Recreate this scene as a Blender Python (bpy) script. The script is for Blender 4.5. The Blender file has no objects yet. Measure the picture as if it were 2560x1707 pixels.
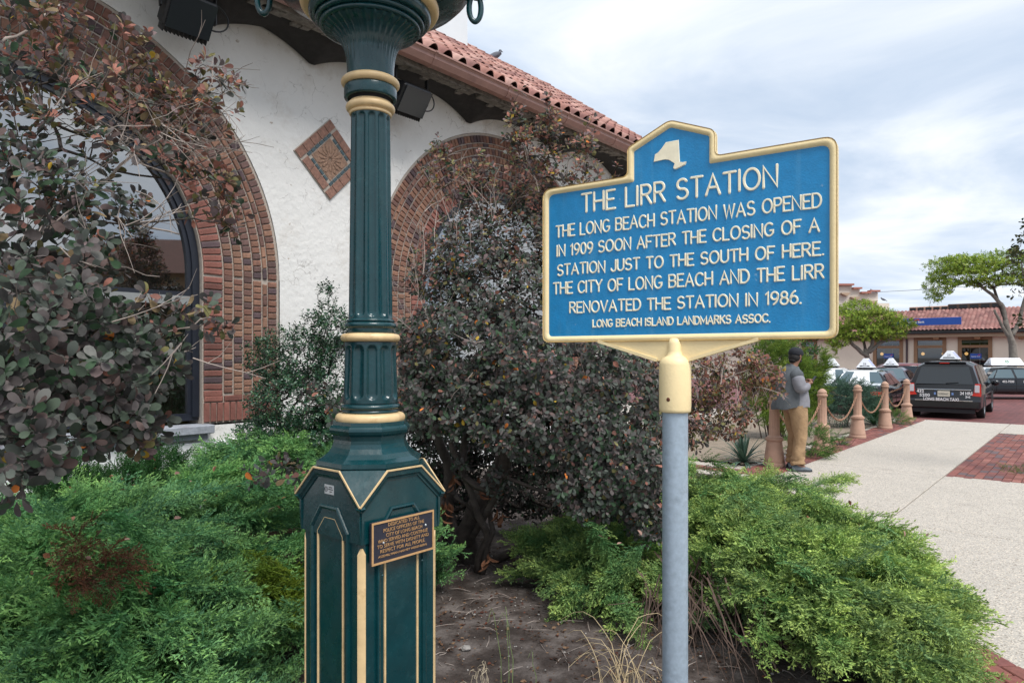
import bpy, math, random
import numpy as np
from mathutils import Matrix, Vector, Quaternion

random.seed(7)
rng = np.random.default_rng(11)
SC = bpy.context.scene
COL = SC.collection
R = math.radians
PI = math.pi

# ------------------------------------------------------------------ camera
cam_d = bpy.data.cameras.new('camera')
cam = bpy.data.objects.new('camera', cam_d)
COL.objects.link(cam)
cam.location = (0, 0, 1.6)
cam.rotation_euler = (R(90), 0, 0)
cam_d.sensor_width = 36.0
cam_d.lens = 24.0
cam_d.shift_y = 0.01504
cam_d.clip_start = 0.05
cam_d.clip_end = 2000
SC.camera = cam

# ------------------------------------------------------------------ light
SUN_EL = R(57)
SUN_AZ = R(147)        # clockwise from +Y: behind the camera on the right
world = bpy.data.worlds.new('World')
SC.world = world
world.use_nodes = True
nt = world.node_tree
nt.nodes.clear()
def N(t, kind, **kw):
    n = t.nodes.new(kind)
    for k, v in kw.items():
        if k.startswith('i_'):
            n.inputs[k[2:].replace('_', ' ')].default_value = v
        else:
            setattr(n, k, v)
    return n
def ramp(t, stops, interp='LINEAR'):
    n = t.nodes.new('ShaderNodeValToRGB')
    cr = n.color_ramp
    cr.interpolation = interp
    while len(cr.elements) < len(stops):
        cr.elements.new(0.5)
    for e, (p, c) in zip(cr.elements, stops):
        e.position = p
        e.color = (c[0], c[1], c[2], 1) if hasattr(c, '__len__') else (c, c, c, 1)
    return n
sky = N(nt, 'ShaderNodeTexSky', sky_type='NISHITA', sun_disc=False)
sky.sun_elevation = SUN_EL
sky.sun_rotation = SUN_AZ
sky.air_density = 1.0
sky.dust_density = 1.5
tc = N(nt, 'ShaderNodeTexCoord')
sep = N(nt, 'ShaderNodeSeparateXYZ')
nt.links.new(tc.outputs['Generated'], sep.inputs[0])
zc = N(nt, 'ShaderNodeMath', operation='MAXIMUM'); zc.inputs[1].default_value = 0.0
nt.links.new(sep.outputs[2], zc.inputs[0])
zp = N(nt, 'ShaderNodeMath', operation='ADD'); zp.inputs[1].default_value = 0.16
nt.links.new(zc.outputs[0], zp.inputs[0])
dx = N(nt, 'ShaderNodeMath', operation='DIVIDE'); dy = N(nt, 'ShaderNodeMath', operation='DIVIDE')
nt.links.new(sep.outputs[0], dx.inputs[0]); nt.links.new(zp.outputs[0], dx.inputs[1])
nt.links.new(sep.outputs[1], dy.inputs[0]); nt.links.new(zp.outputs[0], dy.inputs[1])
comb = N(nt, 'ShaderNodeCombineXYZ')
nt.links.new(dx.outputs[0], comb.inputs[0]); nt.links.new(dy.outputs[0], comb.inputs[1])
mp = N(nt, 'ShaderNodeMapping')
mp.inputs['Scale'].default_value = (0.95, 1.3, 1.0)
mp.inputs['Location'].default_value = (3.1, 0.4, 0)
mp.inputs['Rotation'].default_value = (0, 0, R(18))
nt.links.new(comb.outputs[0], mp.inputs[0])
n1 = N(nt, 'ShaderNodeTexNoise'); n1.inputs['Scale'].default_value = 1.05; n1.inputs['Detail'].default_value = 8; n1.inputs['Roughness'].default_value = 0.56
n1.inputs['Distortion'].default_value = 0.5
n2 = N(nt, 'ShaderNodeTexNoise'); n2.inputs['Scale'].default_value = 0.42; n2.inputs['Detail'].default_value = 4
nt.links.new(mp.outputs[0], n1.inputs['Vector']); nt.links.new(mp.outputs[0], n2.inputs['Vector'])
cl = ramp(nt, [(0.35, (0.50, 0.61, 0.77)), (0.47, (0.63, 0.72, 0.85)), (0.555, (0.77, 0.835, 0.92)), (0.66, (0.95, 0.975, 1.0))])
nt.links.new(n1.outputs['Fac'], cl.inputs[0])
cov = ramp(nt, [(0.30, 0.84), (0.58, 1.0)])
nt.links.new(n2.outputs['Fac'], cov.inputs[0])
skm = N(nt, 'ShaderNodeVectorMath', operation='SCALE'); skm.inputs['Scale'].default_value = 0.10
nt.links.new(sky.outputs[0], skm.inputs[0])
mx = N(nt, 'ShaderNodeMix', data_type='RGBA')
nt.links.new(cov.outputs[0], mx.inputs[0])
nt.links.new(skm.outputs[0], mx.inputs[6]); nt.links.new(cl.outputs[0], mx.inputs[7])
bg = N(nt, 'ShaderNodeBackground'); bg.inputs[1].default_value = 0.86
nt.links.new(mx.outputs[2], bg.inputs[0])
wo = N(nt, 'ShaderNodeOutputWorld')
nt.links.new(bg.outputs[0], wo.inputs[0])

sl = bpy.data.lights.new('sun', 'SUN')
sl.energy = 2.7
sl.angle = R(26)
sl.color = (1.0, 0.965, 0.92)
sun = bpy.data.objects.new('sun', sl)
COL.objects.link(sun)
sdir = Vector((math.sin(SUN_AZ) * math.cos(SUN_EL), math.cos(SUN_AZ) * math.cos(SUN_EL), math.sin(SUN_EL)))
sun.rotation_euler = sdir.to_track_quat('Z', 'Y').to_euler()
SC.view_settings.view_transform = 'Standard'
SC.view_settings.look = 'None'
SC.view_settings.gamma = 1
SC.view_settings.use_curve_mapping = False
SC.view_settings.exposure = 0.46
SC.cycles.max_bounces = 6
SC.cycles.transparent_max_bounces = 8

# ------------------------------------------------------------------ helpers
F_, HY, CX = 1707.0, 892.0, 1280.0
def at(px, py, Y):
    return np.array([(px - CX) / F_ * Y, Y, 1.6 + (HY - py) / F_ * Y])
MW = {}      # world matrix of every thing / part
def mk_mesh(name, V, Fc, mat, smooth=False, cols=None, mats=None, midx=None):
    me = bpy.data.meshes.new(name)
    V = np.asarray(V, dtype=np.float64).reshape(-1, 3)
    if isinstance(Fc, np.ndarray):
        k = Fc.shape[1]
        me.vertices.add(len(V)); me.vertices.foreach_set('co', V.astype(np.float32).ravel())
        me.loops.add(Fc.size); me.loops.foreach_set('vertex_index', Fc.astype(np.int32).ravel())
        me.polygons.add(len(Fc))
        me.polygons.foreach_set('loop_start', np.arange(0, Fc.size, k, dtype=np.int32))
        me.update(calc_edges=True)
    else:
        me.from_pydata(V.tolist(), [], [tuple(int(i) for i in f) for f in Fc])
        me.update()
    if smooth:
        me.polygons.foreach_set('use_smooth', [True] * len(me.polygons))
    if mats:
        for m in mats: me.materials.append(m)
        if midx is not None: me.polygons.foreach_set('material_index', midx)
    elif mat: me.materials.append(mat)
    if cols is not None:
        ca = me.color_attributes.new('Col', 'FLOAT_COLOR', 'POINT')
        c = np.ones((len(V), 4), dtype=np.float32); c[:, :3] = cols
        ca.data.foreach_set('color', c.ravel())
    return me
def thing(name, label, cat, loc=(0, 0, 0), rotz=0.0, group=None):
    o = bpy.data.objects.new(name, None); COL.objects.link(o)
    o.empty_display_size = 0.1
    o.location = tuple(float(v) for v in loc); o.rotation_euler = (0, 0, rotz)
    o['label'] = label; o['category'] = cat
    if group: o['group'] = group
    MW[o.name] = Matrix.Translation(Vector(o.location)) @ Matrix.Rotation(rotz, 4, 'Z')
    return o
def tag(o, label=None, cat=None, group=None, kind=None):
    if label: o['label'] = label
    if cat: o['category'] = cat
    if group: o['group'] = group
    if kind: o['kind'] = kind
    return o
def add(par, name, V, Fc, mat, smooth=False, cols=None, world=False, label=None, kind=None, mats=None, midx=None):
    V = np.asarray(V, dtype=np.float64).reshape(-1, 3)
    m = MW[par.name] if par is not None else Matrix()
    if world and par is not None:
        mi = np.array(m.inverted())
        V = V @ mi[:3, :3].T + mi[:3, 3]
    me = mk_mesh(name, V, Fc, mat, smooth, cols, mats, midx)
    o = bpy.data.objects.new(name, me); COL.objects.link(o)
    if par is not None: o.parent = par
    MW[o.name] = m
    if label: o['label'] = label
    if kind: o['kind'] = kind
    return o
def inst(par, name, me, Mworld, color=None):
    o = bpy.data.objects.new(name, me); COL.objects.link(o)
    if par is not None:
        o.parent = par
        Mworld = MW[par.name].inverted() @ Mworld
    o.matrix_local = Mworld
    if color is not None: o.color = (color[0], color[1], color[2], 1)
    return o
def copy_tree(o, parent=None):
    c = o.copy(); COL.objects.link(c)
    if parent is not None: c.parent = parent
    for ch in list(o.children): copy_tree(ch, c)
    return c
class G:
    """collects raw geometry"""
    def __init__(s): s.V = []; s.F = []; s.n = 0
    def add(s, V, Fc):
        V = np.asarray(V, float).reshape(-1, 3)
        s.V.append(V); s.F += [tuple(int(i) + s.n for i in f) for f in Fc]; s.n += len(V); return s
    def box(s, c, sz, ax=None, bev=0.0):
        c = np.array(c, float); h = np.array(sz, float) / 2
        A = np.eye(3) if ax is None else np.array(ax, float)
        if bev <= 0:
            P = [(x, y, z) for x in (-1, 1) for y in (-1, 1) for z in (-1, 1)]
            V = c + (np.array(P) * h) @ A
            s.add(V, [(0, 1, 3, 2), (4, 6, 7, 5), (0, 4, 5, 1), (2, 3, 7, 6), (0, 2, 6, 4), (1, 5, 7, 3)])
        else:
            P = []; idx = {}
            for x in (-1, 1):
                for y in (-1, 1):
                    for z in (-1, 1):
                        for a in range(3):
                            v = np.array([x, y, z]) * h
                            for b in range(3):
                                if b != a: v[b] -= np.sign(v[b]) * bev
                            idx[(x, y, z, a)] = len(P); P.append(v)
            fs = []
            def q(*k): fs.append([idx[t] for t in k])
            for sg in (-1, 1):
                o = [(-1, -1), (-1, 1), (1, 1), (1, -1)]
                if sg > 0: o = o[::-1]
                q(*[(sg, a, b, 0) for a, b in o])
                o = o[::-1]
                q(*[(a, sg, b, 1) for a, b in o])
                o = o[::-1]
                q(*[(a, b, sg, 2) for a, b in o])
            for a in range(3):
                b, c_ = [i for i in range(3) if i != a]
                for sb in (-1, 1):
                    for sc in (-1, 1):
                        def k(sa, w):
                            t = [0, 0, 0]; t[a] = sa; t[b] = sb; t[c_] = sc
                            return (t[0], t[1], t[2], w)
                        q(k(-1, b), k(1, b), k(1, c_), k(-1, c_))
            for x in (-1, 1):
                for y in (-1, 1):
                    for z in (-1, 1):
                        q((x, y, z, 0), (x, y, z, 1), (x, y, z, 2))
            s.add(c + np.array(P) @ A, fs)
        return s
    def prism(s, pts, d0, d1, O=(0, 0, 0), U=(1, 0, 0), W=(0, 0, 1), D=(0, 1, 0)):
        """polygon pts (u,w), extruded from d0 to d1 along D"""
        O, U, W, D = [np.array(v, float) for v in (O, U, W, D)]
        n = len(pts)
        V = [O + U * a + W * b + D * d0 for a, b in pts] + [O + U * a + W * b + D * d1 for a, b in pts]
        s.add(V, [tuple(range(n))[::-1], tuple(range(n, 2 * n))] + [(i, (i + 1) % n, (i + 1) % n + n, i + n) for i in range(n)])
        return s
    def loft(s, rings, closed=True, cap=False):
        k = len(rings[0]); V = np.concatenate([np.asarray(r, float) for r in rings])
        f = []
        m = k if closed else k - 1
        for i in range(len(rings) - 1):
            for j in range(m):
                a = i * k + j; b = i * k + (j + 1) % k
                f.append((a, b, b + k, a + k))
        if cap:
            f.append(tuple(range(k))[::-1]); f.append(tuple(range((len(rings) - 1) * k, len(rings) * k)))
        s.add(V, f); return s
    def lathe(s, prof, c=(0, 0, 0), seg=48, fn=None, a0=0.0):
        c = np.array(c, float); rings = []
        th = np.arange(seg) / seg * 2 * PI + a0
        for r, z in prof:
            rr = np.full(seg, r) if fn is None else fn(th, r, z)
            rings.append(np.stack([c[0] + rr * np.cos(th), c[1] + rr * np.sin(th), np.full(seg, c[2] + z)], 1))
        return s.loft(rings)
    def tube(s, pts, r, seg=6, cap=True):
        pts = np.asarray(pts, float); n = len(pts)
        rr = np.full(n, r) if np.isscalar(r) else np.asarray(r, float)
        T = np.gradient(pts, axis=0); T /= (np.linalg.norm(T, axis=1, keepdims=True) + 1e-12)
        ref = np.array([0, 0, 1.0]) if abs(T[0][2]) < 0.9 else np.array([1.0, 0, 0])
        u = np.cross(T[0], ref); u /= np.linalg.norm(u)
        rings = []; a = np.arange(seg) / seg * 2 * PI
        for i in range(n):
            u = u - T[i] * np.dot(u, T[i]); u /= (np.linalg.norm(u) + 1e-12)
            v = np.cross(T[i], u)
            rings.append(pts[i] + rr[i] * (np.cos(a)[:, None] * u + np.sin(a)[:, None] * v))
        return s.loft(rings, cap=cap)
    def torus(s, c, R0, r, ax=(0, 0, 1), seg=48, ms=10, sx=1.0):
        ax = np.array(ax, float); ax /= np.linalg.norm(ax)
        ref = np.array([0, 0, 1.0]) if abs(ax[2]) < 0.9 else np.array([1.0, 0, 0])
        u = np.cross(ref, ax); u /= np.linalg.norm(u); v = np.cross(ax, u)
        V = []; f = []
        for i in range(seg):
            t = 2 * PI * i / seg
            dr = u * math.cos(t) * sx + v * math.sin(t); dn = u * math.cos(t) + v * math.sin(t)
            for j in range(ms):
                p = 2 * PI * j / ms
                V.append(np.array(c) + dr * R0 + dn * r * math.cos(p) + ax * r * math.sin(p))
                f.append((i * ms + j, ((i + 1) % seg) * ms + j, ((i + 1) % seg) * ms + (j + 1) % ms, i * ms + (j + 1) % ms))
        return s.add(V, f)
    def ball(s, c, r, seg=12, rings=8, ax=None):
        r = np.array([r] * 3 if np.isscalar(r) else r, float); A = np.eye(3) if ax is None else np.array(ax, float)
        V = []; f = []
        for i in range(rings + 1):
            p = PI * i / rings
            for j in range(seg):
                t = 2 * PI * j / seg
                V.append(np.array(c) + (np.array([math.sin(p) * math.cos(t), math.sin(p) * math.sin(t), math.cos(p)]) * r) @ A)
        for i in range(rings):
            for j in range(seg):
                a = i * seg + j; b = i * seg + (j + 1) % seg
                f.append((a, a + seg, b + seg, b))
        return s.add(V, f)
    def out(s, par, name, mat, **k):
        return add(par, name, np.concatenate(s.V), s.F, mat, **k)

# ------------------------------------------------------------------ materials
def mat(name, col, rough=0.6, metal=0.0, var=0.0, vscale=8.0, col2=None, bump=0.0, bscale=40.0, src=None, spec=0.5,
        coat=0.0, dirt=None, dscale=3.0, trans=0.0, rv=0.0, vdetail=6, sub=0.0, coords='Object'):
    m = bpy.data.materials.new(name); m.use_nodes = True
    t = m.node_tree; b = t.nodes['Principled BSDF']
    b.inputs['Roughness'].default_value = rough; b.inputs['Metallic'].default_value = metal
    b.inputs['Specular IOR Level'].default_value = spec
    b.inputs['Coat Weight'].default_value = coat; b.inputs['Coat Roughness'].default_value = 0.08
    tc = N(t, 'ShaderNodeTexCoord'); vec = tc.outputs[coords]
    out = None
    if src == 'object': out = N(t, 'ShaderNodeObjectInfo').outputs['Color']
    elif src == 'vertex': out = N(t, 'ShaderNodeVertexColor', layer_name='Col').outputs['Color']
    def mixc(fac, a, bb, blend='MIX'):
        x = N(t, 'ShaderNodeMix', data_type='RGBA', blend_type=blend)
        for i, v in ((0, fac), (6, a), (7, bb)):
            if hasattr(v, 'is_linked'): t.links.new(v, x.inputs[i])
            elif i == 0: x.inputs[0].default_value = v
            else: x.inputs[i].default_value = (*v, 1)
        return x.outputs[2]
    if out is None:
        out = N(t, 'ShaderNodeRGB').outputs[0]; out.default_value = (*col, 1)
    if var > 0 or col2 is not None:
        nz = N(t, 'ShaderNodeTexNoise'); nz.inputs['Scale'].default_value = vscale; nz.inputs['Detail'].default_value = vdetail; nz.inputs['Roughness'].default_value = 0.62
        t.links.new(vec, nz.inputs['Vector'])
        if col2 is not None:
            rp = ramp(t, [(0.42, 0.0), (0.62, 1.0)]); t.links.new(nz.outputs['Fac'], rp.inputs[0])
            out = mixc(rp.outputs[0], out, col2)
        if var > 0:
            rp = ramp(t, [(0.25, 1 - var), (0.75, 1 + var)]); t.links.new(nz.outputs['Fac'], rp.inputs[0])
            out = mixc(1.0, out, rp.outputs[0], 'MULTIPLY')
    if dirt is not None:
        nz = N(t, 'ShaderNodeTexNoise'); nz.inputs['Scale'].default_value = dscale; nz.inputs['Detail'].default_value = 9; nz.inputs['Roughness'].default_value = 0.7
        t.links.new(vec, nz.inputs['Vector'])
        rp = ramp(t, [(0.55, 0.0), (0.70, 0.75)]); t.links.new(nz.outputs['Fac'], rp.inputs[0])
        out = mixc(rp.outputs[0], out, dirt)
    t.links.new(out, b.inputs['Base Color'])
    if rv > 0:
        nz = N(t, 'ShaderNodeTexNoise'); nz.inputs['Scale'].default_value = vscale * 1.7; nz.inputs['Detail'].default_value = 5
        t.links.new(vec, nz.inputs['Vector'])
        rp = ramp(t, [(0.3, max(0.02, rough - rv)), (0.7, min(1, rough + rv))]); t.links.new(nz.outputs['Fac'], rp.inputs[0])
        t.links.new(rp.outputs[0], b.inputs['Roughness'])
    if bump > 0:
        nz = N(t, 'ShaderNodeTexNoise'); nz.inputs['Scale'].default_value = bscale; nz.inputs['Detail'].default_value = 6
        t.links.new(vec, nz.inputs['Vector'])
        bp = N(t, 'ShaderNodeBump'); bp.inputs['Strength'].default_value = 1.0; bp.inputs['Distance'].default_value = bump
        t.links.new(nz.outputs['Fac'], bp.inputs['Height']); t.links.new(bp.outputs[0], b.inputs['Normal'])
    if sub > 0:
        tr = N(t, 'ShaderNodeBsdfTranslucent'); t.links.new(out, tr.inputs['Color'])
        ms = N(t, 'ShaderNodeMixShader'); ms.inputs[0].default_value = sub
        t.links.new(b.outputs[0], ms.inputs[1]); t.links.new(tr.outputs[0], ms.inputs[2])
        t.links.new(ms.outputs[0], t.nodes['Material Output'].inputs[0])
    return m
def glass(name, tint=(0.8, 0.85, 0.85), refl=0.25, rough=0.02, opacity=0.0):
    m = bpy.data.materials.new(name); m.use_nodes = True
    t = m.node_tree; t.nodes.clear()
    tr = N(t, 'ShaderNodeBsdfTransparent'); tr.inputs[0].default_value = (*tint, 1)
    gl = N(t, 'ShaderNodeBsdfGlossy'); gl.inputs['Roughness'].default_value = rough
    fr = N(t, 'ShaderNodeFresnel'); fr.inputs[0].default_value = 1.5
    ad = N(t, 'ShaderNodeMath', operation='ADD', use_clamp=True); ad.inputs[1].default_value = refl
    t.links.new(fr.outputs[0], ad.inputs[0])
    ms = N(t, 'ShaderNodeMixShader'); t.links.new(ad.outputs[0], ms.inputs[0])
    t.links.new(tr.outputs[0], ms.inputs[1]); t.links.new(gl.outputs[0], ms.inputs[2])
    o = N(t, 'ShaderNodeOutputMaterial'); t.links.new(ms.outputs[0], o.inputs[0])
    return m
M = {}
M['green'] = mat('green_enamel_paint', (0.0015, 0.036, 0.043), 0.27, var=0.25, vscale=9, coat=0.25, rv=0.1, bump=0.0006, bscale=60, dirt=(0.012, 0.060, 0.068), dscale=22)
M['gold'] = mat('cream_gold_paint', (0.68, 0.49, 0.26), 0.42, var=0.16, vscale=16, dirt=(0.42, 0.26, 0.11), dscale=9, bump=0.0006, bscale=70)
M['black_metal'] = mat('black_metal', (0.012, 0.013, 0.015), 0.45, var=0.3)
M['dark_gap'] = mat('dark_gap', (0.008, 0.008, 0.01), 0.7)
M['cream'] = mat('sign_cream_paint', (0.88, 0.71, 0.40), 0.50, var=0.06, vscale=11, dirt=(0.78, 0.61, 0.33), dscale=6, bump=0.0008, bscale=120)
M['letter'] = mat('letter_cream_paint', (0.92, 0.84, 0.63), 0.5, var=0.1, vscale=30)
M['galv'] = mat('galvanised_steel', (0.36, 0.44, 0.52), 0.45, metal=0.25, var=0.16, vscale=45, dirt=(0.24, 0.29, 0.34), dscale=11, rv=0.12, bump=0.0004, bscale=150)
M['rust'] = mat('rusty_hole', (0.10, 0.03, 0.015), 0.9, var=0.4, vscale=60)
M['stucco'] = mat('cream_stucco', (0.70, 0.69, 0.665), 0.9, var=0.07, vscale=1.2, dirt=(0.55, 0.51, 0.46), dscale=1.9, bump=0.010, bscale=14)
M['stucco_base'] = mat('white_plinth_paint', (0.74, 0.75, 0.76), 0.85, var=0.08, vscale=5, dirt=(0.45, 0.44, 0.43), dscale=7, bump=0.006, bscale=18)
M['mortar'] = mat('pale_mortar', (0.40, 0.345, 0.295), 0.95, var=0.2, vscale=25, bump=0.004, bscale=60)
M['brick_o'] = mat('arch_brick', (0.3, 0.1, 0.06), 0.85, src='object', var=0.3, vscale=22, dirt=(0.13, 0.07, 0.055), dscale=9, bump=0.004, bscale=60)
M['brick_v'] = mat('arch_brick_joined', (0.3, 0.1, 0.06), 0.85, src='vertex', var=0.3, vscale=22, dirt=(0.13, 0.07, 0.055), dscale=9, bump=0.004, bscale=60)
M['frame'] = mat('dark_blue_window_frame', (0.012, 0.015, 0.024), 0.4, var=0.2, vscale=20)
M['transom'] = mat('grey_transom_panel', (0.23, 0.24, 0.24), 0.6, var=0.1, vscale=10)
M['sill'] = mat('weathered_sill', (0.30, 0.32, 0.36), 0.8, var=0.3, vscale=14, dirt=(0.07, 0.022, 0.03), dscale=7, bump=0.004, bscale=30)
M['pane'] = glass('window_glass', (0.62, 0.66, 0.66), 0.42, 0.015)
M['blind'] = mat('olive_blind', (0.19, 0.15, 0.065), 0.9, var=0.15, vscale=3)
M['orange'] = mat('orange_brown_panel', (0.34, 0.09, 0.03), 0.7)
M['room'] = mat('dim_room', (0.22, 0.20, 0.17), 0.9)
M['tile_o'] = mat('clay_roof_tile', (0.5, 0.2, 0.13), 0.8, src='object', var=0.22, vscale=7, dirt=(0.22, 0.12, 0.10), dscale=5, bump=0.003, bscale=40)
M['tile_v'] = mat('clay_roof_tile_joined', (0.5, 0.2, 0.13), 0.8, src='vertex', var=0.22, vscale=7, dirt=(0.22, 0.12, 0.10), dscale=5, bump=0.003, bscale=40)
M['gutter'] = mat('copper_brown_gutter', (0.30, 0.165, 0.135), 0.42, var=0.15, vscale=7, dirt=(0.19, 0.10, 0.085), dscale=5, rv=0.1)
M['rotten'] = mat('peeling_fascia', (0.17, 0.155, 0.135), 0.95, var=0.5, vscale=18, dirt=(0.03, 0.026, 0.022), dscale=8, bump=0.02, bscale=16)
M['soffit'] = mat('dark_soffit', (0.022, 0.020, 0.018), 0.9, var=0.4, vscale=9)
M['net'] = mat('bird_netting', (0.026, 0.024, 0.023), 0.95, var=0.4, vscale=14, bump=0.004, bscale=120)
M['terracotta'] = mat('terracotta_border', (0.24, 0.125, 0.09), 0.75, var=0.45, vscale=30, dirt=(0.17, 0.10, 0.075), dscale=24, bump=0.003, bscale=70)
M['bluetile'] = mat('blue_grey_glaze', (0.045, 0.075, 0.085), 0.35, var=0.3, vscale=20)
M['ornament'] = mat('brown_ornament_relief', (0.25, 0.15, 0.10), 0.7, var=0.5, vscale=35, bump=0.004, bscale=60)
M['tower'] = mat('pale_tower_stucco', (0.66, 0.70, 0.72), 0.85, var=0.05, vscale=2)
# ------------------------------------------------------------------ ground, pavement, road
d2 = np.array([0.6498, 0.7601]); n2_ = np.array([0.7601, -0.6498])
D3 = np.array([d2[0], d2[1], 0]); N3 = np.array([n2_[0], n2_[1], 0]); Z3 = np.array([0, 0, 1.0])
ROADZ = -0.29
def tn(t, n, z=0.0): return D3 * t + N3 * n + Z3 * z
def speckle(name, base, dark, light, scale=160.0, joints=None):
    m = mat(name, base, 0.9, var=0.09, vscale=1.3, bump=0.0025, bscale=140, dirt=tuple(c * 0.74 for c in base), dscale=1.3)
    t = m.node_tree; b = t.nodes['Principled BSDF']
    src = b.inputs['Base Color'].links[0].from_socket
    tcn = [n for n in t.nodes if n.type == 'TEX_COORD'][0]
    vo = N(t, 'ShaderNodeTexVoronoi'); vo.inputs['Scale'].default_value = scale
    t.links.new(tcn.outputs['Object'], vo.inputs['Vector'])
    sp = N(t, 'ShaderNodeSeparateColor'); t.links.new(vo.outputs['Color'], sp.inputs[0])
    rd = ramp(t, [(0.0, dark), (0.16, dark), (0.2, (0.5, 0.5, 0.5)), (0.82, (0.5, 0.5, 0.5)), (0.86, light), (1.0, light)], 'LINEAR')
    t.links.new(sp.outputs[0], rd.inputs[0])
    x = N(t, 'ShaderNodeMix', data_type='RGBA', blend_type='OVERLAY'); x.inputs[0].default_value = 0.75
    t.links.new(src, x.inputs[6]); t.links.new(rd.outputs[0], x.inputs[7])
    # sparse dark gum spots and a soft grime pattern
    v2 = N(t, 'ShaderNodeTexVoronoi'); v2.inputs['Scale'].default_value = 3.2; t.links.new(tcn.outputs['Object'], v2.inputs['Vector'])
    s2 = N(t, 'ShaderNodeSeparateColor'); t.links.new(v2.outputs['Color'], s2.inputs[0])
    rr_ = ramp(t, [(0.045, 1.0), (0.065, 0.0)]); t.links.new(v2.outputs['Distance'], rr_.inputs[0])
    gt = N(t, 'ShaderNodeMath', operation='GREATER_THAN'); gt.inputs[1].default_value = 0.62; t.links.new(s2.outputs[0], gt.inputs[0])
    mu = N(t, 'ShaderNodeMath', operation='MULTIPLY'); t.links.new(rr_.outputs[0], mu.inputs[0]); t.links.new(gt.outputs[0], mu.inputs[1])
    m2 = N(t, 'ShaderNodeMath', operation='MULTIPLY'); m2.inputs[1].default_value = 0.55; t.links.new(mu.outputs[0], m2.inputs[0])
    y = N(t, 'ShaderNodeMix', data_type='RGBA'); t.links.new(m2.outputs[0], y.inputs[0]); t.links.new(x.outputs[2], y.inputs[6]); y.inputs[7].default_value = (0.12, 0.11, 0.10, 1)
    t.links.new(y.outputs[2], b.inputs['Base Color'])
    return m
M['concrete'] = speckle('exposed_aggregate_concrete', (0.43, 0.395, 0.35), (0.22, 0.2, 0.18), (0.8, 0.76, 0.7), 130)
M['soil'] = mat('dark_mulch_soil', (0.048, 0.034, 0.028), 1.0, var=0.6, vscale=5, col2=(0.105, 0.088, 0.080), bump=0.02, bscale=36, dirt=(0.04, 0.025, 0.018), dscale=14)
M['sand'] = mat('sandy_soil', (0.25, 0.20, 0.15), 1.0, var=0.35, vscale=6, bump=0.015, bscale=40, dirt=(0.12, 0.09, 0.06), dscale=6)
M['paver'] = mat('paving_brick', (0.2, 0.06, 0.05), 0.85, src='object', var=0.3, vscale=25, dirt=(0.14, 0.08, 0.07), dscale=12, bump=0.002, bscale=90)
M['paver_v'] = mat('paving_brick_joined', (0.2, 0.06, 0.05), 0.85, src='vertex', var=0.3, vscale=25, dirt=(0.14, 0.08, 0.07), dscale=12, bump=0.002, bscale=90)
M['joint'] = mat('sandy_joint', (0.13, 0.10, 0.075), 1.0, var=0.4, vscale=30)
M['base'] = mat('grey_ground', (0.16, 0.15, 0.14), 1.0, var=0.2)
def road_mat():
    m = mat('brick_road', (0.17, 0.062, 0.058), 0.75, var=0.25, vscale=0.6)
    t = m.node_tree; b = t.nodes['Principled BSDF']; src = b.inputs['Base Color'].links[0].from_socket
    tcn = [n for n in t.nodes if n.type == 'TEX_COORD'][0]
    mp = N(t, 'ShaderNodeMapping'); mp.inputs['Rotation'].default_value = (0, 0, R(-4.5)); t.links.new(tcn.outputs['Object'], mp.inputs[0])
    br = N(t, 'ShaderNodeTexBrick'); br.inputs['Scale'].default_value = 1.0
    br.inputs['Brick Width'].default_value = 0.23; br.inputs['Row Height'].default_value = 0.115; br.inputs['Mortar Size'].default_value = 0.009
    br.inputs['Color1'].default_value = (1.25, 1.1, 1.1, 1); br.inputs['Color2'].default_value = (0.72, 0.7, 0.75, 1); br.inputs['Mortar'].default_value = (0.30, 0.32, 0.34, 1)
    t.links.new(mp.outputs[0], br.inputs['Vector'])
    x = N(t, 'ShaderNodeMix', data_type='RGBA', blend_type='MULTIPLY'); x.inputs[0].default_value = 1
    t.links.new(src, x.inputs[6]); t.links.new(br.outputs['Color'], x.inputs[7]); t.links.new(x.outputs[2], b.inputs['Base Color'])
    return m
M['road'] = road_mat()
def quad(name, pts, m, **k): return add(None, name, pts, [tuple(range(len(pts)))], m, **k)
ground = quad('ground', [(-900, -900, ROADZ - 0.05), (900, -900, ROADZ - 0.05), (900, 900, ROADZ - 0.05), (-900, 900, ROADZ - 0.05)], M['base'], kind='structure')
T_END = 20.1
quad('road', [tn(T_END - 0.5, -60, ROADZ), tn(T_END - 0.5, 60, ROADZ), tn(90, 60, ROADZ), tn(90, -60, ROADZ)][::1], M['road'], kind='structure')
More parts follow.
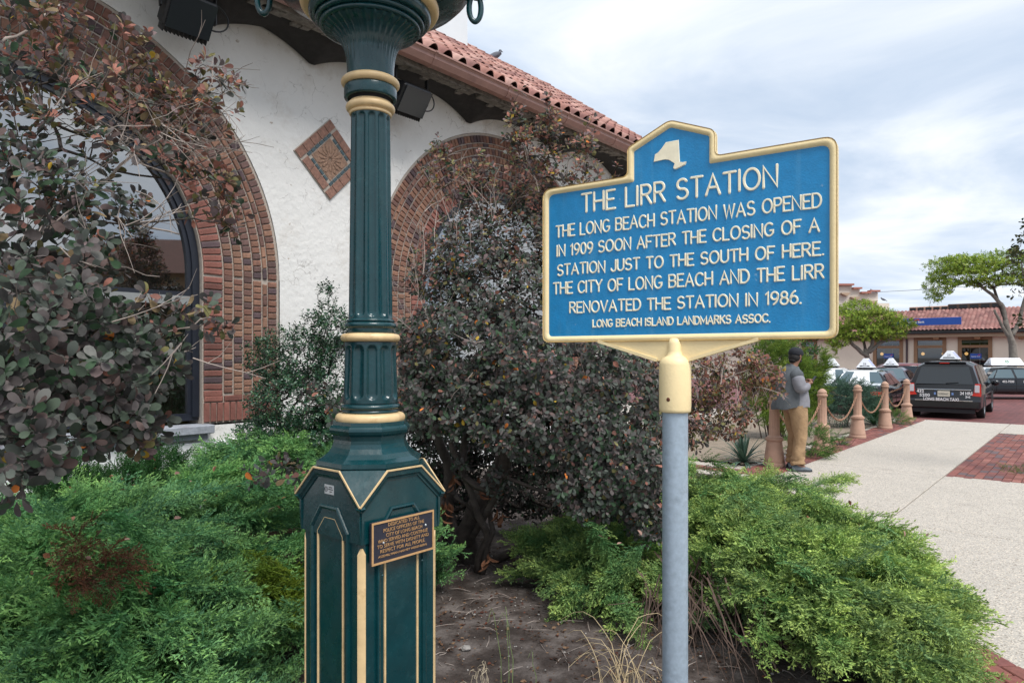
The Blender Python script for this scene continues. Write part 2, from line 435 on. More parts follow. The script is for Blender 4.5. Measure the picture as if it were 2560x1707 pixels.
# pavement: base sheet, cast slabs with open joints, kerb face
pav = thing('pavement', None, None); del pav['label']; del pav['category']; pav['kind'] = 'structure'
add(pav, 'bedding', [tn(-12, -30, -0.03), tn(-12, 20, -0.03), tn(T_END - 0.02, 20, -0.03), tn(T_END - 0.02, -30, -0.03)], [(0, 1, 2, 3)], M['joint'])
tc_ = [-8, -4.5, -1.0, 0.6, 4.0, 7.4, 10.8, 14.2, 17.6, T_END]
nc_ = [-14, -10, -6.6, -3.27, -1.55, 1.6, 4.8, 8]
gp = 0.006
for i in range(len(tc_) - 1):
    for j in range(len(nc_) - 1):
        if nc_[j] == -1.55 and tc_[i] in (10.8, 14.2):
            continue
        t0, t1, n0, n1 = tc_[i] + gp, tc_[i + 1] - gp, nc_[j] + gp, nc_[j + 1] - gp
        g = G(); b = 0.006
        P = [tn(t0, n0, -0.025), tn(t0, n1, -0.025), tn(t1, n1, -0.025), tn(t1, n0, -0.025),
             tn(t0, n0, -b), tn(t0, n1, -b), tn(t1, n1, -b), tn(t1, n0, -b),
             tn(t0 + b, n0 + b), tn(t0 + b, n1 - b), tn(t1 - b, n1 - b), tn(t1 - b, n0 + b)]
        g.add(P, [(8, 9, 10, 11)] + [(a, (a + 1) % 4, (a + 1) % 4 + 4, a + 4) for a in range(4)] + [(a + 4, (a + 1) % 4 + 4, (a + 1) % 4 + 8, a + 8) for a in range(4)])
        g.out(pav, 'slab', M['concrete'])
# sloping kerb ramp down to the road
g = G()
ks = np.linspace(-25, 20, 46)
row = lambda t, z, w=0.0: [tn(t + w * math.sin(k * 0.9), k, z) for k in ks]
g.loft([row(T_END, 0.0), row(T_END + 0.12, -0.012), row(T_END + 0.26, -0.06), row(T_END + 0.34, ROADZ + 0.005), row(T_END + 0.36, ROADZ - 0.03)], closed=False)
g.out(pav, 'kerb', M['concrete'], smooth=True)

brick_cols = [(0.19, 0.062, 0.050), (0.21, 0.075, 0.058), (0.165, 0.057, 0.050), (0.24, 0.095, 0.075), (0.10, 0.068, 0.072), (0.145, 0.052, 0.047)]
def paver_mesh(L, Wd, H=0.03, b=0.005):
    g = G()
    P = []
    for z, q in ((-H, 0), (-b, 0), (0, b)):
        for sx, sy in ((-1, -1), (1, -1), (1, 1), (-1, 1)):
            P.append((sx * (L / 2 - q), sy * (Wd / 2 - q), z))
    g.add(P, [(8, 9, 10, 11)] + [(a, (a + 1) % 4, (a + 1) % 4 + 4, a + 4) for a in range(4)] + [(a + 4, (a + 1) % 4 + 4, (a + 1) % 4 + 8, a + 8) for a in range(4)])
    return np.array(P, float), g.F, mk_mesh('brick', P, g.F, M['paver'])
def near_first(items, limit=300, eye=(0, 0, 1.6)):
    items.sort(key=lambda it: float(np.linalg.norm(np.array(it[0]) - eye)))
    return items[:limit], items[limit:]
def in_view(p, m=0.06):
    u = p[0] / max(p[1], 0.1); v = (1.6 - p[2]) / max(p[1], 0.1)
    return p[1] > 0.3 and abs(u) < 0.75 + m and -0.52 - m < v < 0.48 + m
def lay_pavers(root, items, pv, pf, pm, limit=300):
    items = [it for it in items if in_view(it[0], 0.12)]
    a, b = near_first(items, limit)
    for c, ang, col in a:
        Mx = Matrix.Translation(Vector(c)) @ Matrix.Rotation(ang, 4, 'Z') @ Matrix.Rotation(rng.normal(0, 0.006), 4, 'X')
        inst(root, 'brick', pm, Mx, col)
    if b:
        VV = []; FF = []; CC = []
        for c, ang, col in b:
            ca, sa = math.cos(ang), math.sin(ang)
            Rm = np.array([[ca, sa, 0], [-sa, ca, 0], [0, 0, 1]])
            FF += [tuple(i + len(VV) * len(pv) for i in f) for f in pf]
            VV.append(pv @ Rm + np.array(c)); CC += [col] * len(pv)
        add(root, 'brickwork', np.concatenate(VV), FF, M['paver_v'], cols=np.array(CC), world=True, kind='stuff')
def bcol():
    k = rng.choice(6, p=[0.26, 0.22, 0.18, 0.12, 0.12, 0.10]); c = np.array(brick_cols[k]) * rng.uniform(0.8, 1.2)
    return tuple(c)
angD = math.atan2(d2[1], d2[0])
pvA = paver_mesh(0.197, 0.096)
# brick panel in the pavement on the right
patch = thing('brick_patch', None, None, tn(10.8, -1.55)); del patch['label']; del patch['category']; patch['kind'] = 'structure'
its = []
for r in range(31):
    for q in range(34):
        t = 10.83 + q * 0.203 + (0.1 if r % 2 else 0); n = -1.49 + r * 0.102
        if t > 17.5: continue
        c = tn(t, n, rng.normal(0, 0.0015)); its.append(((c[0], c[1], c[2]), angD, bcol()))
lay_pavers(patch, its, *pvA)
# brick border along the bollards
bord = thing('brick_border', None, None, tn(9.6, -3.5)); del bord['label']; del bord['category']; bord['kind'] = 'structure'
its = []
for r in range(5):
    for q in range(52):
        t = 9.45 + q * 0.203 + (0.1 if r % 2 else 0); n = -3.33 - r * 0.102
        c = tn(t, n, 0.012 + rng.normal(0, 0.0015)); its.append(((c[0], c[1], c[2]), angD, bcol()))
for r in range(3):
    for q in range(9):
        c = tn(9.4 - r * 0.102, -3.4 - q * 0.203 - (0.1 if r % 2 else 0), 0.012); its.append(((c[0], c[1], c[2]), angD + PI / 2, bcol()))
lay_pavers(bord, its, *pvA)
# brick border of the near bed, bottom right
bord2 = thing('brick_edging', None, None, (2.5, 3.6, 0)); del bord2['label']; del bord2['category']; bord2['kind'] = 'structure'
its = []
for r in range(7):
    for q in range(-4, 12):
        y = 2.8 + q * 0.203 + (0.1 if r % 2 else 0); x = 2.55 - r * 0.102 + 0.03 * math.sin(y)
        # follow the gently angled edge of the bed
        x += (3.75 - y) * 0.06
        its.append(((x, y, 0.014 + rng.normal(0, 0.002)), R(93), bcol()))
lay_pavers(bord2, its, *pvA)

def hnoise(x, y, s=1.0, seed=0):
    a = np.sin(x * 1.7 * s + seed) * np.cos(y * 2.1 * s - seed * 1.3) + 0.5 * np.sin(x * 4.3 * s + y * 3.1 * s + seed * 2) + 0.25 * np.sin(x * 9.7 * s - y * 8.3 * s + seed)
    return a / 1.75
def inpoly(x, y, poly):
    c = np.zeros(x.shape, bool); j = len(poly) - 1
    for i in range(len(poly)):
        xi, yi = poly[i]; xj, yj = poly[j]
        cond = ((yi > y) != (yj > y)) & (x < (xj - xi) * (y - yi) / (yj - yi + 1e-12) + xi)
        c ^= cond; j = i
    return c
def bed(name, poly, m, h=0.03, step=0.07):
    xs = np.arange(min(p[0] for p in poly), max(p[0] for p in poly), step); ys = np.arange(min(p[1] for p in poly), max(p[1] for p in poly), step)
    X, Y = np.meshgrid(xs, ys, indexing='ij')
    ins = inpoly(X, Y, poly)
    Zz = 0.012 + h * (0.6 + 0.5 * hnoise(X, Y, 1.3, 2)) + rng.normal(0, h * 0.10, X.shape)
    V = np.stack([X, Y, Zz], 2).reshape(-1, 3); ny = len(ys); idx = np.arange(len(V)).reshape(len(xs), ny)
    cell = ins[:-1, :-1] & ins[1:, :-1] & ins[:-1, 1:] & ins[1:, 1:]
    a, b, c, d = idx[:-1, :-1][cell], idx[1:, :-1][cell], idx[1:, 1:][cell], idx[:-1, 1:][cell]
    return add(None, name, V, np.stack([a, b, c, d], 1), m, smooth=True, kind='structure')
bedA = [(-9, -1), (2.9, -1), (2.35, 2.4), (1.9, 3.2), (1.9, 4.2), (2.75, 5.2), (3.3, 7.2), (3.2, 8.8), (2.3, 9.6), (0.2, 9.9), (-1.2, 9.2), (-6, 3.5), (-9, 0)]
bed('planting_bed', bedA, M['soil'])
pB = [tn(9.75, -3.82), tn(19.9, -3.82), tn(19.9, -8.2), tn(9.75, -6.6)]
bed('sandy_bed', [(p[0], p[1]) for p in pB], M['sand'], step=0.12)

# ------------------------------------------------------------------ station building
def crackle(m):
    t = m.node_tree; b = t.nodes['Principled BSDF']; src = b.inputs['Base Color'].links[0].from_socket
    tcn = [n for n in t.nodes if n.type == 'TEX_COORD'][0]
    nz = N(t, 'ShaderNodeTexNoise'); nz.inputs['Scale'].default_value = 3.5; nz.inputs['Detail'].default_value = 6; t.links.new(tcn.outputs['Object'], nz.inputs['Vector'])
    ad = N(t, 'ShaderNodeVectorMath', operation='MULTIPLY_ADD'); t.links.new(nz.outputs['Color'], ad.inputs[0]); ad.inputs[1].default_value = (.5, .5, .5); t.links.new(tcn.outputs['Object'], ad.inputs[2])
    vo = N(t, 'ShaderNodeTexVoronoi', feature='DISTANCE_TO_EDGE'); vo.inputs['Scale'].default_value = 3.6; t.links.new(ad.outputs[0], vo.inputs['Vector'])
    r1 = ramp(t, [(0.0, 1.0), (0.020, 0.0)]); t.links.new(vo.outputs['Distance'], r1.inputs[0])
    n2 = N(t, 'ShaderNodeTexNoise'); n2.inputs['Scale'].default_value = 2.2; n2.inputs['Detail'].default_value = 8; n2.inputs['Roughness'].default_value = .7; t.links.new(tcn.outputs['Object'], n2.inputs['Vector'])
    r2 = ramp(t, [(0.50, 0.0), (0.60, 0.75)]); t.links.new(n2.outputs['Fac'], r2.inputs[0])
    mu = N(t, 'ShaderNodeMath', operation='MULTIPLY'); t.links.new(r1.outputs[0], mu.inputs[0]); t.links.new(r2.outputs[0], mu.inputs[1])
    x = N(t, 'ShaderNodeMix', data_type='RGBA'); t.links.new(mu.outputs[0], x.inputs[0]); t.links.new(src, x.inputs[6]); x.inputs[7].default_value = (0.28, 0.26, 0.24, 1)
    # small flaked spots
    n3 = N(t, 'ShaderNodeTexNoise'); n3.inputs['Scale'].default_value = 13; n3.inputs['Detail'].default_value = 7; n3.inputs['Roughness'].default_value = .65; t.links.new(tcn.outputs['Object'], n3.inputs['Vector'])
    r3 = ramp(t, [(0.675, 0.0), (0.70, 0.75)]); t.links.new(n3.outputs['Fac'], r3.inputs[0])
    y = N(t, 'ShaderNodeMix', data_type='RGBA'); t.links.new(r3.outputs[0], y.inputs[0]); t.links.new(x.outputs[2], y.inputs[6]); y.inputs[7].default_value = (0.33, 0.27, 0.21, 1)
    t.links.new(y.outputs[2], b.inputs['Base Color'])
crackle(M['stucco'])
P0 = np.array([-2.95, 7.0, 0.0])
def W(s, o, z): return P0 + D3 * s + N3 * o + Z3 * z
stn = thing('station_building', 'white stucco station with brick arches and red clay tile roof behind the bushes', 'building', W(2, 0, 0))
SA = [-1.85, 4.35]; RZ = 2.43; RO = 2.475; RI = 1.63; SEND = 7.37; WTOP = 5.42; SL = 0.93
# stucco wall with two arched openings
g = G()
ss = sorted(set([round(x, 4) for x in np.linspace(-9, SEND, 60)] + [round(c + RO * math.cos(a), 4) for c in SA for a in np.linspace(0, PI, 49)]))
def topz(s):
    for c in SA:
        if abs(s - c) < RO - 1e-5: return RZ + math.sqrt(RO * RO - (s - c) ** 2)
    return None
for a, b in zip(ss[:-1], ss[1:]):
    mid = (a + b) / 2; ins = any(abs(mid - c) < RO for c in SA)
    if not ins:
        zz = np.linspace(0, WTOP, 9)
        for z0, z1 in zip(zz[:-1], zz[1:]): g.add([W(a, 0, z0), W(b, 0, z0), W(b, 0, z1), W(a, 0, z1)], [(0, 1, 2, 3)])
    else:
        za = topz(a) or RZ; zb = topz(b) or RZ
        g.add([W(a, 0, za), W(b, 0, zb), W(b, 0, WTOP), W(a, 0, WTOP)], [(0, 1, 2, 3)])
        g.add([W(a, 0, za), W(b, 0, zb), W(b, -0.06, zb), W(a, -0.06, za)], [(3, 2, 1, 0)])
        g.add([W(a, 0, 0), W(b, 0, 0), W(b, 0, SL - 0.02), W(a, 0, SL - 0.02)], [(0, 1, 2, 3)])
g.add([W(SEND, 0, 0), W(SEND, -7, 0), W(SEND, -7, WTOP), W(SEND, 0, WTOP)], [(0, 1, 2, 3)])
g.out(stn, 'wall', M['stucco'], world=True)
# arches
bh, bw = 0.0565, 0.095    # brick face
def arch_items(c):
    it = []
    rows = [(RI + 0.005, 0.20)] + [(RI + 0.215 + k * 0.107, 0.097) for k in range(5)] + [(RI + 0.215 + 5 * 0.107, 0.098)]
    for k, (r0, w) in enumerate(rows):
        if k == 5: r0, w = r0, 0.055
        if k == 6: r0, w = r0 - 0.045, 0.105
        rm = r0 + w / 2
        pitch = 0.0675 if k != 5 else 0.118
        # jambs
        z = SL + 0.30 + (0.03 if k % 2 else 0)
        zs = []
        while z < RZ - 0.01: zs.append(z); z += pitch
        for sg in (-1, 1):
            for z in zs: it.append((c + sg * rm, z, 0.0 if sg > 0 else PI, w, pitch, k))
        nseg = int(PI * rm / pitch)
        for i in range(nseg + 1):
            a = PI * (i + 0.5) / (nseg + 1)
            it.append((c + rm * math.cos(a), RZ + rm * math.sin(a), a, w, pitch, k))
    # soldier course and bed course at the foot of each jamb
    for sg in (-1, 1):
        for q in range(12):
            it.append((c + sg * (RI + 0.04 + q * 0.0685), SL + 0.11, PI / 2, 0.20, 0.0685, 9))
        for q in range(4):
            it.append((c + sg * (RI + 0.11 + q * 0.208), SL + 0.245, 0.0, 0.20, 0.0675, 9))
    return it
acols = [(0.215, 0.105, 0.072), (0.18, 0.085, 0.062), (0.25, 0.135, 0.09), (0.13, 0.075, 0.066), (0.22, 0.115, 0.078), (0.16, 0.085, 0.068), (0.235, 0.12, 0.08)]
def brick_geo(w, p):
    # front-bevelled brick, local x radial, y tangential, z out of the wall
    a, b = w / 2 - 0.0045, p / 2 - 0.0055; e = 0.007
    P = []
    for z, q in ((-0.03, 0), (0.010, 0), (0.016, e)):
        for sx, sy in ((-1, -1), (1, -1), (1, 1), (-1, 1)): P.append((sx * (a - q), sy * (b - q), z))
    Fq = [(8, 9, 10, 11)] + [(i, (i + 1) % 4, (i + 1) % 4 + 4, i + 4) for i in range(4)] + [(i + 4, (i + 1) % 4 + 4, (i + 1) % 4 + 8, i + 8) for i in range(4)]
    return np.array(P, float), Fq
BM = {}
def arch(c, limit):
    ap = G(); ths = np.linspace(0, PI, 65)
    for r0, r1 in ((RI - 0.0, RO - 0.005),):
        ri = [W(c + r0 * math.cos(a), -0.012, RZ + r0 * math.sin(a)) for a in ths]; ro = [W(c + r1 * math.cos(a), -0.012, RZ + r1 * math.sin(a)) for a in ths]
        rb = [W(c + r0 * math.cos(a), -0.30, RZ + r0 * math.sin(a)) for a in ths]
        ap.loft([ro, ri, rb], closed=False)
        for sg in (-1, 1):
            ap.add([W(c + sg * r0, -0.012, SL), W(c + sg * r1, -0.012, SL), W(c + sg * r1, -0.012, RZ), W(c + sg * r0, -0.012, RZ)], [(0, 1, 2, 3)])
            ap.add([W(c + sg * r0, -0.012, SL), W(c + sg * r0, -0.30, SL), W(c + sg * r0, -0.30, RZ), W(c + sg * r0, -0.012, RZ)], [(0, 1, 2, 3)])
    A = ap.out(stn, 'brick_arch', M['mortar'], world=True)
    items = []
    for s, z, a, w, p, k in arch_items(c):
        pt = W(s, -0.008, z)
        if not in_view(pt, 0.08): continue
        col = np.array(acols[rng.integers(0, 7)])
        if k in (0, 9): col = np.array([0.20, 0.078, 0.06]) * rng.uniform(0.75, 1.2)
        if rng.random() < 0.10: col = np.array([0.085, 0.055, 0.06])
        col = col * rng.uniform(0.8, 1.15)
        items.append((pt, a, w, p, tuple(col)))
    near, far = near_first(items, limit)
    def mtx(it):
        pt, a, w, p, col = it
        a = a + rng.normal(0, 0.012)
        ca, sa = math.cos(a), math.sin(a)
        ex = D3 * ca + Z3 * sa; ey = -D3 * sa + Z3 * ca; ez = -np.cross(ex, ey)
        if np.dot(ez, N3) < 0: ez = -ez
        ex2 = np.cross(ey, ez)
        mm = Matrix(((ex2[0], ey[0], ez[0], pt[0]), (ex2[1], ey[1], ez[1], pt[1]), (ex2[2], ey[2], ez[2], pt[2]), (0, 0, 0, 1)))
        off = N3 * rng.normal(0, 0.002); mm.translation += Vector(off)
        return mm
    for it in near:
        key = (it[2], it[3])
        if key not in BM: BM[key] = mk_mesh('brick', *brick_geo(*key), M['brick_o'])
        inst(A, 'brick', BM[key], mtx(it), it[4])
    VV = []; FF = []; CC = []; nv = 0
    for it in far:
        P, Fq = brick_geo(it[2], it[3]); mm = np.array(mtx(it))
        VV.append(P @ mm[:3, :3].T + mm[:3, 3]); FF += [tuple(i + nv for i in f) for f in Fq]; nv += 12; CC += [it[4]] * 12
    if VV: add(A, 'brickwork', np.concatenate(VV), FF, M['brick_v'], cols=np.array(CC), world=True, kind='stuff')
    # window: frame, panes, transom
    fo = -0.065
    def ringbar(r0, r1, o0, o1, z0, name, m, parent=stn):
        g = G(); t2 = np.linspace(0, PI, 49)
        pth = [(c + RI_, z0) for RI_ in (1,)]
        rings = []
        def pt(r, a): return (c + r * math.cos(a), RZ + r * math.sin(a))
        seq = [('j', 1)] + [('a', a) for a in t2] + [('j', -1)]
        for kind, v in seq:
            if kind == 'j': q = [(c + v * r0, z0), (c + v * r1, z0)]
            else: q = [pt(r0, v), pt(r1, v)]
            (sa, za), (sb, zb) = q
            rings.append([W(sa, o1, za), W(sb, o1, zb), W(sb, o0, zb), W(sa, o0, za)])
        g.loft(rings, cap=True); return g.out(parent, name, m, world=True)
    fr = ringbar(RI - 0.075, RI - 0.006, fo - 0.08, fo, SL + 0.07, 'window_frame', M['frame'])
    g = G(); fw = RI - 0.09
    for (s0, s1, z0, z1, o) in [(-RI + 0.01, RI - 0.01, SL + 0.035, SL + 0.105, fo - 0.02), (-0.04, 0.04, SL + 0.106, 2.12, fo - 0.02), (-fw, fw, 2.20, 2.245, fo - 0.012)]:
        g.box(W(c + (s0 + s1) / 2, o - 0.03, (z0 + z1) / 2), (s1 - s0, 0.06, z1 - z0), ax=[D3, N3, Z3])
    g.out(fr, 'rail', M['frame'], world=True)
    ringbar(RI - 0.115, RI - 0.0755, fo - 0.07, fo - 0.02, SL + 0.108, 'inner_frame', M['frame'], fr)
    g = G(); g.box(W(c, fo - 0.04, 2.16), (2 * fw, 0.07, 0.085), ax=[D3, N3, Z3]); g.out(stn, 'transom', M['transom'], world=True)
    g = G(); r = RI - 0.1
    pts = [(c + r * math.cos(a), RZ + r * math.sin(a)) for a in np.linspace(0, PI, 41)] + [(c - r, 2.24), (c + r, 2.24)]
    g.add([W(s, fo - 0.05, z) for s, z in pts], [tuple(range(len(pts)))]); g.out(stn, 'pane', M['pane'], world=True)
    for sg in (-1, 1):
        g = G(); a, b = sorted((c + sg * 0.04, c + sg * r))
        g.add([W(a, fo - 0.05, SL + 0.10), W(b, fo - 0.05, SL + 0.10), W(b, fo - 0.05, 2.13), W(a, fo - 0.05, 2.13)], [(0, 1, 2, 3)]); g.out(stn, 'pane', M['pane'], world=True)
arch(SA[0], 300)
arch(SA[1], 300)
# sills and plinth
for c in SA:
    g = G(); g.box(W(c, -0.02, SL - 0.045), (2 * RI + 0.12, 0.30, 0.085), ax=[D3, N3, Z3], bev=0.008)
    g.box(W(c, -0.05, SL - 0.118), (2 * RI + 0.04, 0.24, 0.06), ax=[D3, N3, Z3], bev=0.006)
    g.out(stn, 'sill', M['sill'], world=True)
g = G(); g.box(W(-0.8, 0.02, 0.38), (16.3, 0.05, 0.75), ax=[D3, N3, Z3], bev=0.01); g.out(stn, 'plinth', M['stucco_base'], world=True)
# room behind the windows
g = G()
g.add([W(-9, -2.6, 0), W(SEND - 0.2, -2.6, 0), W(SEND - 0.2, -2.6, 5), W(-9, -2.6, 5)], [(0, 1, 2, 3)])
g.add([W(-9, -0.35, 5.0), W(SEND - 0.2, -0.35, 5.0), W(SEND - 0.2, -2.6, 5), W(-9, -2.6, 5)], [(0, 1, 2, 3)])
g.add([W(-9, -0.35, 0.3), W(SEND - 0.2, -0.35, 0.3), W(SEND - 0.2, -2.6, 0.3), W(-9, -2.6, 0.3)], [(0, 1, 2, 3)])
g.add([W(1.2, -0.35, 0), W(1.2, -2.6, 0), W(1.2, -2.6, 5), W(1.2, -0.35, 5)], [(0, 1, 2, 3)])
g.out(stn, 'room', M['room'], world=True)
g = G(); g.box(W(SA[0] + 1.0, -0.45, 1.45), (1.35, 0.02, 1.3), ax=[D3, N3, Z3]); g.out(stn, 'blind', M['blind'], world=True)
g = G(); g.box(W(SA[0] + 0.93, -0.40, 1.6), (0.10, 0.03, 1.1), ax=[D3, N3, Z3]); g.box(W(SA[0] + 1.05, -0.40, 2.03), (0.34, 0.03, 0.12), ax=[D3, N3, Z3]); g.out(stn, 'interior_panel', M['orange'], world=True)
# diamond ornament
dm = G(); cs, cz, hd = 1.262, 3.895, 0.475
def rot45(u, v): return (cs + (u - v) * math.sqrt(0.5), cz + (u + v) * math.sqrt(0.5))
H_ = hd * math.sqrt(0.5)
ex = (D3 + Z3) * math.sqrt(0.5); ey = (-D3 + Z3) * math.sqrt(0.5)
dm.box(W(cs, 0.004, cz), (2 * H_, 2 * H_, 0.02), ax=[ex, ey, N3], bev=0.004)
orn = dm.out(stn, 'diamond_ornament', M['mortar'], world=True)
def orn_tile(u, v, a, b, m, h=0.010, nm='tile'):
    s, z = rot45(u, v); g = G(); g.box(W(s, 0.014 + h / 2, z), (a, b, h), ax=[ex, ey, N3], bev=0.002); g.out(orn, nm, m, world=True)
q = H_ - 0.006; bt = 0.105
for k in range(5):
    L = 2 * q / 5
    for sg in (-1, 1):
        orn_tile(-q + L * (k + 0.5), sg * (q - bt / 2), L - 0.006, bt - 0.006, M['terracotta'])
        if 0 < k < 4: orn_tile(sg * (q - bt / 2), -q + L * (k + 0.5), bt - 0.006, L - 0.006, M['terracotta'])
ib = q - bt - 0.022
for k in range(6):
    L = 2 * (ib + 0.02) / 6
    for sg in (-1, 1):
        orn_tile(-ib - 0.02 + L * (k + 0.5), sg * ib, L - 0.010, 0.034, M['bluetile'], 0.008)
        if 0 < k < 5: orn_tile(sg * ib, -ib - 0.02 + L * (k + 0.5), 0.034, L - 0.010, M['bluetile'], 0.008)
iq = ib - 0.024
for a in (-1, 1):
    for b in (-1, 1):
        orn_tile(a * iq / 2, b * iq / 2, iq - 0.006, iq - 0.006, M['ornament'], 0.006, 'relief_tile')
g = G()
for k in range(16):
    a = k * PI / 8; L = iq * (0.95 if k % 2 else 0.75)
    for tt in (0.35, 0.62, 0.86):
        u, v = math.cos(a) * L * tt, math.sin(a) * L * tt; s, z = rot45(u, v)
        dr = ex * math.cos(a) + ey * math.sin(a); pr = -ex * math.sin(a) + ey * math.cos(a)
        g.ball(W(s, 0.021, z), (0.034, 0.010 + 0.012 * tt, 0.006), 8, 5, ax=[dr, pr, N3])
g.out(orn, 'leaf_relief', M['ornament'], world=True, smooth=True)
# eaves
EO, EZ = 0.72, 5.10
S0, S1 = -9.0, 9.2
g = G()
prof = [(EO - 0.10, EZ + 0.13), (EO - 0.10, EZ + 0.02), (EO - 0.04, EZ - 0.01), (EO + 0.03, EZ + 0.00), (EO + 0.075, EZ + 0.06), (EO + 0.078, EZ + 0.09), (EO + 0.095, EZ + 0.112), (EO + 0.112, EZ + 0.116), (EO + 0.112, EZ + 0.138), (EO + 0.09, EZ + 0.138), (EO + 0.065, EZ + 0.11), (EO + 0.0, EZ + 0.07), (EO - 0.08, EZ + 0.11)]
g.loft([[W(s, o, z) for o, z in prof] for s in (S0, S1)], cap=True)
for s in np.arange(S0 + 0.4, S1, 1.35):
    g.loft([[W(s + ds, o + (0.006 if o > EO else -0.004), z + (0.006 if z > EZ + 0.1 else -0.006)) for o, z in prof[:9]] for ds in (-0.02, 0.02)], cap=True)
g.out(stn, 'gutter', M['gutter'], world=True)
g = G()     # peeling fascia board and rotten lath
for s in np.arange(S0, S1, 0.12):
    j = lambda a: a + rng.normal(0, 0.006)
    g.box(W(s + 0.06, j(EO - 0.13), j(EZ + 0.07)), (0.124, 0.03, 0.20), ax=[D3, N3, Z3])
    if rng.random() < 0.8:
        g.box(W(s + 0.06, j(EO - 0.20), j(EZ - 0.005)), (0.125, 0.10, 0.035 + rng.uniform(0, 0.03)), ax=[D3, N3, Z3])
    if rng.random() < 0.3:
        g.box(W(s + 0.06, j(EO - 0.27), j(EZ - 0.03)), (0.1, 0.06, 0.03), ax=[D3 * 0.99 + Z3 * 0.1, N3, Z3])
g.out(stn, 'fascia', M['rotten'], world=True)
g = G()
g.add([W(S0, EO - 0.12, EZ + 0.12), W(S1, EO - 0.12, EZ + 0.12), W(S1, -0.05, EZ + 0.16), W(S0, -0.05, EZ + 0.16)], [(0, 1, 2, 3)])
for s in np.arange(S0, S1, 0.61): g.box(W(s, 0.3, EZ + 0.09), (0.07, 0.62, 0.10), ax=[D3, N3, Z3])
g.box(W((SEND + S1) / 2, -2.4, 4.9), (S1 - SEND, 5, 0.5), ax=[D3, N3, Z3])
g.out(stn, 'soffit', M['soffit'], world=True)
# sagging bird netting under the eave
g = G(); sv = np.linspace(S0, SEND + 0.1, 420); rings = []
hang = [-4.2, -0.2, 1.0, 3.55, 5.6, 7.4]
for s in sv:
    dmin = min(abs(s - h) for h in hang)
    dz = 0.24 * max(0.0, 1 - dmin / 1.0) ** 2.4 + 0.10
    rings.append([W(s, 0.006, EZ + 0.16 - dz), W(s, 0.06, EZ + 0.13 - dz), W(s, 0.3, EZ + 0.05 - dz * 0.5), W(s, EO - 0.22, EZ + 0.04)])
g.loft(rings, closed=False); g.out(stn, 'netting', M['net'], world=True, smooth=True)
# roof
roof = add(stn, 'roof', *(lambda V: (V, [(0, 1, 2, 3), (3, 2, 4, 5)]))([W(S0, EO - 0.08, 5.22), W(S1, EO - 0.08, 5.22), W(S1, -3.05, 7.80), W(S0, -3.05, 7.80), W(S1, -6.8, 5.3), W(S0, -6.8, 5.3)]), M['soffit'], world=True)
slope = (7.84 - 5.22) / (EO - 0.08 + 3.05); ang = math.atan(slope)
UPv = -N3 * math.cos(ang) + Z3 * math.sin(ang); NRM = N3 * math.sin(ang) + Z3 * math.cos(ang)
tw, tl = 0.245, 0.36
def tile_geo():
    # S-shaped clay tile, local x across, y up-slope, z out; two rings
    xs = np.linspace(-0.5, 0.5, 11); P = []
    for y, dz in ((-0.02, 0.036), (0.40, 0.0)):
        for th in (0.0, -0.014):
            for x in xs:
                h = 0.088 * max(0.0, math.cos(x * PI * 1.45)) ** 0.7 if abs(x) < 0.345 else -0.018 * math.sin((abs(x) - 0.345) / 0.155 * PI / 2)
                P.append((x * tw, y, h + dz + th))
    n = len(xs); Fq = []
    for i in range(n - 1):
        Fq.append((i, i + 1, 2 * n + i + 1, 2 * n + i))           # top
        Fq.append((n + i, n + i + 1, i + 1, i))                   # front lip
    return np.array(P), Fq
tP, tF = tile_geo(); TM = mk_mesh('tile', tP, tF, M['tile_o'], smooth=True)
tcol = [(0.41, 0.215, 0.18), (0.36, 0.175, 0.14), (0.49, 0.30, 0.255), (0.30, 0.14, 0.12), (0.44, 0.25, 0.21), (0.25, 0.125, 0.11)]
items = []
eo = W(0, EO + 0.0, 5.285)
for r in range(13):
    for k in range(int((S1 - S0) / tw)):
        s = S0 + (k + 0.5) * tw
        p = W(s, EO + 0.05, 5.225) + UPv * (r * tl)
        if not in_view(p, 0.05): continue
        col = np.array(tcol[rng.integers(0, 6)]) * rng.uniform(0.85, 1.15)
        items.append((p, col))
near, far = near_first(items, 300)
def tm(p):
    e = D3 + UPv * rng.normal(0, 0.01); e /= np.linalg.norm(e)
    q = p + NRM * rng.normal(0, 0.003) + UPv * rng.normal(0, 0.008)
    return Matrix(((e[0], UPv[0], NRM[0], q[0]), (e[1], UPv[1], NRM[1], q[1]), (e[2], UPv[2], NRM[2], q[2]), (0, 0, 0, 1)))
for p, col in near: inst(roof, 'tile', TM, tm(p), col)
VV = []; FF = []; CC = []
for i, (p, col) in enumerate(far):
    mm = np.array(tm(p)); VV.append(tP @ mm[:3, :3].T + mm[:3, 3]); FF += [tuple(q + i * len(tP) for q in f) for f in tF]; CC += [tuple(col)] * len(tP)
if VV: add(roof, 'tiling', np.concatenate(VV), FF, M['tile_v'], smooth=True, cols=np.array(CC), world=True, kind='stuff')
# ridge caps
for k in range(int((S1 - 2) / 0.38)):
    s = 2 + k * 0.38; g = G(); a = np.linspace(-0.15 * PI, 1.15 * PI, 9)
    rr = [(0.115, 0.0), (0.10, 0.40)]
    g.loft([[W(s + q, -3.05 + r * math.cos(x), 7.86 + (0.02 if q == 0 else 0) + r * math.sin(x)) for x in a] for r, q in rr] + [[W(s + 0.001, -3.05 + 0.095 * math.cos(x), 7.87 + 0.095 * math.sin(x)) for x in a]][:0], closed=False)
    g.out(roof, 'ridge_tile', mat('ridge_tile_clay', (0.46, 0.19, 0.13), 0.8, var=0.2) if k == 0 else bpy.data.materials['ridge_tile_clay'], world=True, smooth=True)
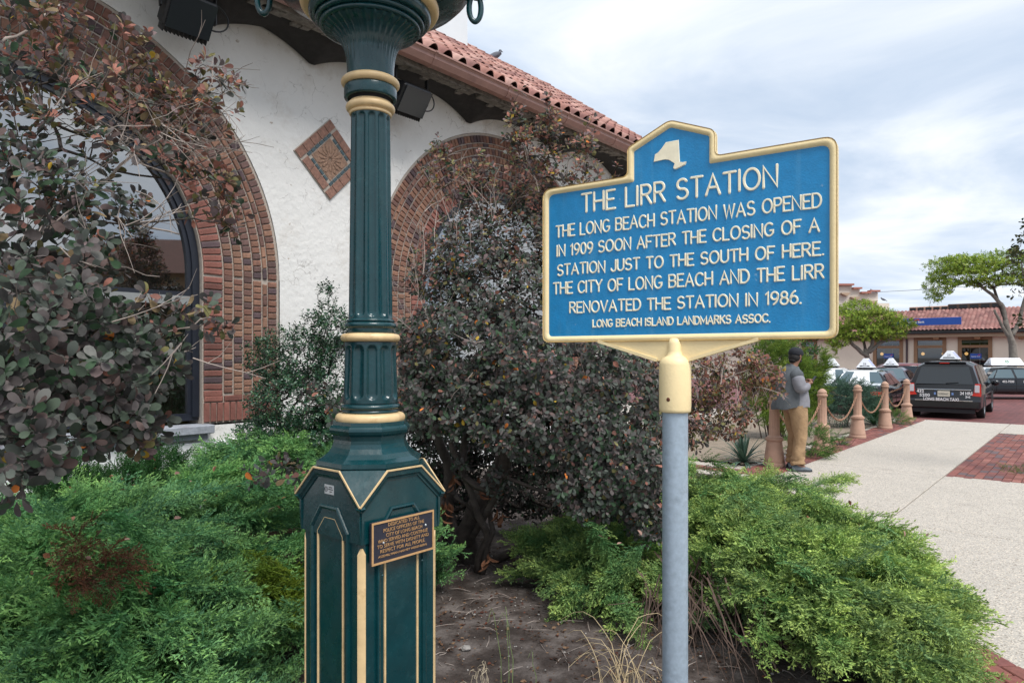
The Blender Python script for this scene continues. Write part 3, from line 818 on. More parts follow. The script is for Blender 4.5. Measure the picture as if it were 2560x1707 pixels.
# pale tower above the roof
g = G(); g.box(W(3.75, -3.2, 9.2), (3.9, 2.3, 5.2), ax=[D3, N3, Z3], bev=0.03); g.out(stn, 'tower', M['tower'], world=True)
g = G(); g.box(W(-0.2 + 1.6, 0.03, 1.78), (0.16, 0.06, 0.13), ax=[D3, N3, Z3], bev=0.01); g.out(stn, 'wall_box', M['black_metal'], world=True)
# floodlights under the eave
fl = thing('floodlight', 'black floodlight hung under the eave just right of the lamp post', 'floodlight', W(2.15, 0.42, EZ - 0.35), group='floodlights under the station eave')
a_, b_, c_ = D3, N3 * 0.8 - Z3 * 0.6, N3 * 0.6 + Z3 * 0.8
g = G(); g.box((0, 0, 0), (0.44, 0.13, 0.34), ax=[a_, b_, c_], bev=0.02)
for k in range(12): g.box(a_ * (-0.2 + k * 0.036) - c_ * 0.18, (0.008, 0.12, 0.07), ax=[a_, b_, c_]); g.box(a_ * (-0.2 + k * 0.036) - b_ * 0.09, (0.008, 0.07, 0.30), ax=[a_, b_, c_])
for k in range(6): g.box(b_ * 0.075 + c_ * (-0.14 + k * 0.055), (0.40, 0.02, 0.012), ax=[a_, b_, c_])
g.out(fl, 'housing', M['black_metal'])
g = G(); g.box(b_ * 0.085, (0.40, 0.012, 0.32), ax=[a_, b_, c_]); g.out(fl, 'lens', mat('floodlight_glass', (0.03, 0.035, 0.04), 0.1))
g = G()
for sg in (-1, 1):
    g.box(D3 * sg * 0.25 + Z3 * 0.17, (0.012, 0.05, 0.38), ax=[D3, N3, Z3])
g.box(Z3 * 0.37, (0.52, 0.05, 0.014), ax=[D3, N3, Z3]); g.out(fl, 'bracket', M['black_metal'])
g = G(); g.tube([D3 * 0.22 + Z3 * 0.1 + D3 * (0.16 * math.sin(t)) + Z3 * (0.13 * math.cos(t) - 0.05) for t in np.linspace(0, PI * 1.1, 14)], 0.008, 6); g.out(fl, 'cable', M['black_metal'], smooth=True)
f2 = copy_tree(fl); f2.location = W(-0.55, 0.42, EZ - 0.33); f2['label'] = 'black floodlight under the eave above the left arch, left of the lamp post'
# roosting pigeon
def bird(name, label, p, rz, s=1.0, grp=None):
    g = G(); g.ball((0, 0, 0.10), (0.15, 0.062, 0.068), 12, 8, ax=[(0.87, 0, 0.5), (0, 1, 0), (-0.5, 0, 0.87)])
    g.ball((0.115, 0, 0.215), (0.036, 0.031, 0.034), 10, 7); g.tube([(0.10, 0, 0.15), (0.113, 0, 0.21)], [0.045, 0.03], 8)
    g.prism([(0.145, 0.205), (0.18, 0.20), (0.146, 0.222)], -0.008, 0.008)
    g.prism([(-0.10, 0.04), (-0.25, -0.04), (-0.26, -0.025), (-0.11, 0.09)], -0.035, 0.035)
    for sg in (-1, 1):
        g.ball((-0.03, sg * 0.052, 0.095), (0.15, 0.016, 0.05), 10, 6, ax=[(0.88, 0, 0.47), (0, 1, 0), (-0.47, 0, 0.88)])
        g.tube([(0.01, sg * 0.02, 0.05), (0.012, sg * 0.02, 0.0)], 0.006, 5)
    V = np.concatenate(g.V) * s; ca, sa = math.cos(rz), math.sin(rz)
    V = V @ np.array([[ca, sa, 0], [-sa, ca, 0], [0, 0, 1]]) + np.array(p)
    o = add(None, name, V - np.array(p), g.F, mat(name + '_plumage', (0.11, 0.12, 0.15), 0.7, var=0.3, vscale=20), smooth=True)
    o.location = tuple(p); tag(o, label, 'bird', grp)
    return o
bird('pigeon', 'grey pigeon perched on the red tile roof of the station', W(7.55, -3.05, 7.99), R(20))
# ------------------------------------------------------------------ lamp post
LX, LY = -0.508, 2.452
lamp = thing('lamp_post', 'dark green cast iron lamp post with gold rings on a square panelled pedestal', 'lamp post', (LX, LY, 0))
LC = (0, 0, 0)
def flute_fn(zt, zb, nf, depth, half):
    def fn(th, r, z):
        ph = (th * nf / (2 * PI)) % 1.0 - 0.5
        w = half
        x = ph / w
        L = r * w * 2 * PI / nf
        e = np.zeros_like(x)
        e = np.where(z > zt - L, (z - (zt - L)) / L, np.where(z < zb + L, ((zb + L) - z) / L, 0.0))
        q = np.clip(1 - x * x - np.clip(e, 0, None) ** 2, 0, 1) * (1 if zb < z < zt else 0)
        return r - depth * np.sqrt(q)
    return fn
def rows(z0, r0, z1, r1, n): return [(r0 + (r1 - r0) * i / (n - 1), z0 + (z1 - z0) * i / (n - 1)) for i in range(n)]
SEG = 12 * 18
# shaft
g = G()
zr = list(np.linspace(1.735, 1.775, 12)) + list(np.linspace(1.79, 2.41, 12)) + list(np.linspace(2.42, 2.466, 14))
g.lathe([(0.078 + (z - 1.73) / (2.466 - 1.73) * (0.0695 - 0.078), z) for z in zr], seg=SEG, fn=flute_fn(2.458, 1.742, 12, 0.0095, 0.37), a0=0.1)
g.out(lamp, 'shaft', M['green'], smooth=True)
g = G()
zr = list(np.linspace(1.438, 1.485, 14)) + list(np.linspace(1.5, 1.59, 6)) + list(np.linspace(1.6, 1.652, 14))
g.lathe([(0.097 + (z - 1.438) / 0.21 * (0.0905 - 0.097), z) for z in zr], seg=SEG, fn=flute_fn(1.64, 1.452, 12, 0.011, 0.37), a0=0.1)
g.out(lamp, 'drum', M['green'], smooth=True)
def torus_pts(r, z, a, b=None, n=10, t0=-PI / 2, t1=PI / 2):
    b = b or a
    return [(r + a * math.cos(t), z + b * math.sin(t)) for t in np.linspace(t0, t1, n)]
def lathe_part(name, prof, m, seg=72):
    g = G(); g.lathe(prof, seg=seg); return g.out(lamp, name, m, smooth=True)
lathe_part('gold_ring', [(0.06, 1.352)] + torus_pts(0.108, 1.383, 0.015, 0.0175, 14) + [(0.06, 1.408)], M['gold'])
lathe_part('moulding', [(0.09, 1.40), (0.1, 1.404), (0.099, 1.410)] + torus_pts(0.0935, 1.424, 0.011, 0.010) + [(0.094, 1.437), (0.0965, 1.4385), (0.09, 1.4395)], M['green'])
lathe_part('gold_ring', [(0.06, 1.648)] + torus_pts(0.092, 1.668, 0.013, 0.014, 14) + [(0.06, 1.688)], M['gold'])
lathe_part('moulding', [(0.08, 1.684), (0.084, 1.687), (0.081, 1.699)] + torus_pts(0.081, 1.712, 0.0105, 0.010) + torus_pts(0.079, 1.728, 0.006, 0.005) + [(0.0775, 1.736)], M['green'])
lathe_part('gold_ring', [(0.066, 2.462)] + torus_pts(0.0705, 2.468, 0.005, 0.006) + torus_pts(0.0745, 2.489, 0.0125, 0.0135) + torus_pts(0.07, 2.505, 0.006, 0.005) + [(0.06, 2.51)], M['gold'])
lathe_part('gap_ring', [(0.066, 2.506), (0.066, 2.522), (0.086, 2.524)], M['dark_gap'])
lathe_part('collar_band', [(0.080, 2.520), (0.0915, 2.521), (0.093, 2.525), (0.093, 2.556), (0.091, 2.562), (0.085, 2.563)], M['green'])
lathe_part('gold_ring', [(0.07, 2.56)] + torus_pts(0.0885, 2.578, 0.015, 0.0145, 14) + [(0.07, 2.597)], M['gold'])
# reeded bell capital
def reed(th, r, z):
    k = 34; amt = np.clip((z - 2.63) / 0.08, 0, 1)
    return r - amt * 0.045 * r * np.abs(np.sin(th * k / 2))
bell = [(0.083, 2.592), (0.0835, 2.63), (0.0865, 2.665), (0.093, 2.695), (0.104, 2.718), (0.119, 2.737), (0.138, 2.751), (0.156, 2.760), (0.168, 2.768)]
bb = []
for (a, b), (c, d) in zip(bell[:-1], bell[1:]):
    for t in (0, 0.33, 0.66): bb.append((a + (c - a) * t, b + (d - b) * t))
bb.append(bell[-1])
g = G(); g.lathe(bb, seg=34 * 8, fn=reed); g.out(lamp, 'bell_capital', M['green'], smooth=True)
lathe_part('capital_rim', [(0.164, 2.768)] + torus_pts(0.170, 2.776, 0.008) + [(0.176, 2.784)] + torus_pts(0.183, 2.792, 0.009) + [(0.190, 2.802)] + torus_pts(0.196, 2.822, 0.020, 0.024, 14) + [(0.190, 2.846), (0.15, 2.85)], M['green'])
lathe_part('gold_ring', [(0.19, 2.832)] + torus_pts(0.226, 2.85, 0.019, 0.018, 14) + [(0.19, 2.87)], M['gold'])
lathe_part('canopy_dish', [(0.17, 2.872), (0.25, 2.878), (0.33, 2.90), (0.355, 2.925), (0.362, 2.935), (0.355, 2.95), (0.25, 2.98), (0.12, 3.0), (0.08, 3.2), (0.06, 3.6), (0.001, 3.62)], M['green'])
# scroll arms and rings at the four corners
for k in range(4):
    a = math.atan2(0.078, 1.0) + k * PI / 2; dr = np.array([math.cos(a), math.sin(a), 0])
    g = G()
    g.tube([dr * 0.33 + Z3 * 2.93, dr * 0.37 + Z3 * 2.955, dr * 0.42 + Z3 * 2.96, dr * 0.50 + Z3 * 3.02, dr * 0.56 + Z3 * 3.15, dr * 0.52 + Z3 * 3.3, dr * 0.42 + Z3 * 3.34], [0.03, 0.028, 0.026, 0.024, 0.022, 0.018, 0.01], 10)
    pr = np.cross(dr, Z3)
    for j in range(10):
        t = j / 9; p = dr * (0.34 + 0.12 * t) + Z3 * (2.915 + 0.02 * t) + pr * (0.02 * (-1) ** j)
        g.ball(p, (0.022, 0.016, 0.018), 8, 6)
    arm = g.out(lamp, 'scroll_arm', M['green'], smooth=True)
    g = G(); g.torus(dr * 0.375 + Z3 * 2.865, 0.048, 0.0105, ax=pr, seg=30, ms=8, sx=0.45); g.out(arm, 'ring', M['green'], smooth=True)
# octagonal neck, its faces aligned to the pedestal
OA = math.atan2(d2[1], d2[0])
octp = [(0.128, 1.374), (0.129, 1.362), (0.134, 1.360), (0.140, 1.353), (0.1415, 1.345), (0.138, 1.335), (0.130, 1.327), (0.127, 1.312), (0.1275, 1.300), (0.133, 1.285), (0.144, 1.268), (0.160, 1.253), (0.178, 1.243), (0.183, 1.241), (0.184, 1.226), (0.178, 1.224), (0.174, 1.20)]
g = G(); g.lathe([(r * 1.04, z) for r, z in octp[::-1]], seg=8, a0=OA + PI / 8)
V = np.concatenate(g.V); Fq = list(g.F); n8 = len(V)
Fq.append(tuple(range(n8 - 8, n8)))
add(lamp, 'octagonal_neck', V, Fq, M['green'])
# pedestal: faces along e1 (right face direction) and e2 (left face direction)
e1 = D3; e2 = -N3
HB, HCn = 0.168, 0.181          # half width of body, of cornice
def PD(a, b, z): return e1 * a + e2 * b + Z3 * z     # local
g = G()
g.box((0, 0, 0.585), (2 * HB, 2 * HB, 1.09), ax=[e1, e2, Z3], bev=0.017)
g.out(lamp, 'pedestal', M['green'])
g = G(); g.box((0, 0, 0.03), (0.46, 0.46, 0.06), ax=[e1, e2, Z3], bev=0.01); g.out(lamp, 'base_plate', M['green'])
# top: clipped gables on the faces and sloping corner facets
zc_, zt_, fl_ = 1.118, 1.222, 0.075
faces = [(e1, -e2), (e2, e1), (-e1, e2), (-e2, -e1)]     # (along, outward)
# corner order
g = G(); Vt = []; Ft = []
HT = HCn + 0.006
topc = {}
for i, (al, ou) in enumerate(faces):
    A = ou * HT - al * fl_ + Z3 * zt_; B = ou * HT + al * fl_ + Z3 * zt_
    topc[i] = (A, B)
for i, (al, ou) in enumerate(faces):
    A, B = topc[i]
    # flat lip in front of the neck
    Vt_ = [A, B, ou * 0.12 + al * fl_ * 0.8 + Z3 * (zt_ + 0.012), ou * 0.12 - al * fl_ * 0.8 + Z3 * (zt_ + 0.012)]
    g.add(Vt_, [(0, 1, 2, 3)])
    # corner facet between this face (end B) and the next face whose start meets it
    for j, (al2, ou2) in enumerate(faces):
        if np.dot(al, ou2) > 0.9:
            A2, B2 = topc[j]
            near2 = A2 if np.dot(A2, ou) > np.dot(B2, ou) else B2
            C = ou * HT + ou2 * HT + Z3 * zc_
            g.add([B, C, near2], [(0, 1, 2)])
            g.add([B, near2, (ou + ou2) * 0.08 + Z3 * (zt_ + 0.001)], [(0, 1, 2)])
g.out(lamp, 'cap', M['green'])
# gable plates, cornice moulding and gold trim on each face
def sweep_face(al, ou, pts, prof, m, name, parent=lamp, closed=False):
    """pts (u,z) path on a face; prof (outward w, sideways v) small section"""
    n = len(pts); P = np.array(pts, float); rings = []
    for i in range(n):
        a = P[i] - P[i - 1] if (i > 0 or closed) else P[1] - P[0]
        b = P[(i + 1) % n] - P[i] if (i < n - 1 or closed) else P[-1] - P[-2]
        a /= np.linalg.norm(a); b /= np.linalg.norm(b)
        t = a + b; t /= np.linalg.norm(t); nrm = np.array([-t[1], t[0]]); k = 1 / max(0.5, math.sqrt((1 + np.dot(a, b)) / 2))
        rings.append([ou * w + al * (P[i][0] + nrm[0] * v * k) + Z3 * (P[i][1] + nrm[1] * v * k) for w, v in prof])
    if closed: rings.append(rings[0])
    g = G(); g.loft(rings, cap=not closed); return g.out(parent, name, m)
def rect(w0, w1, v0, v1): return [(w0, v0), (w1, v0), (w1, v1), (w0, v1)]
for i, (al, ou) in enumerate(faces):
    gp_ = [(-HT, zc_ - 0.004), (-fl_, zt_ - 0.002), (fl_, zt_ - 0.002), (HT, zc_ - 0.004)]
    # face plate under the gable
    g = G(); g.prism([(-HB - 0.006, 0.99), (HB + 0.006, 0.99), (HB + 0.011, 1.06), (HB + 0.011, zc_ - 0.002), (fl_ * 0.96, zt_ - 0.008), (-fl_ * 0.96, zt_ - 0.008), (-HB - 0.011, zc_ - 0.002), (-HB - 0.011, 1.06)], HB - 0.004, HB + 0.005, U=al, W=Z3, D=ou)
    g.out(lamp, 'gable_plate', M['green'])
    g_in = [(-HT + 0.004, zc_ - 0.018), (-fl_ + 0.002, zt_ - 0.018), (fl_ - 0.002, zt_ - 0.018), (HT - 0.004, zc_ - 0.018)]
    sweep_face(al, ou, g_in, [(HB, -0.018), (HB + 0.009, -0.016), (HB + 0.010, -0.010), (HT - 0.003, -0.004), (HT - 0.001, 0.012), (HB, 0.013)], M['green'], 'cornice')
    sweep_face(al, ou, gp_, rect(HT - 0.003, HT + 0.003, -0.0022, 0.0030), M['gold'], 'gold_trim')
    # panel: raised frame, recessed field, gold bead
    pu, pz = 0.088, 1.075
    path = [(-pu, 0.10), (-pu, pz - 0.065), (-pu * 0.45, pz), (pu * 0.45, pz), (pu, pz - 0.065), (pu, 0.10)]
    sweep_face(al, ou, path, [(HB - 0.002, 0.022), (HB + 0.010, 0.020), (HB + 0.012, 0.014), (HB + 0.006, 0.006), (HB - 0.002, 0.004)], M['green'], 'panel_frame')
    pu2, pz2 = 0.072, 1.052
    path2 = [(-pu2, 0.10), (-pu2, pz2 - 0.052), (-pu2 * 0.42, pz2), (pu2 * 0.42, pz2), (pu2, pz2 - 0.052), (pu2, 0.10)]
    sweep_face(al, ou, path2, [(HB - 0.002, -0.0045), (HB + 0.004, -0.0035), (HB + 0.0055, 0), (HB + 0.004, 0.0035), (HB - 0.002, 0.0045)], M['gold'], 'gold_bead')
# cream corner posts
for sa in (-1, 1):
    for sb in (-1, 1):
        c = e1 * sa * (HB - 0.0085) + e2 * sb * (HB - 0.0085)
        o1 = e1 * sa; o2 = e2 * sb; g = G(); w = 0.017
        dg_ = (o1 + o2) / math.sqrt(2); df_ = (o1 - o2) / math.sqrt(2); ring = lambda z, k=1.0: [c + df_ * a * k + dg_ * b + Z3 * z for a, b in ((-0.0135, -0.006), (-0.0135, 0.0035), (-0.007, 0.0055), (0.0, 0.0062), (0.007, 0.0055), (0.0135, 0.0035), (0.0135, -0.006))]
        g.loft([ring(0.08), ring(0.955), ring(0.975, 0.3)], cap=True); g.out(lamp, 'corner_bead', M['gold'])
# maker's plate on the left face
lf_al, lf_ou = e2, -e1          # the face seen at the left
def on_face(al, ou, u, z, w=0.0): return ou * (HB + w) + al * u + Z3 * z
stk = thing('sticker', 'small silver certification sticker near the top of the left pedestal face', 'sticker', np.array([LX, LY, 0]) + on_face(lf_al, lf_ou, 0, 1.15, 0.006))
M['silver'] = mat('silver_label', (0.55, 0.58, 0.6), 0.35, metal=0.4, var=0.1, vscale=60)
M['ink'] = mat('black_ink', (0.02, 0.022, 0.03), 0.6)
def loc2(*a): return np.array(a, float)
def textgeo(body, w=None, h=None, extrude=0.0, bevel=0.0, off=0.0, res=3, align='LEFT', spacing=1.0, shear=0.0):
    cu = bpy.data.curves.new('t', 'FONT'); cu.body = body; cu.size = 1.0; cu.extrude = extrude; cu.bevel_depth = bevel; cu.offset = off; cu.resolution_u = res
    cu.space_character = spacing; cu.shear = shear
    ob = bpy.data.objects.new('t', cu); me = bpy.data.meshes.new_from_object(ob)
    V = np.empty(len(me.vertices) * 3); me.vertices.foreach_get('co', V); V = V.reshape(-1, 3)
    Fq = [tuple(p.vertices) for p in me.polygons]
    bpy.data.objects.remove(ob); bpy.data.curves.remove(cu); bpy.data.meshes.remove(me)
    mn = V.min(0); mx_ = V.max(0); sz = mx_ - mn; V = V - mn
    sx = (w / sz[0]) if w else (h / sz[1]); sy = (h / sz[1]) if h else sx
    V[:, 0] *= sx; V[:, 1] *= sy
    return V, Fq, sz[0] * sx, sz[1] * sy
def put_text(par, name, body, O, U, Wv, Nv, w=None, h=None, depth=0.002, m=None, center=True, off=0.0, res=2, label=None):
    """text starting at O, along U, up Wv, standing depth off along Nv; O local to par"""
    V, Fq, tw_, th_ = textgeo(body, w, h, off=off, res=res, extrude=0.0)
    O, U, Wv, Nv = [np.array(v, float) for v in (O, U, Wv, Nv)]
    if center: O = O - U * tw_ / 2 - Wv * th_ / 2
    P = O + V[:, :1] * U + V[:, 1:2] * Wv + Nv * depth
    return add(par, name, P, Fq, m, label=label)
so = np.zeros(3)
g = G(); g.box(so, (0.054, 0.001, 0.032), ax=[lf_al, lf_ou, Z3]); g.out(stk, 'label_plate', M['silver'])
UL_ = -lf_al    # reading direction (left to right as seen)
g = G(); g.torus(so + UL_ * -0.017 + lf_ou * 0.001, 0.008, 0.0009, ax=lf_ou, seg=20, ms=5); g.out(stk, 'emblem', M['ink'])
put_text(stk, 'lettering', 'UL', so + UL_ * -0.017, UL_, Z3, lf_ou, h=0.007, depth=0.0012, m=M['ink'])
g = G()
for k, (wd, zz) in enumerate([(0.018, 0.008), (0.026, 0.001), (0.012, -0.007)]): g.box(so + UL_ * 0.009 + Z3 * zz + lf_ou * 0.0008, (wd, 0.0006, 0.003), ax=[lf_al, lf_ou, Z3])
g.out(stk, 'print', M['ink'])
# dedication plaque on the right face
pl_al, pl_ou = e1, N3 * 1.0    # the face seen at the right runs along e1, faces N3
zpl = 0.98
plq = thing('plaque', 'dark bronze dedication plaque with tan border screwed to the right pedestal face', 'plaque', (0, 0, 0))
pw, ph = 0.272, 0.139
cpl = np.array([-0.456 * 1.0, 2.25, 1.6 - (1310.4 + 1416) / 2 * 0 - 0])  # placeholder
# corners measured: left edge at depth 2.25
pc = np.array([LX, LY, 0]) + pl_ou * (HB + 0.026) + pl_al * (-0.010) + Z3 * 0.990
plq.location = tuple(pc); MW[plq.name] = Matrix.Translation(Vector(pc))
M['plq'] = mat('plaque_dark_field', (0.022, 0.023, 0.038), 0.55, bump=0.0012, bscale=260, var=0.2, vscale=60)
M['plqb'] = mat('plaque_bronze', (0.62, 0.37, 0.17), 0.38, metal=0.25, var=0.12, vscale=60)
g = G(); g.box(-pl_ou * 0.006, (pw, 0.012, ph), ax=[pl_al, pl_ou, Z3], bev=0.001); g.out(plq, 'plate', M['plq'])
g = G(); bt_ = 0.0062
for (u, z, a, b) in [(0, ph / 2 - bt_ / 2, pw, bt_), (0, -ph / 2 + bt_ / 2, pw, bt_), (-pw / 2 + bt_ / 2, 0, bt_, ph - 2 * bt_), (pw / 2 - bt_ / 2, 0, bt_, ph - 2 * bt_)]:
    g.box(pl_al * u + Z3 * z + pl_ou * 0.0012, (a, 0.0028, b), ax=[pl_al, pl_ou, Z3])
g.out(plq, 'border', M['plqb'])
lines = [('DEDICATED TO ALL', 0.0, 0.138), ('POLICE OFFICERS OF THE', 0.0, 0.178), ('CITY OF LONG BEACH', 0.001, 0.158), ('WHO SERVED AND CONTINUE', -0.003, 0.218), ('TO SERVE WITH DIGNITY AND', -0.002, 0.226), ('RESPECT FOR ALL PEOPLE.', -0.004, 0.196), ('ASSEMBLYMAN HARVEY WEISENBERG', -0.004, 0.212)]
for k, (tx, du, wd) in enumerate(lines):
    z = 0.0545 - k * 0.0166; hh = 0.0112 if k < 6 else 0.0072
    V, Fq, a_w, a_h = textgeo(tx, wd, hh, extrude=0.0, res=2)
    V2, F2, _, _ = textgeo(tx, wd, hh, extrude=0.001, res=2, off=-0.013)
    P = pl_al * (du - wd / 2) + Z3 * (z - hh / 2) + V2[:, :1] * pl_al + V2[:, 1:2] * Z3 + V2[:, 2:3] * pl_ou * 0.9 + pl_ou * 0.0012
    add(plq, 'lettering', P, F2, M['plqb'])
for u, z in ((-0.088, -0.002), (0.098, 0.022)):
    g = G(); g.ball(pl_al * u + Z3 * z + pl_ou * 0.001, (0.0042, 0.003, 0.0042), 12, 6, ax=[pl_al, pl_ou, Z3]); g.out(plq, 'screw', M['silver'], smooth=True)
for u, z in ((-0.09, 0.875), (0.085, 0.885)):
    g = G(); g.ball(on_face(pl_al, pl_ou, u, z, 0.012), (0.005, 0.004, 0.005), 12, 6, ax=[pl_al, pl_ou, Z3]); g.out(lamp, 'bolt', M['green'], smooth=True)

# ------------------------------------------------------------------ history marker
SPX, SPY = 0.576, 2.411
mk = thing('history_marker', 'blue and cream cast history marker with raised lettering on a grey steel pole', 'sign', (SPX, SPY, 0))
SA_ = np.array([0.128896, 2.71572, 0]); SB_ = np.array([1.00594, 2.12, 0])
SU = (SB_ - SA_); SWd = np.linalg.norm(SU); SU /= SWd
SN = np.array([SU[1], -SU[0], 0])      # towards the camera
if SN[1] > 0: SN = -SN
SO = SA_ - np.array([SPX, SPY, 0])
def SP(t, z, w=0.0): return SO + SU * t + Z3 * z + SN * w
def rounded(pts, rad):
    out = []; n = len(pts)
    for i in range(n):
        p = np.array(pts[i], float); a = np.array(pts[i - 1], float) - p; b = np.array(pts[(i + 1) % n], float) - p
        la, lb = np.linalg.norm(a), np.linalg.norm(b); r = rad[i] if hasattr(rad, '__len__') else rad
        if r <= 0: out.append(tuple(p)); continue
        A = p + a / la * r; B = p + b / lb * r
        for t in np.linspace(0, 1, 6): out.append(tuple((1 - t) ** 2 * A + 2 * t * (1 - t) * p + t * t * B))
    return out
outer = [(0.0, 1.657), (0.0, 2.262), (0.363, 2.262), (0.363, 2.365), (0.525, 2.437), (0.687, 2.372), (0.687, 2.284), (1.066, 2.284), (1.066, 1.657)]
orad = [0.03, 0.04, 0.022, 0.016, 0.022, 0.022, 0.022, 0.04, 0.03]
def inset(poly, dd):
    n = len(poly); out = []
    area = sum(poly[i][0] * poly[(i + 1) % n][1] - poly[(i + 1) % n][0] * poly[i][1] for i in range(n)); sg = 1 if area > 0 else -1
    for i in range(n):
        p0, p1, p2 = [np.array(poly[k % n], float) for k in (i - 1, i, i + 1)]
        a = p1 - p0; b = p2 - p1; a /= np.linalg.norm(a); b /= np.linalg.norm(b)
        na = np.array([-a[1], a[0]]) * sg; nb = np.array([-b[1], b[0]]) * sg
        m_ = na + nb; m_ /= np.dot(m_, na) if abs(np.dot(m_, na)) > 0.2 else 1
        out.append(tuple(p1 + m_ * dd))
    return out
TH = 0.026
lv = [(0.000, -TH / 2), (0.0, TH / 2 - 0.006), (0.004, TH / 2 - 0.0015), (0.010, TH / 2), (0.017, TH / 2 - 0.0015), (0.022, TH / 2 - 0.008), (0.0235, TH / 2 - 0.0105)]
def ringat(dd, w): return [SP(t, z, w) for t, z in rounded(inset(outer, dd), [max(0.004, r - dd * 0.6) for r in orad])]
def bound_disc(rings_front):
    g = G(); g.loft(rings_front); return g
g = G()
rf = [ringat(dd, w) for dd, w in lv]; rbk = [ringat(dd, -w) for dd, w in lv]
g.loft(rf); g.loft([r for r in rbk])
frame = g.out(mk, 'frame', M['cream'], smooth=False)
me_ = frame.data
for p in me_.polygons: p.use_smooth = True
def sign_blue():
    m = mat('sign_blue_paint', (0.007, 0.225, 0.50), 0.36, var=0.13, vscale=26, bump=0.0010, bscale=170, rv=0.08)
    t = m.node_tree; b = t.nodes['Principled BSDF']; src = b.inputs['Base Color'].links[0].from_socket
    tcn = [n for n in t.nodes if n.type == 'TEX_COORD'][0]
    # vertical weather streaks and chipped specks
    mp = N(t, 'ShaderNodeMapping'); mp.inputs['Scale'].default_value = (22, 22, 1.6); t.links.new(tcn.outputs['Object'], mp.inputs[0])
    nz = N(t, 'ShaderNodeTexNoise'); nz.inputs['Scale'].default_value = 1.4; nz.inputs['Detail'].default_value = 5; t.links.new(mp.outputs[0], nz.inputs['Vector'])
    rp = ramp(t, [(0.54, 0.0), (0.74, 0.38)]); t.links.new(nz.outputs['Fac'], rp.inputs[0])
    x = N(t, 'ShaderNodeMix', data_type='RGBA'); t.links.new(rp.outputs[0], x.inputs[0]); t.links.new(src, x.inputs[6]); x.inputs[7].default_value = (0.09, 0.33, 0.56, 1)
    n3 = N(t, 'ShaderNodeTexNoise'); n3.inputs['Scale'].default_value = 42; n3.inputs['Detail'].default_value = 8; t.links.new(tcn.outputs['Object'], n3.inputs['Vector'])
    rp2 = ramp(t, [(0.705, 0.0), (0.73, 0.6)]); t.links.new(n3.outputs['Fac'], rp2.inputs[0])
    y = N(t, 'ShaderNodeMix', data_type='RGBA'); t.links.new(rp2.outputs[0], y.inputs[0]); t.links.new(x.outputs[2], y.inputs[6]); y.inputs[7].default_value = (0.22, 0.40, 0.58, 1)
    t.links.new(y.outputs[2], b.inputs['Base Color'])
    return m
M['blue'] = sign_blue()
FW = TH / 2 - 0.010      # field surface
fp = rounded(inset(outer, 0.0225), [max(0.004, r - 0.014) for r in orad])
for sgn, nm in ((1, 'field'), (-1, 'back_field')):
    add(mk, nm, [SP(t, z, FW * sgn) for t, z in fp], [tuple(range(len(fp)))], M['blue'])
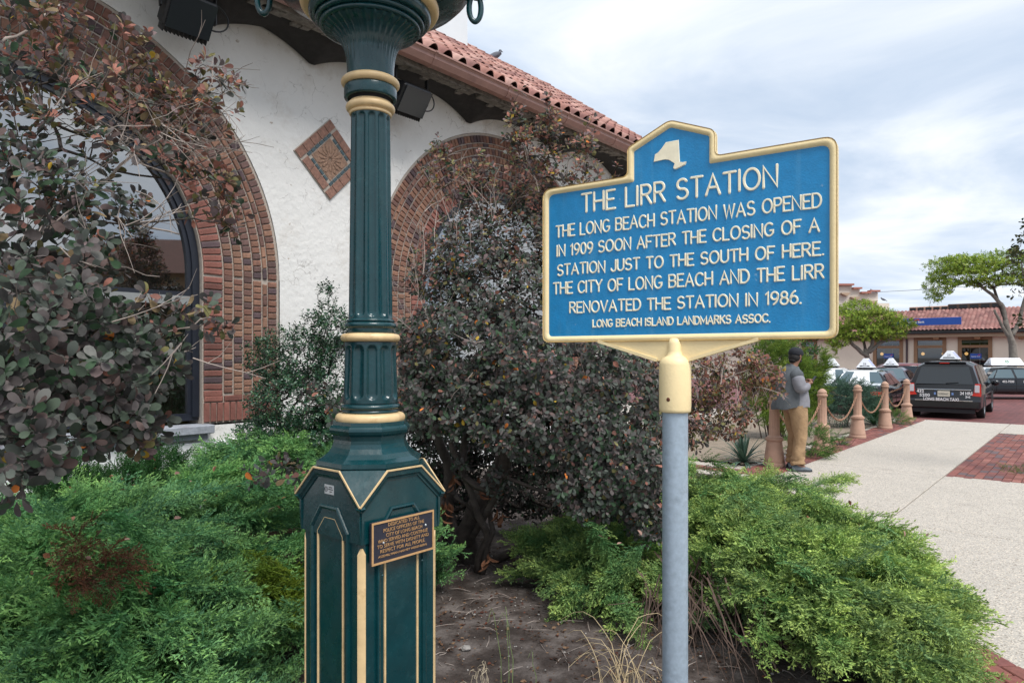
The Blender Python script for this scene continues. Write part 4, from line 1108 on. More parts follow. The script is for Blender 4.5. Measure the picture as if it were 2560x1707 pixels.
# single-stroke cast lettering ------------------------------------------------
def arc(cx, cy, rx, ry, a0, a1, n=10):
    return [(cx + rx * math.cos(R(a)), cy + ry * math.sin(R(a))) for a in np.linspace(a0, a1, n)]
GL = {   # width, strokes in a box height 1
 'A': (0.74, [[(0, 0), (0.37, 1), (0.74, 0)], [(0.14, 0.36), (0.60, 0.36)]]),
 'B': (0.62, [[(0.36, 0.53), (0, 0.53), (0, 1), (0.36, 1)] + arc(0.36, 0.765, 0.22, 0.235, 90, -90)[1:], [(0.36, 0.53)] + arc(0.36, 0.265, 0.26, 0.265, 90, -90) + [(0, 0), (0, 0.53)]]),
 'C': (0.68, [arc(0.38, 0.5, 0.38, 0.5, 42, 318, 20)]),
 'D': (0.66, [[(0, 0), (0, 1), (0.26, 1)] + arc(0.26, 0.5, 0.40, 0.5, 90, -90, 14)[1:] + [(0, 0)]]),
 'E': (0.52, [[(0.52, 1), (0, 1), (0, 0), (0.54, 0)], [(0, 0.52), (0.44, 0.52)]]),
 'F': (0.50, [[(0.52, 1), (0, 1), (0, 0)], [(0, 0.50), (0.42, 0.50)]]),
 'G': (0.72, [arc(0.38, 0.5, 0.38, 0.5, 48, 325, 20) + [(0.70, 0.42), (0.44, 0.42)]]),
 'H': (0.62, [[(0, 0), (0, 1)], [(0.62, 0), (0.62, 1)], [(0, 0.5), (0.62, 0.5)]]),
 'I': (0.0, [[(0, 0), (0, 1)]]),
 'J': (0.46, [[(0.46, 1), (0.46, 0.26)] + arc(0.23, 0.24, 0.23, 0.24, 0, -180, 9)]),
 'K': (0.60, [[(0, 0), (0, 1)], [(0.58, 1), (0, 0.40)], [(0.20, 0.58), (0.62, 0)]]),
 'L': (0.50, [[(0, 1), (0, 0), (0.50, 0)]]),
 'M': (0.80, [[(0, 0), (0, 1), (0.40, 0.25), (0.80, 1), (0.80, 0)]]),
 'N': (0.66, [[(0, 0), (0, 1), (0.66, 0), (0.66, 1)]]),
 'O': (0.78, [arc(0.39, 0.5, 0.39, 0.5, 90, 450, 24)]),
 'P': (0.56, [[(0, 0), (0, 1), (0.30, 1)] + arc(0.30, 0.73, 0.26, 0.27, 90, -90)[1:] + [(0, 0.46)]]),
 'R': (0.60, [[(0, 0), (0, 1), (0.30, 1)] + arc(0.30, 0.75, 0.26, 0.25, 90, -90)[1:] + [(0, 0.5)], [(0.28, 0.5), (0.60, 0)]]),
 'S': (0.60, [arc(0.30, 0.745, 0.27, 0.255, 30, 270, 12)[:-1] + arc(0.30, 0.255, 0.30, 0.255, 90, -150, 12)]),
 'T': (0.62, [[(0, 1), (0.62, 1)], [(0.31, 1), (0.31, 0)]]),
 'U': (0.62, [[(0, 1), (0, 0.31)] + arc(0.31, 0.31, 0.31, 0.31, 180, 360, 11) + [(0.62, 1)]]),
 'V': (0.68, [[(0, 1), (0.34, 0), (0.68, 1)]]),
 'W': (0.92, [[(0, 1), (0.23, 0), (0.46, 0.95), (0.69, 0), (0.92, 1)]]),
 'Y': (0.64, [[(0, 1), (0.32, 0.48), (0.64, 1)], [(0.32, 0.48), (0.32, 0)]]),
 '1': (0.18, [[(0, 0.80), (0.18, 1), (0.18, 0)]]),
 '9': (0.54, [arc(0.27, 0.70, 0.27, 0.30, -20, 340, 20), arc(0.06, 0.70, 0.48, 0.72, 8, -75, 9)]),
 '0': (0.56, [arc(0.28, 0.5, 0.28, 0.5, 90, 450, 22)]),
 '8': (0.56, [arc(0.28, 0.76, 0.22, 0.24, 90, 450, 18), arc(0.28, 0.27, 0.28, 0.27, 90, 450, 20)]),
 '6': (0.54, [arc(0.27, 0.30, 0.27, 0.30, 160, 520, 20), arc(0.48, 0.30, 0.48, 0.72, 188, 105, 9)]),
 '.': (0.04, [[(0, 0.03), (0.04, 0.03)]]),
}
def stroke_text(txt, t0, t1, zb, h, sw, par, name='lettering', depth=0.0042, jit=0.014):
    gap = 0.20; spc = 0.50
    tot = 0; seq = []
    for i, ch in enumerate(txt):
        if ch == ' ': tot += spc; continue
        seq.append((ch, tot)); tot += GL[ch][0] + gap + (0.04 if ch in 'I1' else 0)
    tot -= gap
    k = (t1 - t0) / (tot * h)          # horizontal squeeze
    g = G()
    for ch, x0 in seq:
        dz = rng.normal(0, jit) * h; ro = rng.normal(0, 0.018)
        for st in GL[ch][1]:
            st = [q for i_, q in enumerate(st) if i_ == 0 or abs(q[0] - st[i_ - 1][0]) + abs(q[1] - st[i_ - 1][1]) > 1e-4]
            P = np.array([(t0 + (x0 + x) * h * k, zb + y * h + dz + ro * x * h) for x, y in st])
            closed = np.linalg.norm(P[0] - P[-1]) < 1e-6 and len(P) > 4
            if closed: P = P[:-1]
            n = len(P); rings = []
            prof = [(-0.5, 0.0), (-0.42, 0.55), (-0.28, 1.0), (0.28, 1.0), (0.42, 0.55), (0.5, 0.0)]
            for i in range(n):
                a = P[i] - P[i - 1] if (i > 0 or closed) else P[1] - P[0]
                b = P[(i + 1) % n] - P[i] if (i < n - 1 or closed) else P[-1] - P[-2]
                a = a / np.linalg.norm(a); b = b / np.linalg.norm(b); t = a + b
                if np.linalg.norm(t) < 0.35:
                    t = a
                t = t / np.linalg.norm(t); nr = np.array([-t[1], t[0]]); mk_ = min(1.6, 1 / max(0.45, abs(np.dot(nr, np.array([-a[1], a[0]])))))
                rings.append([SP(*(P[i] + nr * v * sw * mk_), FW - 0.001 + w * depth) for v, w in prof])
            if closed: rings.append(rings[0])
            else:
                # tapered ends
                d0 = (P[0] - P[1]); d0 /= np.linalg.norm(d0); d1 = (P[-1] - P[-2]); d1 /= np.linalg.norm(d1)
                s0 = np.array([-d0[1], d0[0]]); s1 = np.array([d1[1] * -1, d1[0]])
                e0 = [SP(*(P[0] + d0 * sw * 0.45 - s0 * v * sw * 0.62), FW - 0.001 + w * depth * 0.2) for v, w in prof]
                e1_ = [SP(*(P[-1] + d1 * sw * 0.45 + s1 * v * sw * 0.62), FW - 0.001 + w * depth * 0.2) for v, w in prof]
                rings = [e0] + rings + [e1_]
            g.loft(rings, closed=False)
    return g.out(par, name, M['letter'], smooth=False)
TL = [('THE LIRR STATION', 0.170, 0.886, 2.153, 0.0690, 0.0100),
      ('THE LONG BEACH STATION WAS OPENED', 0.056, 1.018, 2.069, 0.0440, 0.0071),
      ('IN 1909 SOON AFTER THE CLOSING OF A', 0.061, 1.012, 1.994, 0.0415, 0.0071),
      ('STATION JUST TO THE SOUTH OF HERE.', 0.063, 1.024, 1.919, 0.0405, 0.0071),
      ('THE CITY OF LONG BEACH AND THE LIRR', 0.044, 1.025, 1.846, 0.0430, 0.0071),
      ('RENOVATED THE STATION IN 1986.', 0.118, 0.958, 1.770, 0.0400, 0.0071),
      ('LONG BEACH ISLAND LANDMARKS ASSOC.', 0.218, 0.863, 1.713, 0.0260, 0.0060)]
for tx, a, b, zb, hh, sw in TL: stroke_text(tx, a, b, zb, hh, sw, mk)
mp_ = [(0.461, 2.299), (0.466, 2.326), (0.478, 2.331), (0.492, 2.344), (0.508, 2.363), (0.556, 2.363), (0.560, 2.283), (0.574, 2.279), (0.585, 2.280), (0.580, 2.270), (0.546, 2.259), (0.538, 2.262), (0.539, 2.270), (0.543, 2.279), (0.534, 2.287), (0.520, 2.297), (0.505, 2.301)]
g = G()
mi_ = [(0.5 + (a - 0.52) * 0.95 + 0.02, 2.31 + (b - 2.31) * 0.95) for a, b in mp_]
n = len(mp_)
g.add([SP(t, z, FW - 0.001) for t, z in mp_] + [SP(t, z, FW + 0.004) for t, z in mi_], [tuple(range(n, 2 * n))] + [(i, (i + 1) % n, (i + 1) % n + n, i + n) for i in range(n)])
g.out(mk, 'state_emblem', M['letter'])
# bracket below the board
g = G()
cx_ = SWd / 2 + 0.001
tri = [(0.243, 1.664), (0.243, 1.655), (cx_ - 0.062, 1.586), (cx_ + 0.062, 1.586), (0.829, 1.655), (0.829, 1.664)]
g.prism(tri, -0.010, 0.006, O=SO, U=SU, W=Z3, D=SN)
def rib(a, b, w, h0, h1):
    a = np.array(a); b = np.array(b); t = (b - a) / np.linalg.norm(b - a); nn = np.array([-t[1], t[0]])
    g.prism([tuple(a - nn * w), tuple(b - nn * w), tuple(b + nn * w), tuple(a + nn * w)], h0, h1, O=SO, U=SU, W=Z3, D=SN)
rib((0.243, 1.6585), (cx_ - 0.055, 1.588), 0.0055, -0.0125, 0.0125); rib((cx_ + 0.055, 1.588), (0.829, 1.6585), 0.0055, -0.0125, 0.0125)
g.out(mk, 'bracket', M['cream'])
g = G(); g.lathe([(0.0, 1.40), (0.050, 1.405), (0.0545, 1.409), (0.0545, 1.418), (0.0555, 1.425), (0.0555, 1.572), (0.052, 1.588), (0.040, 1.598), (0.028, 1.606), (0.0245, 1.62), (0.0245, 1.648), (0.018, 1.664), (0.0, 1.67)], seg=48)
g.out(mk, 'collar', M['cream'], smooth=True)
g = G(); hd_ = np.array([-0.62, -0.78, 0]); g.ball(hd_ * 0.0545 + Z3 * 1.452, (0.0075, 0.004, 0.0075), 12, 8, ax=[np.cross(hd_, Z3), hd_, Z3]); g.out(mk, 'set_screw', M['rust'], smooth=True)
g = G(); g.lathe([(0.0445, 0.0), (0.0445, 1.41)], seg=48); g.out(mk, 'pole', M['galv'], smooth=True)
# ------------------------------------------------------------------ vegetation tools
M['leaf_o'] = mat('smoke_bush_leaf', (0.1, 0.1, 0.1), 0.62, src='object', var=0.25, vscale=60, sub=0.18, spec=0.10)
M['leaf_v'] = mat('smoke_bush_foliage', (0.1, 0.1, 0.1), 0.62, src='vertex', var=0.25, vscale=60, sub=0.18, spec=0.10)
M['gloss_v'] = mat('glossy_foliage', (0.1, 0.1, 0.1), 0.35, src='vertex', sub=0.08)
M['needle_v'] = mat('juniper_foliage', (0.1, 0.1, 0.1), 0.65, src='vertex', sub=0.18, spec=0.3)
M['bark'] = mat('grey_brown_bark', (0.060, 0.047, 0.040), 0.95, var=0.5, vscale=16, bump=0.006, bscale=50, dirt=(0.11, 0.095, 0.085), dscale=10)
M['twig'] = mat('pale_dry_twig', (0.30, 0.25, 0.22), 0.9, var=0.35, vscale=20)
M['graybark'] = mat('pale_grey_bark', (0.20, 0.18, 0.155), 0.9, var=0.35, vscale=8, bump=0.01, bscale=20)
M['brownstem'] = mat('brown_stems', (0.10, 0.065, 0.05), 0.95, var=0.4, vscale=12)

def frames(axis, roll=None):
    a = axis / (np.linalg.norm(axis, axis=1, keepdims=True) + 1e-9)
    ref = np.tile(np.array([0, 0, 1.0]), (len(a), 1)); ref[np.abs(a[:, 2]) > 0.95] = (1, 0, 0)
    s = np.cross(ref, a); s /= np.linalg.norm(s, axis=1, keepdims=True); u = np.cross(a, s)
    if roll is not None:
        c, n = np.cos(roll)[:, None], np.sin(roll)[:, None]; s, u = s * c + u * n, -s * n + u * c
    return a, s, u
def place(T, TF, P, A, S, U, sc):
    """template T (k,3) put at P with axes A (x), S (y), U (z)"""
    sc = np.asarray(sc)
    V = P[:, None, :] + sc[:, None, None] * (T[None, :, 0:1] * A[:, None, :] + T[None, :, 1:2] * S[:, None, :] + T[None, :, 2:3] * U[:, None, :])
    k = len(T); Fq = (TF[None] + (np.arange(len(P)) * k)[:, None, None]).reshape(-1, TF.shape[1])
    return V.reshape(-1, 3), Fq
def leaf_template(wid=0.72, bend=0.25, fold=0.12, pet=0.28, n=5, obov=True):
    if obov: prof = {5: [(0, .08), (.18, .46), (.45, .88), (.72, 1.0), (.92, .66), (1, .10)], 3: [(0, .08), (.30, .72), (.72, 1.0), (1, .25)]}[5 if n > 3 else 3]
    else: prof = [(0, .08), (.25, .75), (.5, 1.0), (.75, .75), (1, .03)] if n > 3 else [(0, .08), (.4, 1.0), (.75, .7), (1, .03)]
    V = []
    for x, wv in prof:
        w = wid / 2 * wv; zb = -bend * x * x
        V += [(pet + x, -w, zb + fold * w), (pet + x, 0, zb), (pet + x, w, zb + fold * w)]
    Fq = []
    for i in range(len(prof) - 1):
        a = i * 3
        Fq += [(a, a + 3, a + 4, a + 1), (a + 1, a + 4, a + 5, a + 2)]
    b = len(V); V += [(0, -0.012, 0), (0, 0.012, 0), (pet, 0.012, 0), (pet, -0.012, 0)]
    Fq.append((b, b + 3, b + 2, b + 1))
    return np.array(V), np.array(Fq)
LT = [leaf_template(0.64, 0.18, 0.15), leaf_template(0.58, 0.38, 0.05), leaf_template(0.70, 0.05, 0.28)]
LT3 = [leaf_template(0.64, 0.18, 0.15, n=3), leaf_template(0.58, 0.38, 0.05, n=3), leaf_template(0.70, 0.05, 0.28, n=3)]
def skeleton(P, base, w=0.25):
    """parent index of each point: nearest point that is closer to the base"""
    P = np.vstack([base[None], P]); dist = np.linalg.norm(P - base, axis=1); order = np.argsort(dist); P = P[order]; dist = dist[order]
    par = np.zeros(len(P), int)
    for i in range(1, len(P)):
        v = P[:i] - P[i]; dd = np.linalg.norm(v, axis=1)
        cost = dd + w * dist[:i] * 0.35
        par[i] = int(np.argmin(cost + np.where(dd < 0.02, 0.05, 0)))
    cnt = np.ones(len(P))
    for i in range(len(P) - 1, 0, -1): cnt[par[i]] += cnt[i]
    return P, par, cnt, order
def branch_mesh(P, par, cnt, r0, k=0.45, rmin=0.0018, seg=4, sag=0.0):
    V = []; Fq = []; n = 0
    a = np.arange(seg) / seg * 2 * PI
    for i in range(1, len(P)):
        p = P[par[i]]; q = P[i]; L = np.linalg.norm(q - p)
        if L < 1e-4: continue
        ra = max(rmin, r0 * (cnt[i] / cnt[0]) ** k); rb = max(rmin * 0.8, ra * 0.8)
        t = (q - p) / L; ref = np.array([0, 0, 1.0]) if abs(t[2]) < 0.9 else np.array([1.0, 0, 0])
        u = np.cross(t, ref); u /= np.linalg.norm(u); v = np.cross(t, u)
        mid = (p + q) / 2 + rng.normal(0, 0.04, 3) * L + np.array([0, 0, -sag * L])
        for c, r in ((p, ra), (mid, (ra + rb) / 2), (q, rb)):
            V.append(c + r * (np.cos(a)[:, None] * u + np.sin(a)[:, None] * v))
        for s in range(2):
            for j in range(seg):
                b = n + s * seg; Fq.append((b + j, b + (j + 1) % seg, b + seg + (j + 1) % seg, b + seg + j))
        n += 3 * seg
    return np.concatenate(V), np.array(Fq)
def blob_points(blobs, shell=0.5):
    """blobs: (px,py,Y, rx_px, ry_px, depth_m, n, tone)"""
    P = []; T = []; O = []
    for px, py, Y, rx, ry, dm, n, tone in blobs:
        c = at(px, py, Y); k = Y / F_
        d = rng.normal(0, 1, (n, 3)); d /= np.linalg.norm(d, axis=1, keepdims=True)
        r = rng.uniform(0, 1, (n, 1)) ** (1 / 3) * (1 - shell) + shell * rng.uniform(0.8, 1.05, (n, 1)) if shell < 1 else 1
        q = d * r * np.array([rx * k, dm, ry * k])
        P.append(c + q); T.append(np.full(n, tone)); O.append(d)
    return np.concatenate(P), np.concatenate(T), np.concatenate(O)
def smoke_colors(n, tone):
    """tone 0 dark grey-purple .. 1 warm olive and pink"""
    base = np.array([(0.082, 0.094, 0.082), (0.104, 0.090, 0.088), (0.066, 0.088, 0.064), (0.130, 0.130, 0.120), (0.042, 0.076, 0.042), (0.115, 0.082, 0.076), (0.056, 0.055, 0.053)])
    warm = np.array([(0.22, 0.11, 0.09), (0.16, 0.15, 0.065), (0.28, 0.125, 0.095), (0.17, 0.125, 0.125), (0.19, 0.14, 0.08)])
    c = base[rng.choice(7, n, p=[0.24, 0.20, 0.18, 0.10, 0.10, 0.08, 0.10])]; w = warm[rng.choice(5, n)]
    c = np.where((rng.random(n) < tone)[:, None], w, c)
    orr = rng.random(n) < 0.004; c[orr] = (0.50, 0.16, 0.04)
    yl = rng.random(n) < 0.003 + 0.012 * tone; c[yl] = (0.30, 0.20, 0.03)
    return c * rng.uniform(0.7, 1.55, (n, 1))
def shrub(root, pts, tones, base, leaf_len, r0, per=8, indiv=300, bare=0.25, up=0.5, tmpl=LT, colors=smoke_colors, lv=None, seg=4, twigs=True, cheap=False, spread=0.05, face=0.0):
    P, par, cnt, order = skeleton(pts, base)
    V, Fq = branch_mesh(P, par, cnt, r0, seg=seg)
    add(root, 'branches', V, Fq, M['bark'], smooth=True, world=True)
    idx = np.arange(1, len(P)); tone = tones[order[1:] - 1]
    dirs = P[idx] - P[par[idx]]; dirs /= (np.linalg.norm(dirs, axis=1, keepdims=True) + 1e-9)
    out = P[idx] - pts.mean(0); out /= np.linalg.norm(out, axis=1, keepdims=True)
    ax = dirs * 0.5 + out * 0.6 + np.array([0, -face, up]) + rng.normal(0, 0.35, dirs.shape); ax /= np.linalg.norm(ax, axis=1, keepdims=True)
    n = len(idx); LP = []; LA = []; LR = []; LS = []; LC = []
    for i in range(n):
        m = int(rng.integers(max(2, per - 3), per + 3)); a, s, u = frames(ax[i:i + 1]); a, s, u = a[0], s[0], u[0]
        ph = rng.uniform(0, 6.28); L = spread * rng.uniform(0.7, 1.4)
        for j in range(m):
            ph += 2.4 + rng.normal(0, 0.25); t = j / m
            tilt = R(78 - 48 * t + rng.normal(0, 9))
            rad = s * math.cos(ph) + u * math.sin(ph)
            dv = a * math.cos(tilt) + rad * math.sin(tilt)
            LP.append(P[idx[i]] + a * L * t); LA.append(dv); LS.append(leaf_len * rng.uniform(0.5, 1.15) * (1 - 0.35 * t)); LR.append(a)
            LC.append(tone[i])
    LP, LA, LR, LS, LC = map(np.array, (LP, LA, LR, LS, LC))
    a = LA; s = np.cross(LR, a); s /= (np.linalg.norm(s, axis=1, keepdims=True) + 1e-9); u = np.cross(a, s)
    tw = rng.normal(0, 0.35, len(a)); c_, n_ = np.cos(tw)[:, None], np.sin(tw)[:, None]; s, u = s * c_ + u * n_, -s * n_ + u * c_
    cols = colors(len(a), LC)
    dist = np.linalg.norm(LP - np.array([0, 0, 1.6]), axis=1)
    vis = np.array([in_view(p, 0.0) for p in LP]); key = np.where(vis, dist, 1e9); o = np.argsort(key)
    near, far = o[:indiv], o[indiv:]
    k = rng.integers(0, len(tmpl), len(a))
    if indiv:
        MS = [mk_mesh('leaf', T, TF, M['leaf_o'], smooth=True) for T, TF in tmpl]
        for i in near:
            sc = LS[i]; mm = Matrix(((a[i][0] * sc, s[i][0] * sc, u[i][0] * sc, LP[i][0]), (a[i][1] * sc, s[i][1] * sc, u[i][1] * sc, LP[i][1]), (a[i][2] * sc, s[i][2] * sc, u[i][2] * sc, LP[i][2]), (0, 0, 0, 1)))
            inst(root, 'leaf', MS[k[i]], mm, cols[i])
    VV = []; FF = []; CC = []; nv = 0
    for q in range(len(tmpl)):
        T, TF = (LT3 if tmpl is LT and cheap else tmpl)[q]; sel = far[k[far] == q]
        if len(sel) == 0: continue
        v, f = place(T, TF, LP[sel], a[sel], s[sel], u[sel], LS[sel]); VV.append(v); FF.append(f + nv); nv += len(v); CC.append(np.repeat(cols[sel], len(T), axis=0))
    add(root, 'foliage', np.concatenate(VV), np.concatenate(FF), lv or M['leaf_v'], smooth=True, cols=np.concatenate(CC), world=True, kind='stuff')
    return P, ax, idx
def dry_twigs(root, starts, dirs, L, m=None, r=0.0022, kids=4):
    g = G()
    for p, d in zip(starts, dirs):
        d = d / np.linalg.norm(d); l = L * rng.uniform(0.5, 1.3); pts = [p]
        for q in range(4):
            d = d + rng.normal(0, 0.16, 3); d /= np.linalg.norm(d); pts.append(pts[-1] + d * l / 4)
        g.tube(pts, np.linspace(r * 1.3, r * 0.5, 5), 3, cap=False)
        for kk in range(rng.integers(1, kids + 1)):
            b = pts[rng.integers(1, 4)]; e = d + rng.normal(0, 0.55, 3); e /= np.linalg.norm(e); ll = l * rng.uniform(0.25, 0.5)
            g.tube([b, b + e * ll * 0.5 + rng.normal(0, 0.05, 3) * ll, b + e * ll], [r * 0.8, r * 0.6, r * 0.35], 3, cap=False)
    return g.out(root, 'dry_twigs', m or M['twig'], world=True, kind='stuff')

# ------------------------------------------------------------------ left smoke bush
sb = thing('smoke_bush', 'tall grey purple smoke bush close at the left edge, olive and pink leaves on top', 'shrub', (-2.75, 2.6, 0))
bl = [(90, 60, 2.9, 130, 90, .35, 30, .7), (250, 150, 2.9, 160, 100, .35, 40, .65), (60, 190, 2.7, 120, 80, .3, 20, .35), (230, 260, 2.8, 220, 70, .3, 46, .6), (420, 225, 3.0, 80, 50, .2, 14, .9),
      (540, 210, 3.1, 50, 45, .15, 12, .8), (470, 300, 3.0, 120, 45, .2, 24, .7), (120, 340, 2.6, 160, 55, .3, 26, .35), (330, 400, 2.8, 130, 40, .25, 5, .3),
      (560, 480, 3.0, 60, 50, .15, 14, .65), (480, 430, 3.0, 60, 40, .15, 6, .6), (520, 560, 3.0, 70, 25, .15, 7, .7), (400, 440, 2.9, 40, 30, .1, 3, .5),
      (60, 460, 2.3, 120, 80, .35, 26, .1), (200, 500, 2.5, 130, 70, .35, 22, .1), (90, 620, 2.2, 150, 90, .3, 36, .12), (240, 560, 2.6, 80, 50, .25, 9, .2), (290, 640, 2.6, 30, 50, .2, 3, .3),
      (110, 780, 2.1, 170, 90, .3, 50, .08), (270, 820, 2.3, 100, 70, .25, 24, .15), (400, 780, 2.5, 60, 40, .15, 7, .4), (500, 800, 2.55, 40, 35, .1, 6, .45),
      (130, 930, 2.0, 170, 90, .3, 50, .02), (310, 930, 2.2, 110, 90, .25, 32, .03), (385, 860, 2.3, 50, 50, .15, 9, .05), (60, 1070, 1.75, 90, 70, .2, 16, 0), (220, 1060, 2.05, 150, 60, .2, 28, 0), (360, 1060, 2.25, 50, 35, .12, 7, .1),
      (40, 1180, 1.7, 60, 60, .12, 8, 0), (10, 880, 1.8, 80, 200, .2, 16, 0), (320, 1110, 2.2, 30, 20, .05, 2, .6), (10, 330, 2.4, 60, 200, .2, 14, .2)]
bl = [(a, b, c, d, e, f, int(n * (1.5 if b > 420 and a < 460 else 1.05)), t) for a, b, c, d, e, f, n, t in bl]
pts, tones, _ = blob_points(bl, 0.25)
P, ax, idx = shrub(sb, pts, tones, np.array([-2.75, 2.6, 0.0]), 0.047, 0.020, per=11, indiv=300, up=0.15, face=0.5)
st = blob_points([(370, 350, 2.85, 150, 45, .25, 46, 0), (300, 300, 2.8, 200, 120, .3, 30, 0), (200, 560, 2.4, 200, 140, .3, 16, 0), (300, 880, 2.2, 200, 120, .2, 10, 0), (480, 220, 3.0, 140, 60, .2, 12, 0)], 0.2)[0]
dry_twigs(sb, st, rng.normal(0, 0.6, st.shape) + np.array([0.5, 0, 0.25]), 0.24, r=0.0021)
for a, b, c, r in [((60, 620, 2.7), (230, 500, 2.8), (330, 385, 2.9), .012), ((330, 385, 2.9), (430, 330, 2.95), (560, 235, 3.05), .007), ((140, 460, 2.7), (300, 560, 2.8), (450, 590, 2.9), .007), ((330, 390, 2.9), (430, 450, 2.95), (560, 520, 3.0), .006), ((0, 110, 2.7), (80, 70, 2.8), (150, 10, 2.9), .008), ((330, 860, 2.4), (420, 830, 2.45), (530, 790, 2.5), .005), ((40, 640, 2.5), (250, 640, 2.6), (400, 690, 2.7), .004)]:
    a, b, c = at(*a), at(*b), at(*c); ts = np.linspace(0, 1, 9)[:, None]; q = (1 - ts) ** 2 * a + 2 * ts * (1 - ts) * b + ts ** 2 * c + rng.normal(0, 0.006, (9, 3))
    g = G(); g.tube(q, np.linspace(r, r * 0.5, 9), 6); g.out(sb, 'limb', M['twig'], world=True, smooth=True)
# ------------------------------------------------------------------ middle smoke bush
sb2 = thing('smoke_bush', 'broad dark smoke bush between lamp post and marker pole with tall leafy shoots', 'shrub', (-0.35, 5.3, 0))
bl = [(1180, 880, 4.9, 190, 130, .5, 150, .05), (1130, 1000, 4.7, 170, 90, .4, 90, .03), (1380, 930, 4.7, 210, 130, .5, 150, .06), (1370, 1060, 4.5, 190, 90, .4, 110, .04), (1540, 1000, 4.8, 140, 120, .4, 90, .08),
      (1560, 1180, 4.35, 110, 110, .3, 90, .05), (1610, 1290, 4.3, 60, 60, .2, 22, .06), (1470, 1220, 4.3, 90, 80, .25, 46, .06), (1250, 730, 5.2, 170, 110, .5, 110, .12), (1160, 640, 5.3, 110, 100, .4, 54, .25), (1310, 600, 5.4, 120, 90, .4, 46, .2),
      (1480, 700, 5.3, 150, 130, .5, 70, .15), (1060, 880, 4.9, 70, 110, .3, 34, .15), (1070, 680, 5.1, 60, 90, .25, 16, .4), (1240, 520, 5.4, 110, 50, .3, 22, .4), (1100, 430, 5.2, 45, 60, .15, 9, .7), (1190, 450, 5.2, 55, 50, .15, 8, .7), (1330, 420, 5.2, 70, 90, .2, 22, .65), (1440, 420, 5.2, 60, 80, .2, 16, .7), (1290, 330, 5.2, 25, 60, .1, 7, .6), (1370, 330, 5.2, 30, 50, .1, 7, .6),
      (1700, 960, 5.5, 110, 90, .4, 60, .75), (1840, 930, 5.6, 90, 55, .3, 34, 1.0), (1780, 1040, 5.5, 100, 60, .3, 34, .85), (1700, 1080, 5.2, 80, 50, .3, 24, .7), (1900, 960, 5.6, 50, 50, .2, 12, 1.0), (1640, 880, 5.4, 70, 60, .2, 20, .7)]
bl = [(a, b, c, d, e, f, int(n * 3.6), t) for a, b, c, d, e, f, n, t in bl]
pts, tones, _ = blob_points(bl, 0.3)
us = blob_points([(1110, 1130, 6.0, 90, 90, .3, 330, 0), (1250, 1120, 6.1, 110, 80, .3, 380, 0), (1400, 1120, 6.0, 110, 90, .3, 380, 0), (1330, 1230, 6.0, 130, 60, .3, 320, 0), (1130, 1240, 6.1, 90, 70, .3, 260, 0), (1500, 1180, 5.8, 90, 90, .3, 200, 0), (1240, 1200, 4.7, 35, 40, .1, 8, 0), (1160, 1180, 4.7, 30, 30, .1, 5, 0), (1060, 1040, 6.0, 60, 80, .3, 200, 0), (1600, 1080, 5.8, 90, 90, .3, 160, .1)], 0.2)  # rear leaf blobs added behind the trunks to darken the open underside
pts = np.vstack([pts, us[0]]); tones = np.concatenate([tones, us[1]])
sh = []; sht = []
for x0, y0, x1, y1, n in [(1290, 640, 1290, 235, 15), (1350, 640, 1375, 250, 15), (1170, 640, 1095, 350, 9), (1230, 600, 1190, 390, 8), (1450, 560, 1480, 300, 15), (1335, 560, 1400, 400, 8), (1250, 560, 1215, 440, 6), (1150, 700, 1080, 470, 6), (1500, 520, 1540, 420, 4), (1300, 460, 1330, 330, 6)]:
    for k in range(n):
        t = k / (n - 1); sh.append(at(x0 + (x1 - x0) * t + rng.normal(0, 5), y0 + (y1 - y0) * t, 5.2 + rng.normal(0, 0.03))); sht.append(0.62)
pts = np.vstack([pts, np.array(sh)]); tones = np.concatenate([tones, sht])
P, ax, idx = shrub(sb2, pts, tones, np.array([-0.40, 5.3, 0.05]), 0.047, 0.045, per=10, indiv=300, up=0.15, face=0.55, cheap=True)
st = blob_points([(1150, 560, 5.1, 110, 130, .25, 34, 0), (1060, 760, 4.8, 60, 130, .2, 22, 0), (1330, 560, 5.2, 170, 100, .3, 26, 0), (1750, 960, 5.3, 170, 120, .3, 44, 0), (1300, 900, 4.6, 240, 160, .3, 16, 0)], 0.2)[0]
dry_twigs(sb2, st, rng.normal(0, 0.5, st.shape) + np.array([0.1, -0.1, 0.9]), 0.34, r=0.0024)
for ps, r in [([(1180, 1430, 5.25), (1160, 1340, 5.2), (1200, 1250, 5.25), (1260, 1150, 5.2), (1290, 1050, 5.2)], .085), ([(1190, 1420, 5.0), (1215, 1330, 4.9), (1170, 1210, 4.8), (1120, 1100, 4.8)], .032), ([(1200, 1420, 4.95), (1232, 1330, 4.9), (1220, 1240, 4.9), (1270, 1180, 4.9)], .022),
              ([(1330, 1370, 5.6), (1270, 1405, 5.3), (1200, 1440, 5.1)], .03), ([(1170, 1440, 5.3), (1110, 1310, 5.4), (1130, 1180, 5.4), (1080, 1060, 5.3)], .06), ([(1215, 1410, 5.2), (1400, 1300, 5.4), (1520, 1180, 5.3)], .035),
              ([(1100, 1215, 4.9), (1150, 1240, 4.9), (1190, 1300, 4.95)], .02)]:
    q = np.array([at(*p) for p in ps]); ts = np.linspace(0, len(q) - 1, 12); qq = np.stack([np.interp(ts, range(len(q)), q[:, i]) for i in range(3)], 1) + rng.normal(0, 0.012, (12, 3)); qq[0][2] = min(qq[0][2], -0.02)
    g = G(); g.tube(qq, np.linspace(r, r * 0.6, 12) * rng.uniform(0.88, 1.12, 12), 9); g.out(sb2, 'trunk', M['bark'], world=True, smooth=True)
M['deadleaf'] = mat('curled_dead_leaf', (0.26, 0.11, 0.055), 0.85, src='vertex', var=0.3, vscale=30)
dl = leaf_template(0.5, 0.9, 0.9, 0.2); 
